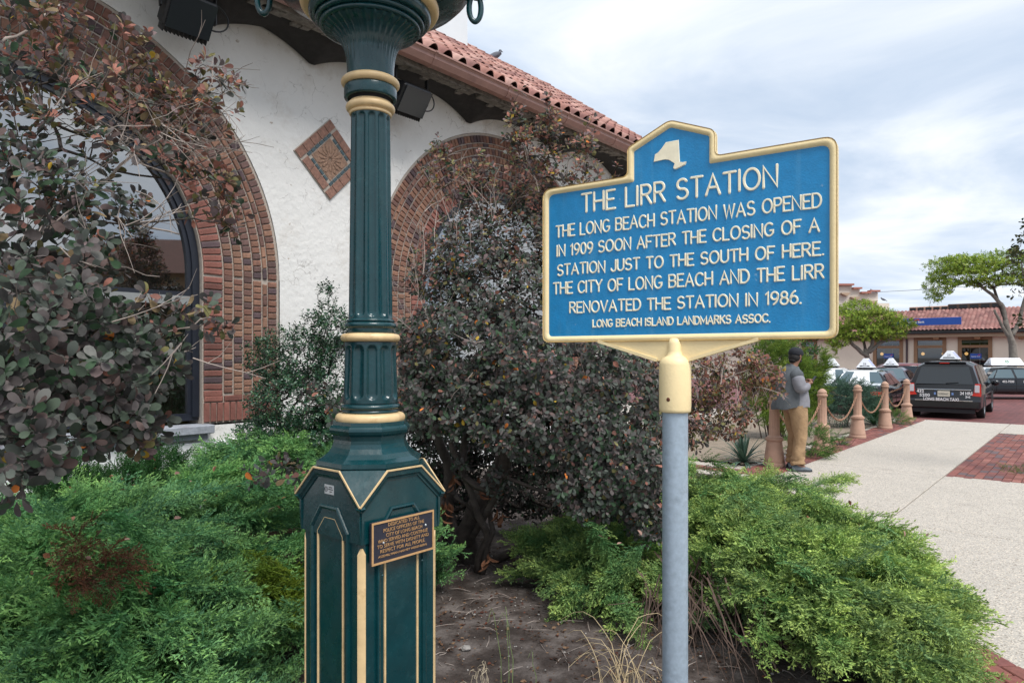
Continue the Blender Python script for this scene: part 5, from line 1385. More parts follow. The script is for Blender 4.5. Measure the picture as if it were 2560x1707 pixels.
pp = np.concatenate([blob_points([(px, py, Y, 14, 26, .05, n, 0)], 0.2)[0] for px, py, Y, n in [(1110, 1250, 4.85, 9), (1200, 1210, 4.9, 7), (1235, 1215, 4.9, 6), (1250, 1270, 4.9, 4), (1140, 1200, 4.9, 6), (1105, 1275, 4.8, 5), (1225, 1385, 4.85, 5), (1250, 1290, 4.9, 3)]])
ad = np.tile([0.0, 0, -1.0], (len(pp), 1)) + rng.normal(0, 0.3, pp.shape); a, s, u = frames(ad, rng.uniform(0, 6, len(pp)))
v, f = place(dl[0], dl[1], pp, a, s, u, rng.uniform(0.05, 0.08, len(pp)))
add(sb2, 'dead_leaves', v, f, M['deadleaf'], smooth=True, cols=np.repeat(np.array([(0.26, 0.11, 0.055)]) * rng.uniform(0.5, 1.3, (len(pp), 1)), len(dl[0]), axis=0), world=True, kind='stuff')
# sprig beside the pedestal
sp_ = thing('smoke_bush_sprig', 'small grey purple smoke bush sprig poking out left of the pedestal over the juniper', 'shrub', at(880, 1330, 3.5) * np.array([1, 1, 0]))
pts, tones, _ = blob_points([(690, 1160, 3.2, 48, 38, .1, 9, .1), (715, 1185, 3.2, 40, 30, .08, 6, .4), (650, 1190, 3.2, 26, 30, .06, 4, 0)], 0.2)
shrub(sp_, pts, tones, at(800, 1250, 3.35), 0.042, 0.006, per=7, indiv=0, up=0.2)
g = G(); b0 = at(880, 1330, 3.5); g.tube([b0 * np.array([1, 1, 0]), b0 * np.array([1, 1, .6]), at(800, 1250, 3.35)], [.008, .007, .005], 6); g.out(sp_, 'stem', M['twig'], world=True, smooth=True)
sp2 = thing('smoke_bush_sprig', 'purple leaved sprig just left of the lower lamp shaft in front of the holly', 'shrub', at(830, 1330, 4.2) * np.array([1, 1, 0]))
pts, tones, _ = blob_points([(800, 985, 4.0, 40, 35, .08, 8, .15), (835, 1030, 4.0, 40, 30, .08, 6, .1), (770, 1010, 4.0, 20, 20, .05, 3, .1)], 0.2)
shrub(sp2, pts, tones, at(850, 1120, 4.1), 0.046, 0.006, per=7, indiv=0, up=0.2)
g = G(); b0 = at(850, 1120, 4.1); g.tube([b0 * np.array([1, 1, 0]), b0], [.010, .006], 6); g.out(sp2, 'stem', M['twig'], world=True, smooth=True)

# ------------------------------------------------------------------ holly
def holly_cols(n, t):
    c = np.array([(0.018, 0.060, 0.032), (0.026, 0.080, 0.038), (0.034, 0.090, 0.052), (0.050, 0.115, 0.045)])[rng.integers(0, 4, n)]
    return c * rng.uniform(0.7, 1.3, (n, 1))
ho = thing('holly_bush', 'dark glossy evergreen bush against the white wall between the two arches', 'shrub', (-1.95, 6.2, 0))
HT_ = [leaf_template(0.55, 0.1, 0.3, 0.12, 4, False), leaf_template(0.5, 0.3, 0.1, 0.12, 4, False)]
bl = [(740, 900, 6.2, 100, 80, .4, 300, 0), (730, 1010, 6.1, 110, 80, .4, 330, 0), (830, 830, 6.2, 50, 60, .25, 100, 0), (830, 960, 6.2, 60, 120, .3, 170, 0), (660, 900, 6.3, 50, 50, .2, 60, 0), (815, 745, 6.3, 24, 40, .1, 22, 0), (700, 1080, 6.1, 110, 50, .3, 160, 0), (820, 1090, 6.1, 60, 50, .3, 90, 0), (860, 1060, 6.1, 60, 50, .3, 60, 0), (790, 800, 6.2, 30, 20, .1, 22, 0)]
bl = [(a, b, c, d, e, f, int(n * 1.9), t) for a, b, c, d, e, f, n, t in bl]
pts, tones, _ = blob_points(bl, 0.3)
shrub(ho, pts, tones, np.array([-1.95, 6.2, 0.0]), 0.036, 0.04, per=9, indiv=0, up=0.6, tmpl=HT_, colors=holly_cols, lv=M['gloss_v'], seg=3, spread=0.07)

# ------------------------------------------------------------------ junipers
def spray_template(seed, n=15, flat=0.5):
    rg = np.random.default_rng(seed); V = []; Fq = []; tt = []
    def blade(p, d, L, w, t0, t1):
        ref = np.array([0, 0, 1.0]); s = np.cross(ref, d); s /= (np.linalg.norm(s) + 1e-9)
        q = rg.uniform(0, PI); u = np.cross(d, s); s = s * math.cos(q) + u * math.sin(q)
        b = len(V); m = p + d * L * 0.45
        V.extend([p - s * w * 0.35, m - s * w, p + d * L, m + s * w]); Fq.append((b, b + 1, b + 2, b + 3)); tt.extend([t0, t0, t1, t1])
    x = np.linspace(0, 1, n); yc = 0.08 * np.sin(x * 3 + rg.uniform(0, 6)); zc = -0.10 * x ** 2 + 0.05 * np.sin(x * 4)
    ax = np.stack([x, yc, zc], 1)
    for i in range(1, n):
        t = i / (n - 1); d0 = ax[i] - ax[i - 1]; d0 /= np.linalg.norm(d0)
        blade(ax[i - 1], d0, 0.10, 0.014, t, t)
        sd = 1 if i % 2 else -1; Ls = 0.40 * (1 - t) ** 0.6 * rg.uniform(0.6, 1.15) + 0.06
        th = rg.normal(0, flat); side = np.array([0, math.cos(th), math.sin(th)]) * sd
        d = d0 * 0.75 + side * 0.65; d /= np.linalg.norm(d)
        m = max(2, int(Ls / 0.045))
        for j in range(m):
            q = ax[i] + d * Ls * j / m; tj = t * 0.6 + 0.4 * j / m
            for s2 in (-1, 1):
                e = d * 0.8 + np.cross(d, np.array([0, 0, 1.0])) * s2 * 0.55 + rg.normal(0, 0.22, 3); e /= np.linalg.norm(e)
                blade(q, e, rg.uniform(0.06, 0.10), 0.0125, tj, min(1, tj + 0.25))
        blade(ax[i] + d * Ls * (m - 1) / m, d, 0.09, 0.012, min(1, t * 0.6 + 0.4), 1)
    blade(ax[-1], ax[-1] - ax[-2], 0.10, 0.014, 1, 1)
    return np.array(V), np.array(Fq), np.array(tt)
SPR = [spray_template(s) for s in range(6)]
def juniper(root, P, A, sc, c_in, c_tip, m=None, name='foliage', tone=None, gold=None):
    k = rng.integers(0, len(SPR), len(P)); VV = []; FF = []; CC = []; nv = 0
    a, s, u = frames(A, rng.normal(0, 0.5, len(P)))
    cv = rng.uniform(0.72, 1.28, len(P)) if tone is None else tone
    for q in range(len(SPR)):
        sel = np.where(k == q)[0]
        if len(sel) == 0: continue
        T, TF, tt = SPR[q]
        v, f = place(T, TF, P[sel], a[sel], s[sel], u[sel], sc[sel]); VV.append(v); FF.append(f + nv); nv += len(v)
        w = np.clip(tt[None, :, None] ** 1.8 * (gold[sel][:, None, None] if gold is not None else 1.0), 0, 1)
        ci = c_in[sel][:, None, :] if getattr(c_in, 'ndim', 1) == 2 else np.array(c_in)
        c = (ci * (1 - w) + np.array(c_tip) * w) * cv[sel][:, None, None]; CC.append(np.broadcast_to(c, (len(sel), len(T), 3)).reshape(-1, 3))
    add(root, name, np.concatenate(VV), np.concatenate(FF), m or M['needle_v'], cols=np.concatenate(CC), world=True, kind='stuff')
def mound(n, cx, cy, rx, ry, rot, h0, hf, layers=0.35, upb=0.4, pref=None, k=16, pl=0.55):
    """n sprays gathered on plumes (branches) that arch outwards over a mound"""
    m = max(4, n // k)
    r = np.sqrt(rng.uniform(0, 1, m)); th = rng.uniform(0, 2 * PI, m); x = r * np.cos(th) * rx; y = r * np.sin(th) * ry
    c, s = math.cos(rot), math.sin(rot); X = cx + x * c - y * s; Y = cy + x * s + y * c
    edge = np.clip(1 - r ** 3.2, 0, 1)
    Hh = h0 * (0.28 + 0.72 * edge ** 0.6) * (1 + 0.16 * hnoise(X, Y, 1.1, 3) + 0.10 * hnoise(X, Y, 3.3, 7)) * hf(X, Y)
    Zz = Hh * (1 - layers * rng.uniform(0, 1, m) ** 1.6)
    rad = np.stack([np.cos(th) * c - np.sin(th) * s, np.cos(th) * s + np.sin(th) * c, np.zeros(m)], 1)
    A = rad * (0.45 + 0.55 * r[:, None]) + np.array([0, 0, upb * 0.9]) + rng.normal(0, 0.24, (m, 3))
    if pref is not None: A = A + np.array(pref)
    A /= np.linalg.norm(A, axis=1, keepdims=True)
    tip = np.stack([X, Y, Zz], 1); P = []; D = []; Rr = []; Gq = []
    for i in range(m):
        L = pl * rng.uniform(0.6, 1.15) * min(1.0, 0.5 + h0); d = A[i]; sd = np.cross(d, Z3); sd /= np.linalg.norm(sd); un = np.cross(sd, d)
        for j in range(k):
            t = rng.uniform(0, 1) ** 0.8; q = tip[i] - d * L * (1 - t) - Z3 * 0.16 * L * t * t + Z3 * 0.05
            w = rng.choice([-1, 1]) * rng.uniform(0.15, 0.75) * (1.1 - 0.7 * t)
            v = d + sd * w + un * rng.normal(0.10, 0.22); P.append(q - v / np.linalg.norm(v) * 0.08); D.append(v); Rr.append(r[i]); Gq.append(t)
    P = np.array(P); P[:, 2] = np.maximum(P[:, 2], 0.03)
    return P, np.array(D), np.array(Gq)
def stems(root, c, n, L, z1, r=0.008, spread=(1, 1), m=None, name='stems'):
    g = G()
    for _ in range(n):
        th = rng.uniform(0, 6.28); l = L * rng.uniform(0.5, 1.0); e = np.array([math.cos(th) * l * spread[0], math.sin(th) * l * spread[1], z1 * rng.uniform(0.4, 1.0)]); b = np.array(c) + np.array([rng.normal(0, 0.1), rng.normal(0, 0.1), 0])
        mid = b + e * 0.5 + np.array([0, 0, z1 * 0.25]) + rng.normal(0, 0.04, 3)
        g.tube([b, mid, b + e + rng.normal(0, 0.04, 3)], [r, r * 0.7, r * 0.35], 4, cap=False)
    g.out(root, name, m or M['brownstem'], world=True, kind='stuff')
def vis_cull(P, A, r, mg=0.12):
    k = np.array([in_view(p, mg) for p in P]); return P[k], A[k], r[k]
# left
jl = thing('juniper', 'wide spreading green juniper filling the lower left beside the lamp pedestal', 'shrub', (-2.5, 4.2, 0))
P1, A1, r1 = mound(9000, -2.75, 4.05, 2.25, 2.55, R(-28), 0.86, lambda X, Y: np.clip(0.62 + 0.12 * (Y - 2.0), 0.6, 1.1), 0.55, 0.38, (0.25, -0.2, 0))
P2, A2, r2 = mound(1500, -2.0, 5.75, 1.25, 0.75, 0, 0.98, lambda X, Y: np.ones_like(X), 0.5, 0.4, (0.1, -0.3, 0))
P3, A3, r3 = mound(1600, -1.75, 3.0, 0.75, 0.70, 0, 0.58, lambda X, Y: np.ones_like(X), 0.6, 0.3, (0.1, -0.3, 0))
P, A, r = [np.concatenate(z) for z in ((P1, P2, P3), (A1, A2, A3), (r1, r2, r3))]
pxs = CX + F_ * P[:, 0] / P[:, 1]; zl = 1.6 - (np.interp(pxs, [0, 120, 300, 480, 590, 700, 800], [1250, 1250, 1215, 1165, 1095, 1085, 1105]) - HY) / F_ * P[:, 1] - 0.09
P[:, 2] = np.where(P[:, 1] > 3.4, np.minimum(P[:, 2], zl + rng.uniform(-0.12, 0.02, len(P))), P[:, 2]); P[:, 2] = np.maximum(P[:, 2], 0.03)
k = ~((P[:, 0] > -1.02) & (P[:, 1] < 3.45)) & (np.hypot(P[:, 0], P[:, 1]) > 1.7); P, A, r = P[k], A[k], r[k]
P, A, r = vis_cull(P, A, r); n = len(P)
blu = np.clip(0.5 + 0.8 * hnoise(P[:, 0], P[:, 1], 1.6, 1), 0, 1)[:, None]
cin = np.array([(0.054, 0.185, 0.056)]) * (1 - blu) + np.array([(0.070, 0.200, 0.112)]) * blu
juniper(jl, P, A, rng.uniform(0.17, 0.30, n), cin, (0.30, 0.52, 0.14), gold=np.clip(rng.uniform(0.0, 0.8, n) + 0.3 * r, 0, 1))
stems(jl, (-2.5, 4.2, 0.05), 90, 1.9, 0.5, 0.010)
P, A, r = mound(170, at(690, 1500, 3.6)[0] + 0.1, 3.55, 0.30, 0.38, 0, 0.52, lambda X, Y: np.ones_like(X), 0.7, -0.3); juniper(jl, P, A, rng.uniform(0.16, 0.26, len(P)), (0.085, 0.15, 0.012), (0.19, 0.25, 0.02), name='yellow_foliage')
pb = blob_points([(255, 1420, 2.85, 70, 34, .12, 26, 0), (205, 1375, 2.9, 24, 40, .1, 12, 0)], 0.2)[0]; pb[:, 2] += 0.0
juniper(jl, pb, rng.normal(0, 0.5, pb.shape) + np.array([0.5, -0.7, 0.1]), rng.uniform(0.12, 0.2, len(pb)), (0.085, 0.036, 0.020), (0.16, 0.065, 0.030), name='dead_foliage')
yw = thing('yew_shrub', 'deep green upright evergreen shoots at the foot of the arched window on the left', 'shrub', (-3.2, 5.6, 0))
pts, tones, _ = blob_points([(300, 1225, 5.4, 90, 30, .3, 120, 0), (150, 1225, 5.0, 50, 50, .3, 80, 0), (400, 1185, 5.6, 60, 26, .3, 70, 0), (150, 1170, 5.1, 20, 30, .2, 22, 0)], 0.2)
juniper(yw, pts, rng.normal(0, 0.35, pts.shape) + np.array([0, 0, 1.0]), rng.uniform(0.14, 0.26, len(pts)), (0.016, 0.070, 0.018), (0.06, 0.15, 0.03), gold=rng.uniform(0.1, 0.8, len(pts)))
stems(yw, (-3.2, 5.6, 0.0), 30, 0.6, 0.7)
# right
jr = thing('juniper', 'bright yellow green spreading juniper behind the marker pole, spilling onto the pale pavement', 'shrub', (1.6, 5.0, 0))
def hr(X, Y): return np.clip(1.0 - 0.27 * np.clip(Y - 5.2, 0, 3) - 0.30 * np.clip(X - 1.7, 0, 2) - 0.25 * np.clip(0.7 - X, 0, 2), 0.3, 1.2)
P1, A1, r1 = mound(7600, 1.82, 4.95, 1.22, 2.35, R(3), 0.62, hr, 0.5, 0.30, (0.30, -0.25, 0))
P2, A2, r2 = mound(1300, 0.68, 4.75, 0.72, 0.75, 0, 0.46, hr, 0.6, 0.28, (-0.1, -0.2, 0))
P3, A3, r3 = mound(1300, 2.05, 3.95, 0.62, 0.80, R(25), 0.42, lambda X, Y: np.ones_like(X), 0.6, 0.2, (0.4, -0.1, 0))
P4, A4, r4 = mound(260, 2.40, 6.1, 0.45, 0.5, 0, 0.55, lambda X, Y: np.ones_like(X), 0.5, 0.3, (0.6, 0, 0.1))
P5, A5, r5 = mound(110, 0.62, 3.95, 0.16, 0.25, 0, 0.34, lambda X, Y: np.ones_like(X), 0.8, -0.4, (0.0, -0.4, 0))
P6, A6, r6 = mound(700, 1.62, 3.3, 0.42, 0.5, R(20), 0.40, lambda X, Y: np.ones_like(X), 0.7, 0.1, (0.1, -0.3, 0))
P, A, r = [np.concatenate(z) for z in ((P1, P2, P3, P4, P5, P6), (A1, A2, A3, A4, A5, A6), (r1, r2, r3, r4, r5, r6))]
def plume(tip, base, k, wd=0.6):
    tip, base = np.array(tip, float), np.array(base, float); d = tip - base; L = np.linalg.norm(d); d /= L; sd = np.cross(d, Z3); sd /= np.linalg.norm(sd); un = np.cross(sd, d); PP = []; DD = []; GG = []
    for j in range(k):
        t = rng.uniform(0, 1); q = base + d * L * t + Z3 * 0.10 * L * math.sin(PI * t); v = d + sd * rng.choice([-1, 1]) * wd * rng.uniform(0.1, 1) * (1 - 0.8 * t) + un * rng.normal(0.1, 0.2)
        PP.append(q - v / np.linalg.norm(v) * 0.16 * t); DD.append(v); GG.append(t)
    return np.array(PP), np.array(DD), np.array(GG)
k = P[:, 0] < np.interp(P[:, 1], [2.9, 3.28, 3.7, 4.28, 4.95, 6.3, 8], [1.85, 2.05, 2.38, 2.48, 2.55, 2.9, 3.1]); P, A, r = P[k], A[k], r[k]
pls = [plume(at(*a) , at(*b), k) for a, b, k in [((2135, 1200, 6.9), (1990, 1250, 6.6), 34), ((2110, 1225, 6.6), (1940, 1290, 6.3), 34), ((2130, 1290, 6.1), (1950, 1330, 5.9), 34), ((2215, 1345, 5.6), (2050, 1390, 5.4), 34), ((2300, 1400, 5.1), (2120, 1450, 4.9), 34), ((2360, 1440, 4.8), (2200, 1480, 4.6), 34),
    ((2400, 1490, 4.45), (2240, 1530, 4.3), 34), ((2450, 1535, 4.2), (2280, 1570, 4.1), 40), ((2400, 1560, 4.0), (2250, 1600, 3.9), 30), ((1275, 1340, 4.9), (1420, 1390, 4.8), 34), ((1320, 1430, 4.6), (1450, 1440, 4.6), 30), ((1400, 1540, 4.1), (1480, 1460, 4.2), 34), ((2030, 1215, 6.9), (1890, 1250, 6.7), 30), ((1840, 1185, 7.2), (1780, 1240, 6.9), 30), ((1720, 1165, 7.0), (1720, 1230, 6.6), 34), ((1980, 1250, 6.4), (1830, 1300, 6.0), 34)]]
P = np.concatenate([P] + [z[0] for z in pls]); A = np.concatenate([A] + [z[1] / np.linalg.norm(z[1], axis=1, keepdims=True) for z in pls]); r = np.concatenate([r] + [z[2] for z in pls])
P[:, 2] = np.maximum(P[:, 2], 0.03)
k = ~((P[:, 1] < 3.85) & (P[:, 0] > 2.16)); P, A, r = P[k], A[k], r[k]
# the skirt is lifted off the ground on the side of the marker pole
k = ~((P[:, 2] < 0.22) & (P[:, 1] < 3.9) & (P[:, 0] < 1.6) & (P[:, 0] > 0.75)); P, A, r = P[k], A[k], r[k]
k = ~((np.abs(P[:, 0] - 0.576) < 0.13) & (np.abs(P[:, 1] - 2.41) < 0.3)); P, A, r = P[k], A[k], r[k]
P, A, r = vis_cull(P, A, r); n = len(P)
yel = np.clip((P[:, 0] - 0.6) / 1.6, 0, 1)
blu = np.clip(0.45 + 0.8 * hnoise(P[:, 0], P[:, 1], 2.2, 4), 0, 1)[:, None]
cin = np.array([(0.070, 0.20, 0.055)]) * (1 - blu) + np.array([(0.062, 0.155, 0.080)]) * blu
juniper(jr, P, A, rng.uniform(0.15, 0.29, n), cin, (0.50, 0.62, 0.15), gold=np.clip(rng.uniform(0.0, 0.55, n) + 0.35 * yel + 0.3 * r, 0, 1))
stems(jr, (1.5, 4.6, 0.02), 90, 1.5, 0.30, 0.006, (0.8, 1.0))
g = G()
for _ in range(150):
    x = rng.uniform(0.72, 1.75); y = 3.3 + (x - 0.8) * 0.1 + rng.uniform(0.0, 0.8); p = np.array([x, y + 0.25, 0.34 + rng.normal(0, 0.04)]); q = np.array([x + rng.normal(0, 0.14), y - rng.uniform(-0.05, 0.2), rng.uniform(0.0, 0.12)])
    g.tube([p, (p + q) / 2 + rng.normal(0, 0.03, 3), q], [0.005, 0.0035, 0.0015], 3, cap=False)
g.out(jr, 'hanging_dry_stems', M['brownstem'], world=True, kind='stuff')
# background evergreens
arb = thing('golden_conifer', 'upright yellow green conifer behind the leaning man', 'shrub', (5.1, 13.2, 0))
pts, tones, _ = blob_points([(1960, 910, 13.2, 45, 50, .35, 220, 0), (1995, 960, 13.2, 45, 60, .4, 330, 0), (2030, 1000, 13.2, 28, 60, .3, 220, 0), (1900, 980, 13.2, 55, 90, .4, 260, 0), (1960, 1040, 13.0, 80, 50, .4, 260, 0), (2055, 915, 13.2, 10, 30, .12, 60, 0), (1930, 880, 13.3, 40, 25, .3, 90, 0), (2040, 950, 13.2, 20, 30, .2, 90, 0)], 0.3)
juniper(arb, pts, rng.normal(0, 0.4, pts.shape) + np.array([0.25, -0.2, 0.8]), rng.uniform(0.16, 0.28, len(pts)), (0.085, 0.165, 0.024), (0.26, 0.34, 0.04), gold=rng.uniform(0.2, 1, len(pts)))
stems(arb, (5.1, 13.2, 0), 30, 0.7, 1.6, 0.012)
def small_jun(lbl, px, py, Y, rx, ry, n, cin, ctip, s=0.2, name='juniper', grp=None):
    t = thing(name, lbl, 'shrub', at(px, py, Y) * np.array([1, 1, 0]), group=grp)
    c = at(px, py, Y); k = Y / F_
    p, o, d = blob_points([(px, py, Y, rx, ry, rx * k * 0.8, n, 0)], 0.4)
    p[:, 2] = np.maximum(p[:, 2], 0.03)
    juniper(t, p, d * np.array([1, 1, 0.5]) + rng.normal(0, 0.3, p.shape) + np.array([0, 0, 0.4]), rng.uniform(0.7, 1.2, n) * s, cin, ctip)
    stems(t, (c[0], c[1], 0.0), 10, rx * k * 0.8, max(0.15, c[2]), 0.008)
    return t
small_jun('low green juniper at the foot of the chain beside the leaning man', 2030, 1115, 10.9, 45, 40, 150, (0.035, 0.105, 0.025), (0.13, 0.24, 0.04))
small_jun('tiny juniper tuft between the second and third bollards', 2088, 1105, 12.4, 22, 18, 40, (0.04, 0.12, 0.03), (0.15, 0.25, 0.05), 0.16)
small_jun('blue green rounded juniper in front of the white taxi', 2110, 1005, 15.4, 62, 42, 420, (0.035, 0.085, 0.060), (0.09, 0.17, 0.11), 0.3)
small_jun('small bright juniper at the foot of the last bollard', 2242, 1050, 16.2, 26, 12, 70, (0.05, 0.13, 0.03), (0.18, 0.28, 0.05), 0.2)
def yucca(lbl, px, py, Y, n, L, col):
    c = at(px, py, Y); c[2] = 0.03
    t = thing('yucca', lbl, 'plant', c); g = G(); cc = []
    T = []; 
    for i in range(n):
        th = rng.uniform(0, 6.28); el = R(rng.uniform(12, 80)); l = L * rng.uniform(0.7, 1.1); d = np.array([math.cos(th) * math.cos(el), math.sin(th) * math.cos(el), math.sin(el)]); s = np.cross(d, Z3); s /= np.linalg.norm(s)
        pts = []; w = 0.018
        for k in range(6):
            q = k / 5; p = c + d * l * q - Z3 * 0.35 * l * q ** 2.2 * math.cos(el); ww = w * (1 - q ** 3) * (0.6 + 0.8 * q if q < 0.5 else 1)
            pts.append((p - s * ww, p - Z3 * 0.004, p + s * ww))
        V = [v for r_ in pts for v in r_]; Fq = []
        for k in range(5): a = k * 3; Fq += [(a, a + 1, a + 4, a + 3), (a + 1, a + 2, a + 5, a + 4)]
        g.add(V, Fq); cc += [tuple(np.array(col) * rng.uniform(0.7, 1.4))] * 18
    g.out(t, 'leaves', M['gloss_v'], cols=np.array(cc), world=True, kind='stuff')
yucca('spiky blue green yucca left of the first bollard', 1860, 1170, 10.2, 75, 0.6, (0.07, 0.13, 0.09))
yucca('spiky dark green yucca between the third and fourth bollards', 2185, 1070, 15.9, 110, 0.9, (0.035, 0.10, 0.04))

# ------------------------------------------------------------------ litter, stones, dry grass
lt = leaf_template(0.6, 0.2, 0.3, 0.1, 3); n = 11000
X = rng.uniform(-2.3, 2.6, n); Y = rng.uniform(2.9, 6.8, n); k = inpoly(X, Y, bedA); X, Y = X[k], Y[k]; n = len(X)
Zb = 0.012 + 0.03 * (0.6 + 0.5 * hnoise(X, Y, 1.3, 2) + 0.25 * hnoise(X, Y, 5, 5)) + 0.006
A = np.stack([rng.normal(0, 1, n), rng.normal(0, 1, n), rng.normal(0, 0.18, n)], 1); a, s, u = frames(A, rng.normal(0, 0.3, n))
v, f = place(lt[0], lt[1], np.stack([X, Y, Zb], 1), a, s, u, rng.uniform(0.007, 0.030, n) * np.where(hnoise(X, Y, 2.1, 9) > -0.1, 1.0, 0.45))
pal = np.array([(0.10, 0.055, 0.035), (0.16, 0.09, 0.055), (0.06, 0.035, 0.025), (0.24, 0.15, 0.09), (0.12, 0.045, 0.03)])
o = add(None, 'leaf_litter', v, f, M['leaf_v'], cols=np.repeat(pal[rng.integers(0, 5, n)] * rng.uniform(0.6, 1.2, (n, 1)), len(lt[0]), axis=0)); tag(o, 'brown leaf litter and bark scraps scattered over the dark soil', 'leaf litter', kind='stuff')
g = G(); cc = []
for _ in range(420):
    x, y = rng.uniform(-1.5, 1.6), rng.uniform(3.1, 5.6); r = rng.choice([0.004, 0.006, 0.009], p=[.6, .3, .1]); nb = len(g.V) and sum(len(q) for q in g.V); g.ball((x, y, 0.034), (r, r * rng.uniform(.7, 1.2), r * 0.6), 6, 4)
o = g.out(None, 'pebbles', mat('pale_pebble', (0.32, 0.30, 0.28), 0.8, var=0.5, vscale=9), smooth=True); tag(o, 'pale pebbles and shell grit scattered on the soil', 'pebbles', kind='stuff')
g = G()
for _ in range(420):
    x, y = rng.uniform(-1.9, 2.0), rng.uniform(3.0, 5.8); th = rng.uniform(0, 6.28); l = rng.uniform(0.03, 0.16); p = np.array([x, y, 0.035]); q = p + np.array([math.cos(th) * l, math.sin(th) * l, rng.uniform(-0.005, 0.02)])
    g.tube([p, (p + q) / 2 + np.array([rng.normal(0, .008), rng.normal(0, .008), 0.006]), q], [0.0022, 0.002, 0.001], 3, cap=False)
o = g.out(None, 'fallen_twigs', M['twig']); tag(o, 'thin dry twigs lying on the soil', 'twigs', kind='stuff')
pal2 = [(0.28, 0.13, 0.09), (0.36, 0.22, 0.18), (0.24, 0.10, 0.05)]
n = 150; k0 = rng.random(n) < 0.55
X = np.where(k0, rng.uniform(-3.6, -1.2, n), rng.uniform(0.4, 2.4, n)); Y = np.where(k0, rng.uniform(2.7, 5.4, n), rng.uniform(3.8, 6.5, n)); Zb = np.where(k0, 0.74 + rng.normal(0, .05, n), 0.56 + rng.normal(0, 0.04, n))
A = rng.normal(0, 1, (n, 3)) * np.array([1, 1, .5]); a, s, u = frames(A, rng.normal(0, 0.6, n)); v, f = place(lt[0], lt[1], np.stack([X, Y, Zb], 1), a, s, u, rng.uniform(0.025, 0.045, n))
o = add(None, 'fallen_leaves', v, f, M['leaf_v'], cols=np.repeat(np.array(pal2)[rng.integers(0, 3, n)] * rng.uniform(.7, 1.2, (n, 1)), len(lt[0]), axis=0)); tag(o, 'small pink and orange leaves caught on the junipers', 'fallen leaves', kind='stuff')
def grass(lbl, c, n, L, lean, col):
    t = thing('dry_grass', lbl, 'grass', c); g = G()
    for _ in range(n):
        b = np.array(c) + np.array([rng.normal(0, 0.05), rng.normal(0, 0.05), 0]); th = rng.uniform(0, 6.28); l = L * rng.uniform(0.5, 1.2); d = np.array([math.cos(th) * lean, math.sin(th) * lean, 0])
        p = [b + Z3 * l * (math.sin(q * 2.1) / 1.3) + d * l * q ** 1.6 + rng.normal(0, 0.004, 3) for q in np.linspace(0, 1, 9)]
        g.tube(p, np.linspace(0.0022, 0.0008, 9), 3, cap=False)
    g.out(t, 'blades', mat(t.name + '_straw', col, 0.7, var=0.2, vscale=30), world=True, kind='stuff')
grass('arching straw coloured dry grass tuft at the foot of the marker pole', (0.52, 3.05, 0.0), 26, 0.46, 0.62, (0.55, 0.43, 0.25))
grass('small bleached grass tuft in the soil right of the pedestal', (-0.18, 3.22, 0.0), 12, 0.2, 0.3, (0.50, 0.42, 0.30))
grass('few thin green grass blades in the bare soil', (0.02, 3.15, 0.0), 4, 0.5, 0.12, (0.16, 0.22, 0.08))
g = G(); rk = at(1165, 1635, 3.65); rk[2] = 0.045; g.ball((0, 0, 0), (0.028, 0.02, 0.016), 8, 6); V = np.concatenate(g.V) * rng.uniform(0.85, 1.15, (len(np.concatenate(g.V)), 1)); o = add(None, 'stone', V, g.F, mat('grey_stone', (0.30, 0.28, 0.26), 0.9, var=0.3, vscale=40)); o.location = tuple(rk); tag(o, 'pale grey stone lying on the soil right of the pedestal', 'stone')
# ------------------------------------------------------------------ bollards and chains
M['bollard'] = mat('pinkish_cast_concrete', (0.44, 0.275, 0.20), 0.8, var=0.12, vscale=9, dirt=(0.30, 0.19, 0.14), dscale=6, bump=0.002, bscale=80)
M['chain'] = mat('rusty_chain', (0.34, 0.19, 0.12), 0.7, metal=0.2, var=0.4, vscale=30)
def bfn(th, r, z):
    if 0.455 < z < 0.905: return r * (1 - 0.09 * np.abs(np.sin(th * 9)) ** 0.6)
    return np.full_like(th, r)
bprof = [(0.0, 0), (0.152, 0.0), (0.155, 0.02), (0.150, 0.055), (0.143, 0.062), (0.147, 0.072), (0.140, 0.10), (0.110, 0.34), (0.106, 0.365), (0.118, 0.372), (0.128, 0.392), (0.126, 0.408), (0.110, 0.412), (0.112, 0.425), (0.094, 0.432), (0.082, 0.445), (0.079, 0.456), (0.077, 0.46), (0.069, 0.90), (0.070, 0.906), (0.080, 0.912), (0.088, 0.928), (0.088, 0.945), (0.072, 0.953), (0.070, 0.975), (0.076, 0.982), (0.074, 0.994), (0.050, 1.025), (0.022, 1.045), (0.0, 1.05)]
gb = G(); gb.lathe(bprof, seg=72, fn=bfn)
bme = None
bpos = [tn(10.05 + 2.29 * k, -3.56) for k in range(5)]
blab = ['fluted pinkish concrete bollard the man leans against, nearest of the row', 'fluted pinkish concrete bollard just right of the leaning man', 'fluted pinkish concrete bollard in front of the blue green juniper', 'fluted pinkish concrete bollard in front of the dark yucca', 'fluted pinkish concrete bollard farthest along, just left of the black minivan taxi']
boll = []
for k, p in enumerate(bpos):
    if k == 0:
        o = add(None, 'bollard', np.concatenate(gb.V), gb.F, M['bollard'], smooth=True); o.data.set_sharp_from_angle(angle=R(40))
    else:
        o = boll[0].copy(); COL.objects.link(o)
    o.location = (p[0], p[1], 0.01); tag(o, blab[k], 'bollard', 'bollards with chains along the pavement'); boll.append(o)
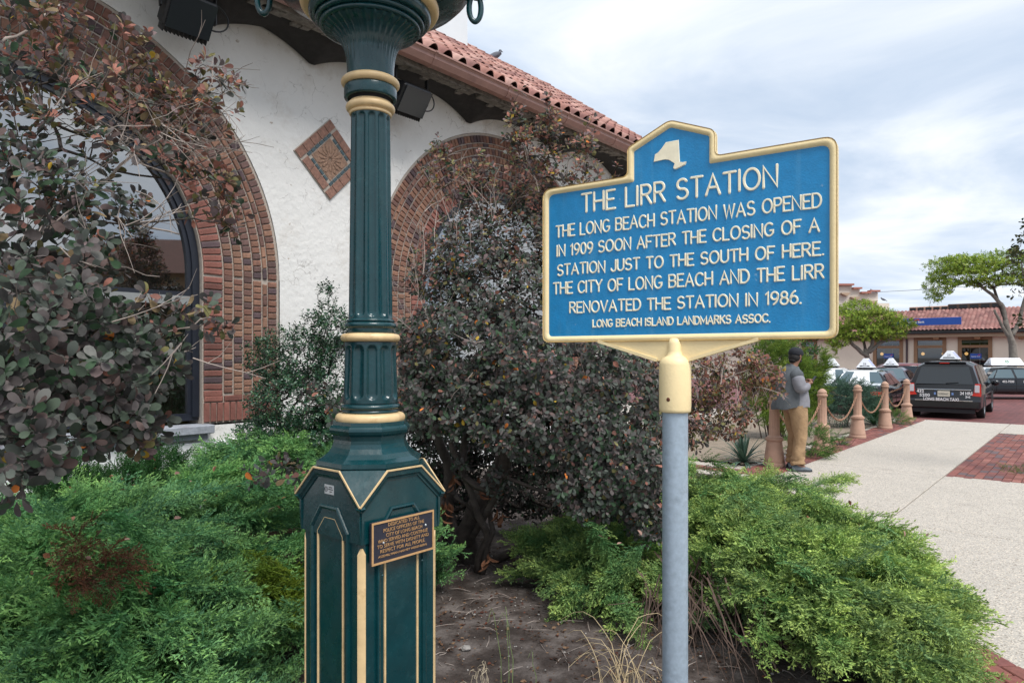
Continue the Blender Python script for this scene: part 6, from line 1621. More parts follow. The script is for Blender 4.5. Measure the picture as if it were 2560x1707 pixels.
def link_chain(a, b, sagd, label):
    t = thing('chain', label, 'chain', (a + b) / 2, group='chains between the bollards'); g = G()
    L = np.linalg.norm(b - a); n = int(L * 1.12 / 0.052)
    for i in range(n):
        q = (i + 0.5) / n; f = lambda q: a + (b - a) * q - Z3 * sagd * 4 * q * (1 - q)
        c = f(q); d = f(min(1, q + 0.01)) - f(max(0, q - 0.01)); d /= np.linalg.norm(d); s = np.cross(d, Z3); s /= np.linalg.norm(s); u = np.cross(s, d)
        ax_ = s if i % 2 else u; e = np.cross(ax_, d)
        V = []; Fq = []; ms = 5; sg = 12
        for m in range(sg):
            th = 2 * PI * m / sg; dr = d * math.cos(th) * 0.024 + e * math.sin(th) * 0.013 + d * 0.012 * np.sign(math.cos(th)); nn = d * math.cos(th) + e * math.sin(th)
            for w in range(ms):
                ph = 2 * PI * w / ms; V.append(c + dr + nn * 0.0065 * math.cos(ph) + ax_ * 0.0065 * math.sin(ph)); Fq.append((m * ms + w, ((m + 1) % sg) * ms + w, ((m + 1) % sg) * ms + (w + 1) % ms, m * ms + (w + 1) % ms))
        g.add(V, Fq)
    g.out(t, 'links', M['chain'], world=True, smooth=True, kind='stuff')
clab = ['rusty chain hanging from the first bollard behind the leaning man', 'rusty chain between the second and third bollards', 'rusty chain between the third and fourth bollards', 'rusty chain between the last two bollards']
for k in range(4): link_chain(bpos[k] + Z3 * 0.86 + D3 * 0.07, bpos[k + 1] + Z3 * 0.86 - D3 * 0.07, 0.42, clab[k])
a_ = bpos[4] + Z3 * 0.86 - N3 * 0.07
link_chain(a_, a_ - N3 * 2.2 + D3 * 0.2, 0.32, 'rusty chain running away to the left behind the last bollard')
b6 = boll[0].copy(); COL.objects.link(b6); q6 = a_ - N3 * 2.35 + D3 * 0.2; b6.location = (q6[0], q6[1], 0.0); tag(b6, 'fluted pinkish bollard set back to the left behind the row, ending the turning chain', 'bollard', 'bollards with chains along the pavement')

# ------------------------------------------------------------------ the leaning man
def skinned(pts, edges, rad, sub=2):
    me = bpy.data.meshes.new('tmp'); me.from_pydata([tuple(p) for p in pts], edges, []); ob = bpy.data.objects.new('tmp', me); COL.objects.link(ob)
    md = ob.modifiers.new('s', 'SKIN'); md.use_smooth_shade = True
    for i, v in enumerate(me.skin_vertices[0].data):
        r = rad[i]; v.radius = (r, r) if np.isscalar(r) else r; v.use_root = (i == 0)
    sb_ = ob.modifiers.new('u', 'SUBSURF'); sb_.levels = sub; sb_.render_levels = sub
    dg = bpy.context.evaluated_depsgraph_get(); dg.update(); ev = ob.evaluated_get(dg); m2 = bpy.data.meshes.new_from_object(ev)
    V = np.empty(len(m2.vertices) * 3); m2.vertices.foreach_get('co', V); V = V.reshape(-1, 3); Fq = [tuple(p.vertices) for p in m2.polygons]
    bpy.data.objects.remove(ob); bpy.data.meshes.remove(m2)
    return V, Fq
M['skin'] = mat('skin', (0.25, 0.125, 0.08), 0.55, var=0.08, sub=0.0)
M['jacket'] = mat('dark_grey_jacket', (0.085, 0.095, 0.105), 0.9, var=0.25, vscale=12, bump=0.012, bscale=9)
M['sleeve'] = mat('grey_sweatshirt', (0.215, 0.215, 0.24), 0.9, var=0.12, vscale=14, bump=0.008, bscale=14)
M['khaki'] = mat('tan_work_trousers', (0.34, 0.22, 0.12), 0.9, var=0.30, vscale=7, bump=0.03, bscale=7, dirt=(0.30, 0.18, 0.085), dscale=5)
M['hair'] = mat('black_hair', (0.012, 0.010, 0.010), 0.8)
M['cap'] = mat('black_cap', (0.010, 0.012, 0.018), 0.85, bump=0.003, bscale=60)
M['shoe'] = mat('grey_work_shoe', (0.13, 0.155, 0.18), 0.8, var=0.25, vscale=20)
M['sole'] = mat('dark_sole', (0.04, 0.045, 0.05), 0.8)
mp0 = at(1986, 1175, 9.62); mp0[2] = 0.0
man = thing('person', 'man in black cap, grey jacket and tan trousers leaning on a bollard with a phone', 'person', mp0, rotz=R(6))
# local axes: x the way he faces (right in the photo), y away from the viewer
body_p = [(-.01, .04, .90), (-.03, .04, 1.08), (-.045, .04, 1.26), (-.03, .04, 1.38), (.0, .04, 1.455), (.03, .04, 1.52), (.045, .045, 1.60), (.05, .045, 1.67),
          (-.04, -.15, 1.355), (-.035, -.215, 1.13), (.085, -.16, 1.175), (.155, -.10, 1.215), (.185, -.075, 1.235),
          (-.03, .23, 1.355), (-.01, .27, 1.13), (.10, .20, 1.165), (.165, .13, 1.215), (.195, .11, 1.235),
          (.0, -.06, .83), (.055, -.07, .50), (.0, -.08, .09), (.01, .14, .83), (.085, .17, .50), (.075, .19, .09), (.11, -.09, .045), (.19, .20, .045)]
body_e = [(0, 1), (1, 2), (2, 3), (3, 4), (4, 5), (5, 6), (6, 7), (3, 8), (8, 9), (9, 10), (10, 11), (11, 12), (3, 13), (13, 14), (14, 15), (15, 16), (16, 17), (0, 18), (18, 19), (19, 20), (0, 21), (21, 22), (22, 23), (20, 24), (23, 25)]
body_r = [.12, .12, .12, .09, .052, .058, .092, .072, .040, .034, .030, .026, .026, .040, .034, .030, .026, .026, .085, .06, .042, .085, .06, .042, .04, .04]
V, Fq = skinned(body_p, body_e, body_r); bo = add(man, 'body', V, Fq, M['skin'], smooth=True)
# face: nose, ear, beard shadow
g = G(); hc = np.array([.048, .045, 1.625]); fd = np.array([.93, .36, -0.12]); fd /= np.linalg.norm(fd); fs = np.cross(Z3, fd); fs /= np.linalg.norm(fs); fu = np.cross(fd, fs)
g.ball(hc + fd * .094 + fu * -.012, (.020, .013, .020), 10, 8, ax=[fd, fs, fu]); g.ball(hc + fd * .078 - fu * .055, (.022, .026, .016), 10, 8, ax=[fd, fs, fu])
for sg in (-1, 1): g.ball(hc + fs * sg * .083 - fu * .01 - fd * 0.005, (.017, .008, .028), 10, 8, ax=[fd, fs, fu])
g.out(man, 'face', M['skin'], smooth=True)
g = G()
for sg in (-1, 1): g.ball(hc + fd * .082 + fs * sg * .032 + fu * .008, (.008, .013, .007), 8, 6, ax=[fd, fs, fu])
for sg in (-1, 1): g.ball(hc + fd * .086 + fs * sg * .032 + fu * .026, (.006, .020, .005), 8, 6, ax=[fd, fs, fu])
g.ball(hc + fd * .050 - fu * .075, (.046, .058, .030), 12, 8, ax=[fd, fs, fu]); g.ball(hc + fd * .092 - fu * .038, (.008, .026, .005), 8, 6, ax=[fd, fs, fu])
g.out(man, 'beard', M['hair'], smooth=True)
g = G(); g.ball(hc - fd * .030 - fu * .035, (.078, .083, .075), 16, 10, ax=[fd, fs, fu]); g.ball(hc - fd * .06 - fu * .085, (.045, .055, .035), 12, 8, ax=[fd, fs, fu]); g.out(man, 'hair', M['hair'], smooth=True)
g = G(); g.ball(hc - fd * .006 + fu * .030, (.106, .096, .085), 20, 12, ax=[fd, fs, fu]); g.loft([[hc + fu * .035 + fd * (.103 * math.cos(t) - .004) * k + fs * .097 * math.sin(t) * k + fu * w for t in np.linspace(0, 2 * PI, 25)[:-1]] for k, w in ((1.0, -.03), (1.03, -.012), (1.0, .012))])
g.out(man, 'cap', M['cap'], smooth=True)
g = G(); g.ball((-.045, -.145, 1.345), (.095, .085, .085), 14, 10); g.out(man, 'shoulder_seam', M['jacket'], smooth=True)
# hands: palm, four fingers and thumb closed round the phone
for hk, (w, sg) in enumerate(((np.array([.185, -.075, 1.235]), 1), (np.array([.195, .11, 1.235]), -1))):
    tp = np.array([.285, .02, 1.262]); d = tp - w; d /= np.linalg.norm(d); lat = np.array([0, 1.0, 0]) * sg; up = np.cross(d, lat) * sg; up /= np.linalg.norm(up)
    if up[2] < 0: up = -up
    pts = [w, w + d * .035, w + d * .075]; ed = [(0, 1), (1, 2)]; ra = [.024, .028, .026]
    V, Fq = skinned(pts, ed, [(.027, .020), (.034, .018), (.032, .016)], 2); g = G(); g.add(V, Fq)
    for f_ in range(4):
        b = w + d * .075 + up * (0.024 - f_ * .016); l = [.032, .037, .034, .026][f_]
        c1 = b + d * l * .6 + lat * .006; c2 = c1 + d * l * .45 + lat * .018; c3 = c2 + lat * .018 + d * .002
        g.tube([b - d * .01, b, c1, c2, c3], [.0085, .0088, .0082, .0075, .005], 8)
    tb_ = w + d * .03 + up * .028; g.tube([tb_ - up * .01, tb_ + d * .022 + up * .006, tb_ + d * .045 + lat * .010 + up * .006, tb_ + d * .060 + lat * .018], [.011, .010, .009, .006], 8)
    g.out(man, 'hand', M['skin'], smooth=True)
# sweatshirt sleeves, jacket, trousers
V, Fq = skinned([body_p[i] for i in (8, 9, 10, 11)], [(0, 1), (1, 2), (2, 3)], [.110, .078, .064, .048]); add(man, 'sleeve', V, Fq, M['sleeve'], smooth=True)
V, Fq = skinned([body_p[i] for i in (13, 14, 15, 16)], [(0, 1), (1, 2), (2, 3)], [.085, .068, .058, .044]); add(man, 'sleeve', V, Fq, M['sleeve'], smooth=True)
def shell(rings, name, m, par=man, sharp=None):
    """rings: (cx, cy, cz, rx, ry, tilt) ellipses bottom to top"""
    g = G(); rr = []
    for cx, cy, cz, rx, ry, tl in rings:
        rr.append([(cx + rx * math.copysign(abs(math.cos(t)) ** .85, math.cos(t)), cy + ry * math.copysign(abs(math.sin(t)) ** .85, math.sin(t)), cz + tl * math.cos(t) + 0.008 * math.sin(5 * t + cx * 40)) for t in np.linspace(0, 2 * PI, 29)[:-1]])
    g.loft(rr); return g.out(par, name, m, smooth=True)
shell([(-.085, .04, .890, .205, .205, 0.03), (-.080, .04, .93, .215, .21, .02), (-.065, .04, 1.03, .190, .205, 0), (-.065, .04, 1.15, .172, .200, 0), (-.070, .04, 1.27, .155, .205, 0), (-.045, .04, 1.36, .140, .215, -.01), (-.020, .04, 1.425, .100, .150, -.03), (.0, .04, 1.455, .080, .095, -.03), (.0, .04, 1.475, .078, .085, -.03)], 'jacket', M['jacket'])
shell([(.045, .02, .90, .150, .20, 0), (.05, .02, 1.0, .150, .19, 0), (.035, .03, 1.2, .125, .19, 0), (.02, .04, 1.40, .095, .13, -.03), (.015, .04, 1.45, .070, .075, -.03)], 'sweatshirt', M['sleeve'])
g = G()
for lp, hp, kn, an in (((.02, -.055), .0, (.055, -.07), (.0, -.08)), ((.03, .13), .0, (.09, .165), (.075, .19))):
    rr = []
    for z, q in ((.10, 1.05), (.13, 1.22), (.155, 0.98), (.185, 1.18), (.215, .94), (.245, 1.08), (.30, .95), (.40, 1.0), (.50, 1.04), (.62, 1.22), (.74, 1.36), (.84, 1.5), (.93, 1.5)):
        if z < .5: t = (z - .1) / .4; cx = an[0] + (kn[0] - an[0]) * t; cy = an[1] + (kn[1] - an[1]) * t
        else: t = (z - .5) / .43; cx = kn[0] + (lp[0] - kn[0]) * t; cy = kn[1] + (lp[1] - kn[1]) * t
        rx = .085 * q; ry = .082 * q
        rr.append([(cx + rx * math.cos(t_) * (1 + .04 * math.sin(3 * t_ + z * 30)), cy + ry * math.sin(t_), z + .012 * math.sin(2 * t_ + z * 50)) for t_ in np.linspace(0, 2 * PI, 25)[:-1]])
    g.loft(rr)
g.out(man, 'trousers', M['khaki'], smooth=True)
for (ax_, ay_, dx_, dy_) in ((.0, -.08, 1, -.12), (.075, .19, 1, .12)):
    d = np.array([dx_, dy_, 0]); d /= np.linalg.norm(d); s = np.array([-d[1], d[0], 0]); rr = []; rs = []
    for x, w, h in ((-.085, .030, .075), (-.06, .042, .10), (0, .045, .115), (.05, .046, .095), (.10, .052, .070), (.15, .050, .058), (.185, .036, .045), (.20, .015, .03)):
        c = np.array([ax_, ay_, 0]) + d * x; rr.append([c + s * w * math.cos(t) + Z3 * (.022 + max(0, math.sin(t)) * (h - .022)) for t in np.linspace(-0.3, PI + 0.3, 12)]); rs.append([c + s * (w + .006) * a + Z3 * b for a, b in ((-1, 0), (1, 0), (1, .026), (-1, .026))])
    g = G(); g.loft(rr); sh_ = g.out(man, 'shoe', M['shoe'], smooth=True); g = G(); g.loft(rs, cap=True); g.out(sh_, 'sole', M['sole'])
tpw = Matrix(MW[man.name]) @ Vector((.288, .02, 1.268))
g = G(); e_ = np.array([.55, .1, .83]); e_ /= np.linalg.norm(e_); f__ = np.array([0, 1.0, 0]); h__ = np.cross(e_, f__); g.box((0, 0, 0), (.14, .07, .009), ax=[e_, f__, h__], bev=.003)
ph_ = g.out(None, 'phone', M['black_metal']); ph_.location = tpw; tag(ph_, 'black phone held in both hands by the leaning man', 'phone')

# ------------------------------------------------------------------ vehicles
M['carblack'] = mat('black_car_paint', (0.006, 0.007, 0.010), 0.12, coat=0.2)
M['carwhite'] = mat('white_car_paint', (0.72, 0.74, 0.76), 0.25, coat=0.5)
M['carred'] = mat('burgundy_car_paint', (0.14, 0.012, 0.016), 0.2, coat=0.6)
M['carpurple'] = mat('dark_blue_car_paint', (0.020, 0.020, 0.035), 0.18, coat=0.6)
M['carglass'] = mat('dark_car_glass', (0.010, 0.016, 0.022), 0.06, spec=0.7)
M['carglass_l'] = mat('pale_car_glass', (0.07, 0.11, 0.13), 0.10, spec=0.6)
M['tyre'] = mat('tyre_rubber', (0.013, 0.013, 0.014), 0.85)
M['rim'] = mat('alloy_rim', (0.45, 0.46, 0.48), 0.3, metal=0.8)
M['chrome'] = mat('chrome', (0.7, 0.72, 0.75), 0.15, metal=1.0)
M['redlens'] = mat('red_tail_lens', (0.62, 0.025, 0.015), 0.2, coat=0.8)
M['clearlens'] = mat('clear_lens', (0.62, 0.60, 0.62), 0.15, coat=0.8)
M['white_v'] = mat('white_vinyl', (0.78, 0.78, 0.78), 0.5)
M['signwhite'] = mat('white_sign_plastic', (0.74, 0.76, 0.80), 0.4, var=0.04)
M['signpanel'] = mat('pale_lilac_ad_panel', (0.42, 0.45, 0.68), 0.4, var=0.3, vscale=9)
M['adpanel'] = mat('white_ad_panel', (0.66, 0.70, 0.72), 0.4, var=0.12, vscale=8)
M['adgreen'] = mat('green_ad_mark', (0.10, 0.30, 0.17), 0.5)
M['plate'] = mat('number_plate', (0.66, 0.62, 0.50), 0.5)
M['platebl'] = mat('blue_plate_tag', (0.18, 0.30, 0.60), 0.5)
class Car:
    def __init__(s, name, label, cat, rear, head, ln, wd, st, paint, roofp, grp=None):
        s.t = thing(name, label, cat, (rear[0], rear[1], ROADZ), rotz=math.atan2(head[1], head[0]), group=grp); s.st = st; s.wd = wd
        g = G(); rings = []
        for xl, xu, zl, zb, zr, w, wr in st: rings.append(s.ring(xl, xu, zl, zb, zr, w, wr))
        k = len(rings[0]); g.loft(rings, cap=True); mi = []
        for i in range(len(rings) - 1):
            for j in range(k):
                hood = st[i][4] - st[i][3] < 0.1 and st[i + 1][4] - st[i + 1][3] < 0.1
                mi.append(1 if (j in (4, 5, 6, 7)) and not hood else 0)
        mi += [0, 0]
        s.body = g.out(s.t, 'body', paint, smooth=True, mats=[paint, roofp], midx=mi); s.body.data.set_sharp_from_angle(angle=R(32))
    def ring(s, xl, xu, zl, zb, zr, w, wr):
        z1 = zr - min(0.12, (zr - zb) * 0.35); x1 = xl + (xu - xl) * (z1 - zb) / max(0.01, zr - zb)
        H = [(w * .88, zl, xl), (w, zl + .13, xl), (w * 1.0, (zl + zb) / 2 + .1, xl), (w * .97, zb, xl), (wr + .05, z1, x1), (wr * .80, zr - .015, xu), (wr * .35, zr, xu)]
        return [(x, y, z) for y, z, x in H] + [(x, -y, z) for y, z, x in H[::-1]]
    def side(s, pts, name='window', m=None, sg=-1, off=.008, i=1):
        """pts (x, t): t 0 at belt, 1 at upper rail, on the side face"""
        xl, xu, zl, zb, zr, w, wr = s.st[i]; z1 = zr - min(0.12, (zr - zb) * 0.35); P = [(x, sg * (w * .97 + (wr + .05 - w * .97) * t + off), zb + (z1 - zb) * t) for x, t in pts]
        return add(s.t, name, P, [tuple(range(len(P)))], m or M['carglass'])
    def low(s, g_, name, m, **k): return g_.out(s.t, name, m, **k)
    def wheels(s, xs, r=0.33, arch=None):
        for x in xs:
            for sg in (-1, 1):
                g = G(); y = sg * (s.wd - .10); pr = [(r * .62, -.10), (r * .95, -.105), (r, -.08), (r, .08), (r * .95, .105), (r * .62, .10)]
                a = np.linspace(0, 2 * PI, 29)[:-1]; g.loft([[(x + q * math.cos(t), y + w_, r + q * math.sin(t)) for t in a] for q, w_ in pr]); wh = g.out(s.t, 'wheel', M['tyre'], smooth=True)
                g = G(); o = y + sg * .085
                g.loft([[(x + q * math.cos(t), o + sg * w_, r + q * math.sin(t)) for t in a] for q, w_ in ((r * .64, .012), (r * .60, -.01), (r * .25, -.02), (r * .12, .0), (0.001, .0))]); g.out(wh, 'rim', M['rim'], smooth=True)
                g = G(); yy = sg * (s.wd + .002); g.loft([[(x + q * math.cos(t), yy + sg * w_, r + q * math.sin(t)) for t in np.linspace(-.1, PI + .1, 20)] for q, w_ in ((r + .055, -.04), (r + .05, .006), (r - .01, .0), (r - .02, -.10))], closed=False); g.out(s.t, 'wheel_arch', M['dark_gap'], smooth=True)
    def roofsign(s, x, z, num, L=.62, sub=None, wide=.25, h=.33, panel=None, back=True):
        g = G(); tp = .05
        g.add([(x, -wide, z + .06), (x, wide, z + .06), (x + L, wide, z + .06), (x + L, -wide, z + .06), (x + .10, -tp, z + h), (x + .10, tp, z + h), (x + L - .10, tp, z + h), (x + L - .10, -tp, z + h)], [(0, 1, 5, 4), (1, 2, 6, 5), (2, 3, 7, 6), (3, 0, 4, 7), (4, 5, 6, 7)])
        rs = g.out(s.t, 'roof_sign', M['signwhite'])
        g = G(); g.box((x + L / 2, 0, z + .03), (L * .96, wide * 1.9, .05), bev=.01); g.out(rs, 'sign_base', M['black_metal'])
        for sg in (-1, 1):
            f = lambda u, v: (x + .035 + .10 * v + (L - .07 - .20 * v) * u, sg * (wide + (tp - wide) * v + .006), z + .06 + (h - .06) * v)
            add(rs, 'ad_panel', [f(.05, .12), f(.95, .12), f(.95, .88), f(.05, .88)], [(0, 1, 2, 3)], panel or M['signpanel'])
        for e, X, dx in ((0, x, .10), (1, x + L, -.10)):
            up = np.array([dx, 0, h - .06]); up /= np.linalg.norm(up); rd = np.array([0, -1.0, 0]) if e == 0 else np.array([0, 1.0, 0]); nn = np.cross(rd, up)
            o = np.array([X, 0, z + .06])
            put_text(rs, 'lettering', num, o + up * .135, rd, up, nn, h=.075, depth=.006, m=M['ink'])
            g = G(); g.prism([(-.17, .035), (.17, .035), (.14, .068), (-.14, .068)], .002, .006, O=o, U=rd, W=up, D=nn); g.out(rs, 'vent', M['black_metal'])
            if sub: put_text(rs, 'lettering', sub, o + up * .05, rd, up, nn, h=.05, depth=.010, m=M['signwhite'], off=.01)
        return rs
GT = 'long beach taxis waiting on the brick road'
vst = [(0.0, .30, .28, 1.02, 1.70, .93, .66), (.10, .42, .24, 1.02, 1.745, .96, .68), (2.0, 2.0, .22, .98, 1.76, .97, .68), (4.05, 3.1, .22, .96, 1.72, .97, .66), (4.06, 4.10, .22, .96, .99, .97, .60), (4.75, 4.75, .24, .86, .90, .92, .52), (5.1, 5.1, .30, .62, .66, .80, .42)]
vh = np.array([0.625, 0.78]); vr = np.array([13.25, 20.95])
van = Car('minivan_taxi', 'black minivan taxi seen from behind with white roof sign and red tail lights', 'taxi', vr, vh, 5.1, .97, vst, M['carblack'], M['carblack'], GT)
def rearpt(y, t, st=vst, off=.0):   # t 0 belt .. 1 roof rail
    xl, xu, zl, zb, zr, w, wr = st[0]; return (xl + (xu - xl) * t - off, y, zb + (zr - zb) * t)
add(van.t, 'rear_window', [rearpt(-.76, .06, off=.012), rearpt(-.62, .84, off=.012), rearpt(.62, .84, off=.012), rearpt(.76, .06, off=.012)], [(0, 1, 2, 3)], M['carglass'])
g = G(); g.tube([(-.01, -.05, 1.09), (.0, -.38, 1.12)], .010, 5); g.out(van.t, 'wiper', M['black_metal'])
g = G(); g.box((.30, 0, 1.715), (.22, 1.10, .05), bev=.015); g.out(van.t, 'spoiler', M['carblack']); g = G(); g.box((.185, 0, 1.70), (.012, .26, .022)); g.out(van.t, 'brake_light', M['redlens'])
g = G(); g.box((-.012, 0, .885), (.03, 1.42, .035), bev=.008); g.out(van.t, 'chrome_strip', M['chrome'])
g = G(); g.box((-.05, 0, .45), (.16, 1.90, .30), bev=.05); g.out(van.t, 'bumper', M['carblack']); g = G(); g.box((-.133, 0, .565), (.012, 1.5, .022)); g.out(van.t, 'bumper_strip', M['chrome'])
g = G(); g.box((.0, 0, .25), (.2, 1.6, .12)); g.out(van.t, 'underside', M['dark_gap'])
for sg in (-1, 1):
    g = G(); g.prism([(.72, .72), (.95, .70), (.955, .78), (.74, .78)] if sg > 0 else [(-.95, .70), (-.72, .72), (-.74, .78), (-.955, .78)], .0, .10, O=(-.022, 0, 0), U=(0, 1, 0), W=(0, 0, 1), D=(1, 0, 0)); g.prism([(.76, .78), (.955, .78), (.94, 1.08), (.80, 1.08)] if sg > 0 else [(-.955, .78), (-.76, .78), (-.80, 1.08), (-.94, 1.08)], .0, .12, O=(-.02, 0, 0), U=(0, 1, 0), W=(0, 0, 1), D=(1, 0, 0))
    tl_ = g.out(van.t, 'tail_light', M['redlens']); g = G(); g.box((-.026, sg * .85, .93), (.012, .12, .22), bev=.003); g.out(tl_, 'clear_lens', M['clearlens'])
    g = G(); g.ball((3.55, sg * 1.08, 1.02), (.08, .12, .10), 12, 8); g.out(van.t, 'mirror', M['carblack'], smooth=True)
    van.side([(.62, .08), (1.55, .08), (1.60, .96), (.78, .96)], sg=sg, i=2); van.side([(1.65, .08), (2.62, .08), (2.62, .96), (1.70, .96)], sg=sg, i=2); van.side([(2.72, .08), (3.75, .08), (3.05, .96), (2.72, .96)], sg=sg, i=2)
    g = G(); g.box((2.3, sg * .975, .72), (2.6, .012, .03)); g.out(van.t, 'side_strip', M['chrome'])
van.wheels((.95, 4.0), .34)
van.roofsign(1.2, 1.76, '25', L=.95)
rx, rz = np.array([0, -1.0, 0]), Z3
g = G(); g.box((-.025, 0, .76), (.012, .32, .165), bev=.003); pl = g.out(van.t, 'number_plate', M['plate']); put_text(pl, 'lettering', 'N300A6C', (-.033, 0, .76), rx, rz, (-1, 0, 0), w=.26, h=.07, depth=0, m=M['ink'])
g = G()
for sg in (-1, 1): g.box((-.024, sg * .23, .765), (.010, .05, .07))
g.out(van.t, 'plate_tag', M['platebl'])
for tx, y, z, w, h in (('432', .62, .83, .20, .095), ('5200', .50, .71, .28, .095), ('24 HRS', -.58, .79, .32, .095), ('LONG BEACH TAXI', .06, .555, .92, .095)):
    put_text(van.t, 'lettering', tx, (-.155 if z < .6 else -.030, y, z if z > .6 else .60), rx, rz, (-1, 0, 0), w=w, h=h, depth=0, m=M['white_v'], off=.03)
g = G()
for a in (R(25), R(-25)): g.box((-.030, -.62, .68), (.004, .13, .022), ax=[(1, 0, 0), (0, math.cos(a), math.sin(a)), (0, -math.sin(a), math.cos(a))])
g.out(van.t, 'white_decal', M['white_v'])
# sedans
def sst(wr=.56): return [(0.0, .02, .34, .72, .76, .84, .62), (.12, .12, .28, .90, .95, .90, .66), (.95, 1.0, .24, .95, 1.0, .92, .66), (.96, 1.55, .24, .95, 1.42, .92, wr), (2.3, 2.3, .22, .93, 1.46, .93, wr + .02), (3.75, 2.95, .22, .93, 1.42, .93, wr), (3.76, 3.78, .22, .93, .97, .93, .60), (4.9, 4.9, .24, .80, .85, .90, .55), (5.3, 5.3, .34, .58, .62, .80, .45)]
def sedan(name, label, rear, head, paint, roofp, num, sub='TAXI', glassm=None, sg_=None, grp=GT, L=.62, panel=None, pillar=None):
    c = Car(name, label, 'taxi' if num else 'car', rear, head, 5.3, .93, sst(), paint, roofp, grp if num else None); gm = glassm or M['carglass']; st = sst()
    for sg in (-1, 1):
        c.side([(1.10, .06), (1.36, .06), (1.66, .92), (1.52, .80)], sg=sg, i=4, m=gm); c.side([(1.42, .06), (2.30, .06), (2.30, .96), (1.72, .96)], sg=sg, i=4, m=gm); c.side([(2.40, .06), (3.55, .06), (2.92, .96), (2.40, .96)], sg=sg, i=4, m=gm)
        g = G(); g.ball((3.30, sg * 1.02, 1.0), (.07, .10, .07), 10, 8); g.out(c.t, 'mirror', paint, smooth=True)
        g = G(); g.box((-.01, sg * .68, .70), (.05, .36, .15), bev=.01); g.out(c.t, 'tail_light', M['redlens'])
        g = G(); g.ball((5.18, sg * .62, .66), (.12, .20, .075), 12, 8); g.out(c.t, 'headlight', M['clearlens'], smooth=True)
        g = G(); g.box((2.5, sg * .937, .60), (3.0, .012, .035)); g.out(c.t, 'side_strip', M['black_metal'])
        for x in (1.5, 2.35, 3.62):
            g = G(); g.box((x, sg * .934, .62), (.010, .006, .60)); g.out(c.t, 'door_gap', M['dark_gap'])
    add(c.t, 'rear_window', [(1.02, -.74, 1.01), (1.50, -.50, 1.38), (1.50, .50, 1.38), (1.02, .74, 1.01)], [(0, 1, 2, 3)], M['carglass_l'])
    add(c.t, 'windscreen', [(3.72, -.74, .99), (3.02, -.52, 1.385), (3.02, .52, 1.385), (3.72, .74, .99)], [(0, 1, 2, 3)], M['carglass_l'])
    g = G(); g.box((-.03, 0, .46), (.14, 1.78, .22), bev=.04); g.out(c.t, 'bumper', paint); g = G(); g.box((5.30, 0, .46), (.14, 1.6, .22), bev=.04); g.out(c.t, 'bumper', paint)
    g = G(); g.box((5.22, 0, .62), (.16, .9, .14), bev=.02); g.out(c.t, 'grille', M['dark_gap'])
    c.wheels((1.0, 4.35), .33)
    if num: c.roofsign(1.95 if L < 1 else 1.7, 1.46, num, L=L, sub=sub, panel=panel, wide=.27, h=.38)
    return c
perp = np.array([-vh[1], vh[0]])
s26 = sedan('sedan_taxi', 'black and white sedan taxi behind the blue green juniper, white roof sign 26', np.array([11.15, 22.3]), np.array([.60, .80]), M['carblack'], M['carwhite'], '26')
add(s26.t, 'boot_lid', [(.03, -.70, .90), (.95, -.70, 1.012), (.95, .70, 1.012), (.03, .70, .90)], [(0, 1, 2, 3)], M['carwhite'])
sedan('sedan_taxi', 'white taxi parked farthest left behind the golden conifer', np.array([12.1, 26.6]), np.array([.55, .83]), M['carwhite'], M['carwhite'], '24', panel=M['signwhite'])
dk = sedan('sedan_taxi', 'dark sedan taxi facing the camera between the bollards', np.array([17.9, 31.6]), np.array([-.60, -.80]), M['carpurple'], M['carpurple'], '11', panel=M['signwhite'])
g = G(); g.box((4.3, 0, .90), (.30, .42, .05), bev=.02); g.out(dk.t, 'hood_scoop', M['dark_gap'])
bw = sedan('sedan_taxi', 'black sedan taxi with white roof seen from the side at the right edge', np.array([20.0, 31.2]), np.array([.999, -.03]), M['carblack'], M['carwhite'], '18', sub=None, L=1.5, panel=M['adpanel'], glassm=M['carglass_l'])
for tx, x, z, w, h in (('432-7500', 1.98, .80, .52, .10), ('LONG BEACH TAXI', 3.15, .80, 1.0, .10)):
    put_text(bw.t, 'lettering', tx, (x, -.944, z), (1, 0, 0), Z3, (0, -1, 0), w=w, h=h, depth=0, m=M['white_v'], off=.01)
g = G(); f = lambda u, v: np.array([1.7 + .035 + .10 * v + (1.5 - .07 - .20 * v) * u, -(.27 + (.05 - .27) * v + .012), 1.46 + .06 + .32 * v])
ax1 = np.array([1.0, 0, 0]); ax2 = f(.5, 1) - f(.5, 0); ax2 /= np.linalg.norm(ax2); g.torus(f(.5, .5), .06, .018, ax=np.cross(ax1, ax2), seg=20, ms=6); g.out(bw.t, 'ad_mark', M['adgreen'])
# burgundy hatchback
hst = [(0.0, .25, .32, .92, 1.45, .86, .58), (.15, .5, .26, .95, 1.55, .90, .62), (2.0, 2.0, .24, .93, 1.60, .92, .62), (3.7, 2.7, .24, .92, 1.54, .92, .60), (3.71, 3.73, .24, .92, .96, .92, .60), (4.4, 4.4, .28, .76, .80, .84, .5)]
hb = Car('hatchback', 'burgundy hatchback parked behind the dark sedan taxi', 'car', (21.3, 33.6), (-.95, .30), 4.4, .92, hst, M['carred'], M['carred'])
for sg in (-1, 1):
    hb.side([(.55, .08), (1.2, .08), (1.2, .92), (.85, .85)], sg=sg, i=2); hb.side([(1.28, .08), (2.15, .08), (2.15, .95), (1.28, .95)], sg=sg, i=2); hb.side([(2.23, .08), (3.35, .08), (2.7, .95), (2.23, .95)], sg=sg, i=2)
    g = G(); g.box((.02, sg * .78, .98), (.16, .16, .24), bev=.02); g.out(hb.t, 'tail_light', M['redlens'])
    g = G(); g.ball((3.2, sg * 1.0, 1.0), (.07, .1, .07), 10, 8); g.out(hb.t, 'mirror', M['carred'], smooth=True)
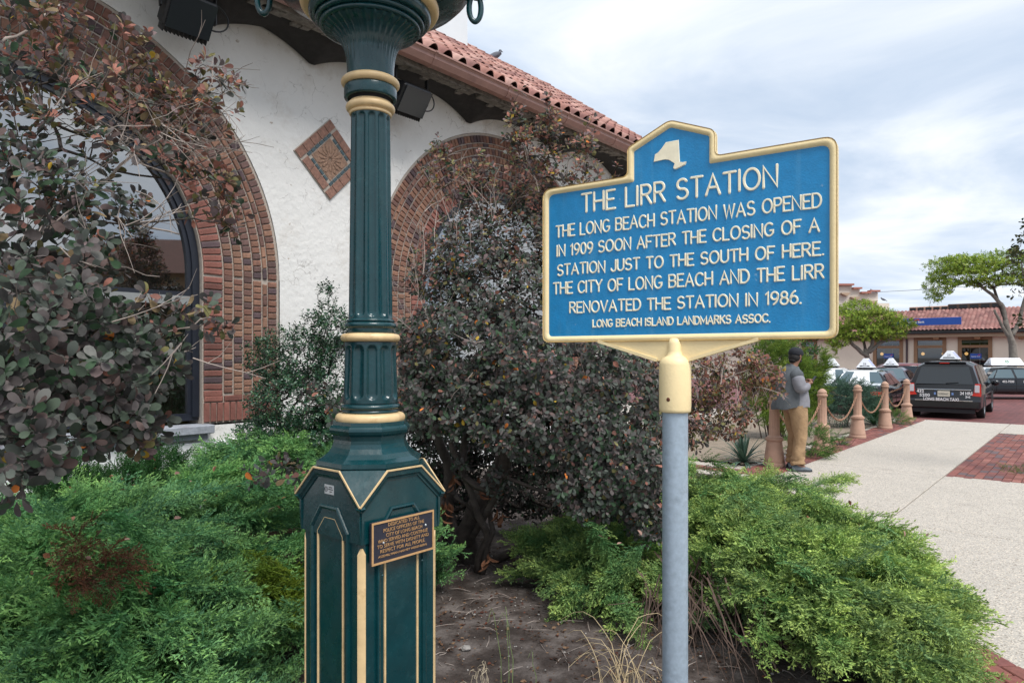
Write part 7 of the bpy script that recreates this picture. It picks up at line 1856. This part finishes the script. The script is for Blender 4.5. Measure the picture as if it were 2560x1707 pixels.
add(hb.t, 'rear_window', [(.02, -.66, 1.0), (.20, -.50, 1.36), (.20, .50, 1.36), (.02, .66, 1.0)], [(0, 1, 2, 3)], M['carglass'])
hb.wheels((.85, 3.55), .32)

# ------------------------------------------------------------------ bank building
BP = np.array([33.0, 44.0, 0]); BU = np.array([-.7601, .6498, 0]); BN = np.array([-.6498, -.7601, 0])
def tb(px): u = (px - CX) / F_; return (33 - 44 * u) / (.7601 + .6498 * u)
def zb_(px, py, o=0): t = tb(px); return 1.6 + (HY - py) / F_ * (44 + .6498 * t)
def BW(t, o, z): return BP + BU * t + BN * o + Z3 * z
bank = thing('bank_building', 'low cream bank with red tiled roof, brown framed windows and a blue sign', 'building', BW(6, 0, ROADZ))
M['bankwall'] = mat('beige_stucco', (0.74, 0.665, 0.54), 0.9, var=0.06, vscale=1.0, bump=0.003, bscale=12)
M['brownframe'] = mat('brown_frame', (0.25, 0.145, 0.075), 0.6, var=0.1)
M['bankpane'] = glass('bank_window_glass', (0.35, 0.38, 0.38), 0.10, 0.02)
M['bankin'] = mat('bank_interior', (0.06, 0.055, 0.05), 0.9, var=0.6, vscale=1.5)
M['banktile'] = mat('bank_roof_tile', (0.40, 0.13, 0.085), 0.8, var=0.25, vscale=1.2, src='vertex')
M['signblue'] = mat('bank_sign_blue', (0.012, 0.075, 0.36), 0.4)
M['signred'] = mat('sign_red', (0.55, 0.03, 0.03), 0.4)
M['bulb'] = mat('warm_lamp', (1.0, 0.6, 0.25), 0.5)
b = M['bulb'].node_tree.nodes['Principled BSDF']; b.inputs['Emission Color'].default_value = (1, 0.55, 0.2, 1); b.inputs['Emission Strength'].default_value = 1.6
TL_, TR_ = 40.0, -14.0
wins = [(tb(a), tb(b2)) for a, b2 in ((2481, 2395), (2366, 2285), (2258, 2183), (2043, 2006))]     # (t right, t left)
wz0, wz1 = 0.35, zb_(2400, 842)
g = G(); ts = [TR_] + [v for w in wins for v in w] + [TL_]
WT = 3.28
for a, b2 in zip(ts[:-1], ts[1:]):
    iswin = any(abs(a - w[0]) < 1e-6 for w in wins)
    segs = [(ROADZ, wz0), (wz1, WT)] if iswin else [(ROADZ, WT)]
    for z0, z1 in segs: g.add([BW(a, 0, z0), BW(b2, 0, z0), BW(b2, 0, z1), BW(a, 0, z1)], [(0, 1, 2, 3)])
for e in (TL_, TR_): g.add([BW(e, 0, ROADZ), BW(e, -12, ROADZ), BW(e, -12, WT), BW(e, 0, WT)], [(0, 1, 2, 3)])
g.out(bank, 'wall', M['bankwall'], world=True)
for k, (a, b2) in enumerate(wins):
    fw = .22; g = G(); zt = zb_(2400, 866); cxm = (a + b2) / 2
    for (t0, t1, z0, z1) in [(a, a + fw, wz0, wz1), (b2 - fw, b2, wz0, wz1), (a + fw, b2 - fw, wz1 - fw, wz1), (a + fw, b2 - fw, zt - .09, zt + .09), (a + fw, b2 - fw, wz0, wz0 + .2)]:
        g.box(BW((t0 + t1) / 2, .01, (z0 + z1) / 2), (t1 - t0, .14, z1 - z0), ax=[BU, BN, Z3])
    wf = g.out(bank, 'window', M['brownframe'], world=True)
    add(wf, 'pane', [BW(a + fw, -.03, wz0), BW(b2 - fw, -.03, wz0), BW(b2 - fw, -.03, wz1 - fw), BW(a + fw, -.03, wz1 - fw)], [(0, 1, 2, 3)], M['bankpane'], world=True)
    g = G(); g.box(BW(cxm, -.14, wz1 - fw - .12), (b2 - a - 2 * fw, .05, .16), ax=[BU, BN, Z3]); g.out(wf, 'blind', M['white_v'], world=True)
    if k != 1:
        g = G()
        for q in (.36, .64): g.box(BW(a + (b2 - a) * q, -.10, (wz0 + wz1) / 2), (.035, .03, wz1 - wz0 - .3), ax=[BU, BN, Z3])
        g.out(wf, 'mullion', M['white_v'], world=True)
    if k < 3:
        for q in (.24, .88) if k else (.22,):
            g = G(); g.ball(BW(a + (b2 - a) * (1 - q), -.5, zb_(2400, 884)), .11, 10, 8); g.out(bank, 'wall_lamp', M['bulb'], world=True, smooth=True)
g = G(); g.box(BW((TL_ + TR_) / 2, -3, 1.5), (TL_ - TR_, .1, 4), ax=[BU, BN, Z3]); g.box(BW((TL_ + TR_) / 2, -1.5, .3), (TL_ - TR_, 3, .05), ax=[BU, BN, Z3])
for _ in range(14):
    g.box(BW(rng.uniform(0, 14), -rng.uniform(.6, 2.4), rng.uniform(.4, 1.2)), (rng.uniform(.3, 1.2), .4, rng.uniform(.4, 1)), ax=[BU, BN, Z3])
g.out(bank, 'interior', M['bankin'], world=True)
# eave beam, corbels, gutter, downpipe
g = G(); g.box(BW(13, .45, WT - .22), (TL_ - TR_, .14, .24), ax=[BU, BN, Z3]); g.out(bank, 'beam', mat('tan_beam', (0.34, 0.25, 0.17), 0.8), world=True)
for t in np.arange(TR_, TL_, 2.35):
    g = G(); g.prism([(0, 0), (.62, 0), (.55, -.16), (0, -.20)], -.16, .16, O=BW(t, 0.0, WT - .35), U=BN, W=Z3, D=BU); g.out(bank, 'corbel', M['brownframe'], world=True)
g = G(); g.box(BW(13, .62, WT - .02), (TL_ - TR_, .14, .15), ax=[BU, BN, Z3], bev=.02); g.out(bank, 'gutter', M['black_metal'], world=True)
td = tb(2268); g = G(); g.tube([BW(td, .62, WT - .1), BW(td, .12, WT - .5), BW(td, .10, ROADZ)], .07, 8); g.out(bank, 'downpipe', mat('purple_brown_pipe', (0.06, 0.04, 0.045), 0.5), world=True)
# corrugated clay tile roof
ytop = zb_(2400, 774); run = 3.6; rise = ytop + .19 - (WT + .08)
cw = .24; rows_ = 11; V = []; Fq = []; CC = []
cols_ = int((TL_ - TR_) / cw); uu = np.linspace(0, 1, 7)[:-1]
for r in range(rows_):
    for e, dz in ((0.0, .055), (1.02, 0.0)):
        q = (r + e) / rows_
        for c in range(cols_):
            shade = 1.0
            for u in uu:
                h = .075 * abs(math.sin(PI * u)) ** 1.0
                V.append(BW(TR_ + (c + u) * cw, .72 - run * q, WT + .08 + rise * q + h + dz))
nV = cols_ * 6
for r in range(rows_):
    for k in range(nV - 1):
        a = r * 2 * nV + k; Fq.append((a, a + 1, a + 1 + nV, a + nV))
        if r < rows_ - 1: Fq.append((a + nV, a + nV + 1, a + 1 + 2 * nV, a + 2 * nV))
tcv = np.array([(0.27, 0.125, 0.11), (0.32, 0.155, 0.135), (0.23, 0.11, 0.10), (0.36, 0.19, 0.165)])
CCt = np.repeat(np.repeat(tcv[rng.integers(0, 4, (rows_, cols_))] * rng.uniform(.85, 1.15, (rows_, cols_, 1)), 6, axis=1)[:, None], 2, axis=1).reshape(-1, 3)
add(bank, 'roof_tiling', V, np.array(Fq), M['banktile'], cols=CCt, world=True, smooth=False, kind='stuff')
g = G(); g.add([BW(TR_, .70, WT + .03), BW(TL_, .70, WT + .03), BW(TL_, -run + .72, WT + rise), BW(TR_, -run + .72, WT + rise)], [(0, 1, 2, 3)]); g.add([BW(TR_, -run + .72, WT + .08 + rise), BW(TL_, -run + .72, WT + .08 + rise), BW(TL_, -12, WT + .08 + rise - .3), BW(TR_, -12, WT + .08 + rise - .3)], [(0, 1, 2, 3)]); g.out(bank, 'flat_roof', M['base'], world=True)
# long blue fascia sign standing on the eave
sa, sb_2 = tb(2408), tb(2235); z0, z1 = zb_(2330, 814), zb_(2330, 796)
g = G(); g.box(BW((sa + sb_2) / 2, .80, (z0 + z1) / 2), (sb_2 - sa, .12, z1 - z0), ax=[BU, BN, Z3], bev=.01); bs = g.out(bank, 'fascia_sign', M['signblue'], world=True)
put_text(bs, 'lettering', 'Capital One Bank', np.array(MW[bs.name].inverted() @ Vector(BW(tb(2289), .868, (z0 + z1) / 2 - .03))), -BU, Z3, BN, w=abs(tb(2318) - tb(2262)), h=.19, depth=0, m=M['white_v'], off=.02)
g = G(); g.prism([(0, 0), (.42, .02), (.30, .12), (.14, .10)], 0, .01, O=BW(tb(2290), .866, z1 - .17), U=-BU, W=Z3, D=BN); g.out(bs, 'swoosh', M['signred'], world=True)
for px in (2222, 2440):
    t_ = tb(px); g = G(); zz = zb_(px, 890); g.box(BW(t_, .03, zz), (.62, .02, .34), ax=[BU, BN, Z3]); ws = g.out(bank, 'window_sign', M['signblue'], world=True)
    put_text(ws, 'lettering', 'Capital One', np.array(MW[ws.name].inverted() @ Vector(BW(t_ + .02, .045, zz - .03))), -BU, Z3, BN, w=.50, h=.10, depth=0, m=M['white_v'], off=.02)
    g = G(); g.prism([(0, 0), (.2, .02), (.12, .07)], 0, .006, O=BW(t_ - .08, .045, zz + .05), U=-BU, W=Z3, D=BN); g.out(ws, 'swoosh', M['signred'], world=True)
# rooftop units
for px, w, h, nm, lb in ((2303, 1.25, .32, 'rooftop_unit', 'low grey rooftop unit standing left on the bank roof ridge'), (2422, 1.6, .42, 'rooftop_unit', 'rusty arched rooftop duct on the bank roof behind the tree')):
    t_ = tb(px); zt_b = WT + .08 + rise - .02; o = thing(nm, lb, 'rooftop unit', BW(t_, -run + .3, zt_b))
    g = G(); g.box(BW(t_, -run + .3, zt_b + h / 2), (w * 2, 1.0, h), ax=[BU, BN, Z3], bev=.05); g.out(o, 'casing', M['bollard'] if px < 2400 else M['brownstem'], world=True)
    g = G()
    for q in range(5): g.box(BW(t_ - w + (q + .5) * w * .4, -run + .82, zt_b + h / 2), (w * .3, .03, h * .6), ax=[BU, BN, Z3])
    g.out(o, 'louvre', M['black_metal'], world=True)

# ------------------------------------------------------------------ stepped parapet building far away
mb = thing('mission_building', 'far cream building with stepped parapet and red coping above the small tree', 'building', at(2130, 892, 75) * np.array([1, 1, 0]))
g = G(); steps = [(1990, 718), (2130, 713), (2130, 722), (2150, 724), (2150, 733), (2172, 736), (2172, 731), (2195, 731), (2195, 900), (1990, 900)]
pts = [at(x, y, 75) for x, y in steps]; O = np.array([0, 75.0, 0])
g.prism([(p[0], p[2]) for p in pts], 0, 8, O=O); g.out(mb, 'wall', mat('cream_parapet', (0.68, 0.61, 0.53), 0.9, var=0.1, vscale=.5), world=True)
for x0, x1, y in ((1990, 2131, 713), (2129, 2151, 722), (2149, 2173, 733), (2171, 2196, 729)):
    a, b2 = at(x0, y, 75), at(x1, y, 75); g = G(); g.box(((a[0] + b2[0]) / 2, 74.9, a[2] + .05), (b2[0] - a[0], .7, .18)); g.out(mb, 'coping', M['tile_v'] if False else mat('coping_clay', (0.38, 0.15, 0.11), 0.8), world=True)
for x, y in ((2115, 732), (2140, 742), (2163, 750), (2183, 752)):
    p = at(x, y, 74.6); g = G(); g.prism([(-.5, 0), (.5, 0), (.1, -.35), (-.5, -.1)], 0, .5, O=(p[0], 74.5, p[2])); g.out(mb, 'bracket', mat('tan_bracket', (0.42, 0.30, 0.21), 0.9), world=True)
for (x, y, lb, gr) in ((2182, 731, 'bird sitting on the stepped parapet', 1), (2208, 752, 'bird sitting right of the stepped parapet on the roof edge', 2)):
    p = at(x, y, 74.9)
    if gr == 2:
        g = G(); q = at(2204, 756, 74.9); g.box((q[0], 74.9, q[2] - 1.6), (1.4, .6, 3.0)); g.out(mb, 'chimney', M['bankwall'], world=True)
    bird('pigeon', lb, p, R(160), 1.6)
# power line
pw_ = add(None, 'power_line', *(lambda g: (np.concatenate(g.V), g.F))(G().tube([at(2190 + 250 * q, 730 - 16 * q + 5 * 4 * q * (1 - q) * .3, 76 - 10 * q) for q in np.linspace(0, 1, 10)] + [at(2900, 690, 60)], .022, 5)), M['black_metal']); tag(pw_, 'thin power line crossing the sky above the bank roof', 'power line')

# ------------------------------------------------------------------ street trees
def loc_cols(n, t):
    c = np.array([(0.21, 0.32, 0.040), (0.28, 0.38, 0.050), (0.15, 0.25, 0.045), (0.34, 0.40, 0.08)])[rng.integers(0, 4, n)]
    return c * rng.uniform(.7, 1.25, (n, 1))
SM = [leaf_template(.42, .2, .1, .05, 3, False), leaf_template(.5, .4, .1, .05, 3, False)]
def street_tree(label, trunk, blobs, base, leaf, r0, per=9, cols=loc_cols, tm=SM, lm=None, bare=0, name='honey_locust', shell_=.35, up=.1, mult=1.0):
    t = thing(name, label, 'tree', base); pts, tn_, _ = blob_points([(a, b, c, d, e, f, int(n * mult), t) for a, b, c, d, e, f, n, t in blobs], shell_)
    g = G()
    for ps, r in trunk:
        q = np.array([at(*p) for p in ps]); 
        if q[0][2] < .6: q[0][2] = ROADZ if q[0][1] > 20 else 0
        ts = np.linspace(0, len(q) - 1, 10); qq = np.stack([np.interp(ts, range(len(q)), q[:, i]) for i in range(3)], 1) + rng.normal(0, r * .12, (10, 3)); g.tube(qq, np.linspace(r, r * .55, 10), 8)
    g.out(t, 'trunk', M['graybark'], world=True, smooth=True)
    b0 = at(*trunk[0][0][-1]); shrub(t, pts, tn_, b0, leaf, r0, per=per, indiv=0, up=up, tmpl=tm, colors=cols, lv=lm, seg=3, spread=leaf * 1.6)
    return t
street_tree('small yellow green honey locust left of the bank sign, behind the taxis', [([(2172, 930, 34), (2172, 905, 34), (2162, 872, 34)], .17), ([(2170, 893, 34), (2135, 865, 34), (2110, 835, 34)], .12), ([(2168, 885, 34), (2180, 862, 34), (2185, 838, 34)], .11), ([(2175, 880, 34), (2200, 858, 34), (2230, 846, 34)], .1)],
            [(2150, 775, 34, 50, 22, 1.2, 90, 0), (2110, 800, 34, 50, 26, 1.2, 90, 0), (2190, 800, 34, 62, 26, 1.2, 120, 0), (2240, 812, 34, 45, 18, 1.0, 60, 0), (2150, 830, 34, 70, 22, 1.2, 110, 0), (2210, 835, 34, 50, 14, 1.0, 50, 0), (2100, 845, 34, 30, 22, .8, 40, 0), (2090, 862, 34, 14, 20, .5, 14, 0)], at(2172, 930, 34) * np.array([1, 1, 0]) + np.array([0, 0, ROADZ]), .11, .09, per=13, mult=3.4)
street_tree('larger honey locust with a forked pale trunk in front of the bank at the right', [([(2532, 930, 33), (2532, 870, 33), (2528, 845, 33), (2512, 800, 33)], .20), ([(2528, 850, 33), (2505, 815, 33), (2486, 775, 33)], .10), ([(2516, 810, 33), (2506, 765, 33), (2480, 735, 33), (2445, 712, 33)], .11), ([(2530, 840, 33), (2550, 800, 33), (2562, 740, 33)], .11)],
            [(2360, 665, 33, 40, 20, 1.2, 50, 0), (2400, 690, 33, 70, 24, 1.4, 110, 0), (2350, 715, 33, 30, 24, 1.0, 40, 0), (2440, 665, 33, 70, 22, 1.4, 110, 0), (2500, 650, 33, 60, 22, 1.4, 90, 0), (2550, 690, 33, 50, 22, 1.4, 60, 0), (2480, 705, 33, 60, 14, 1.2, 40, 0), (2600, 680, 33, 60, 40, 1.4, 70, 0), (2340, 745, 33, 14, 14, .5, 10, 0), (2395, 650, 33, 40, 10, 1, 30, 0)], at(2532, 930, 33) * np.array([1, 1, 0]) + np.array([0, 0, ROADZ]), .11, .09, per=13, mult=3.4)
t_ = street_tree('dense dark green conifer top above the man in front of the bank wall', [([(1935, 930, 22), (1935, 860, 22)], .12)], [(1935, 885, 22, 60, 40, 1.0, 90, 0), (2015, 880, 22, 25, 30, .8, 30, 0)], at(1935, 930, 22) * np.array([1, 1, 0]) + np.array([0, 0, ROADZ]), .16, .05, cols=lambda n, t: np.array([(0.05, 0.11, 0.03)]) * rng.uniform(.6, 1.4, (n, 1)), name='bushy_tree')
def dk_cols(n, t): return np.array([(0.05, 0.06, 0.025), (0.08, 0.075, 0.03), (0.035, 0.045, 0.02)])[rng.integers(0, 3, n)] * rng.uniform(.7, 1.3, (n, 1))
t_ = street_tree('dark leaved street tree reaching in at the right edge', [([(2640, 1178, 9.3), (2650, 900, 9.3), (2645, 760, 9.3)], .09)],
            [(2560, 645, 9.3, 30, 12, .2, 8, 0), (2575, 600, 9.3, 24, 20, .2, 8, 0), (2560, 800, 9.3, 14, 14, .1, 6, 0), (2650, 620, 9.3, 80, 110, .8, 80, 0), (2600, 700, 9.3, 30, 60, .5, 16, 0)], at(2640, 1178, 9.3) * np.array([1, 1, 0]), .075, .03, per=6, cols=dk_cols, tm=LT, name='street_tree')
# grass tufts in the tree pit
pit = thing('tree_pit_weeds', 'weedy patch in the tree pit at the right edge of the brick panel', 'weeds', at(2560, 1185, 9.3) * np.array([1, 1, 0])); pp = np.stack([at(2560, 1185, 9.3)[0] + rng.uniform(-.12, .5, 120), 9.3 + rng.uniform(-.35, .35, 120), np.full(120, .01)], 1)
juniper(pit, pp, rng.normal(0, .5, pp.shape) + np.array([0, 0, .8]), rng.uniform(.05, .12, 120), (0.10, 0.14, 0.04), (0.22, 0.24, 0.09))
# ------------------------------------------------------------------ house across the street, seen in the window reflection
hs = thing('brick_house', 'tan house with brown hipped roof across the street, behind the camera', 'building', (31, -5, 0))
g = G(); g.box((33, -5, 2.9), (9, 13, 6.4)); g.out(hs, 'wall', mat('tan_house_wall', (0.34, 0.24, 0.15), 0.9, var=0.1), world=True)
g = G(); g.add([(27.6, -12.4, 6.0), (38.4, -12.4, 6.0), (38.4, 2.4, 6.0), (27.6, 2.4, 6.0), (33, -7.2, 8.6), (33, -2.8, 8.6)], [(0, 1, 4), (1, 2, 5, 4), (2, 3, 5), (3, 0, 4, 5)]); g.out(hs, 'roof', mat('brown_shingle', (0.10, 0.045, 0.035), 0.9, var=0.3, vscale=3), world=True)
for y in (-9.5, -6.6, -3.7, -0.8):
    for z in (1.8, 4.6):
        g = G(); g.box((28.46, y, z), (.1, 1.3, 1.5)); w_ = g.out(hs, 'window', M['white_v'], world=True); g = G(); g.box((28.40, y, z), (.06, 1.1, 1.3)); g.out(w_, 'pane', M['carglass'], world=True)
bpy.context.view_layer.update()
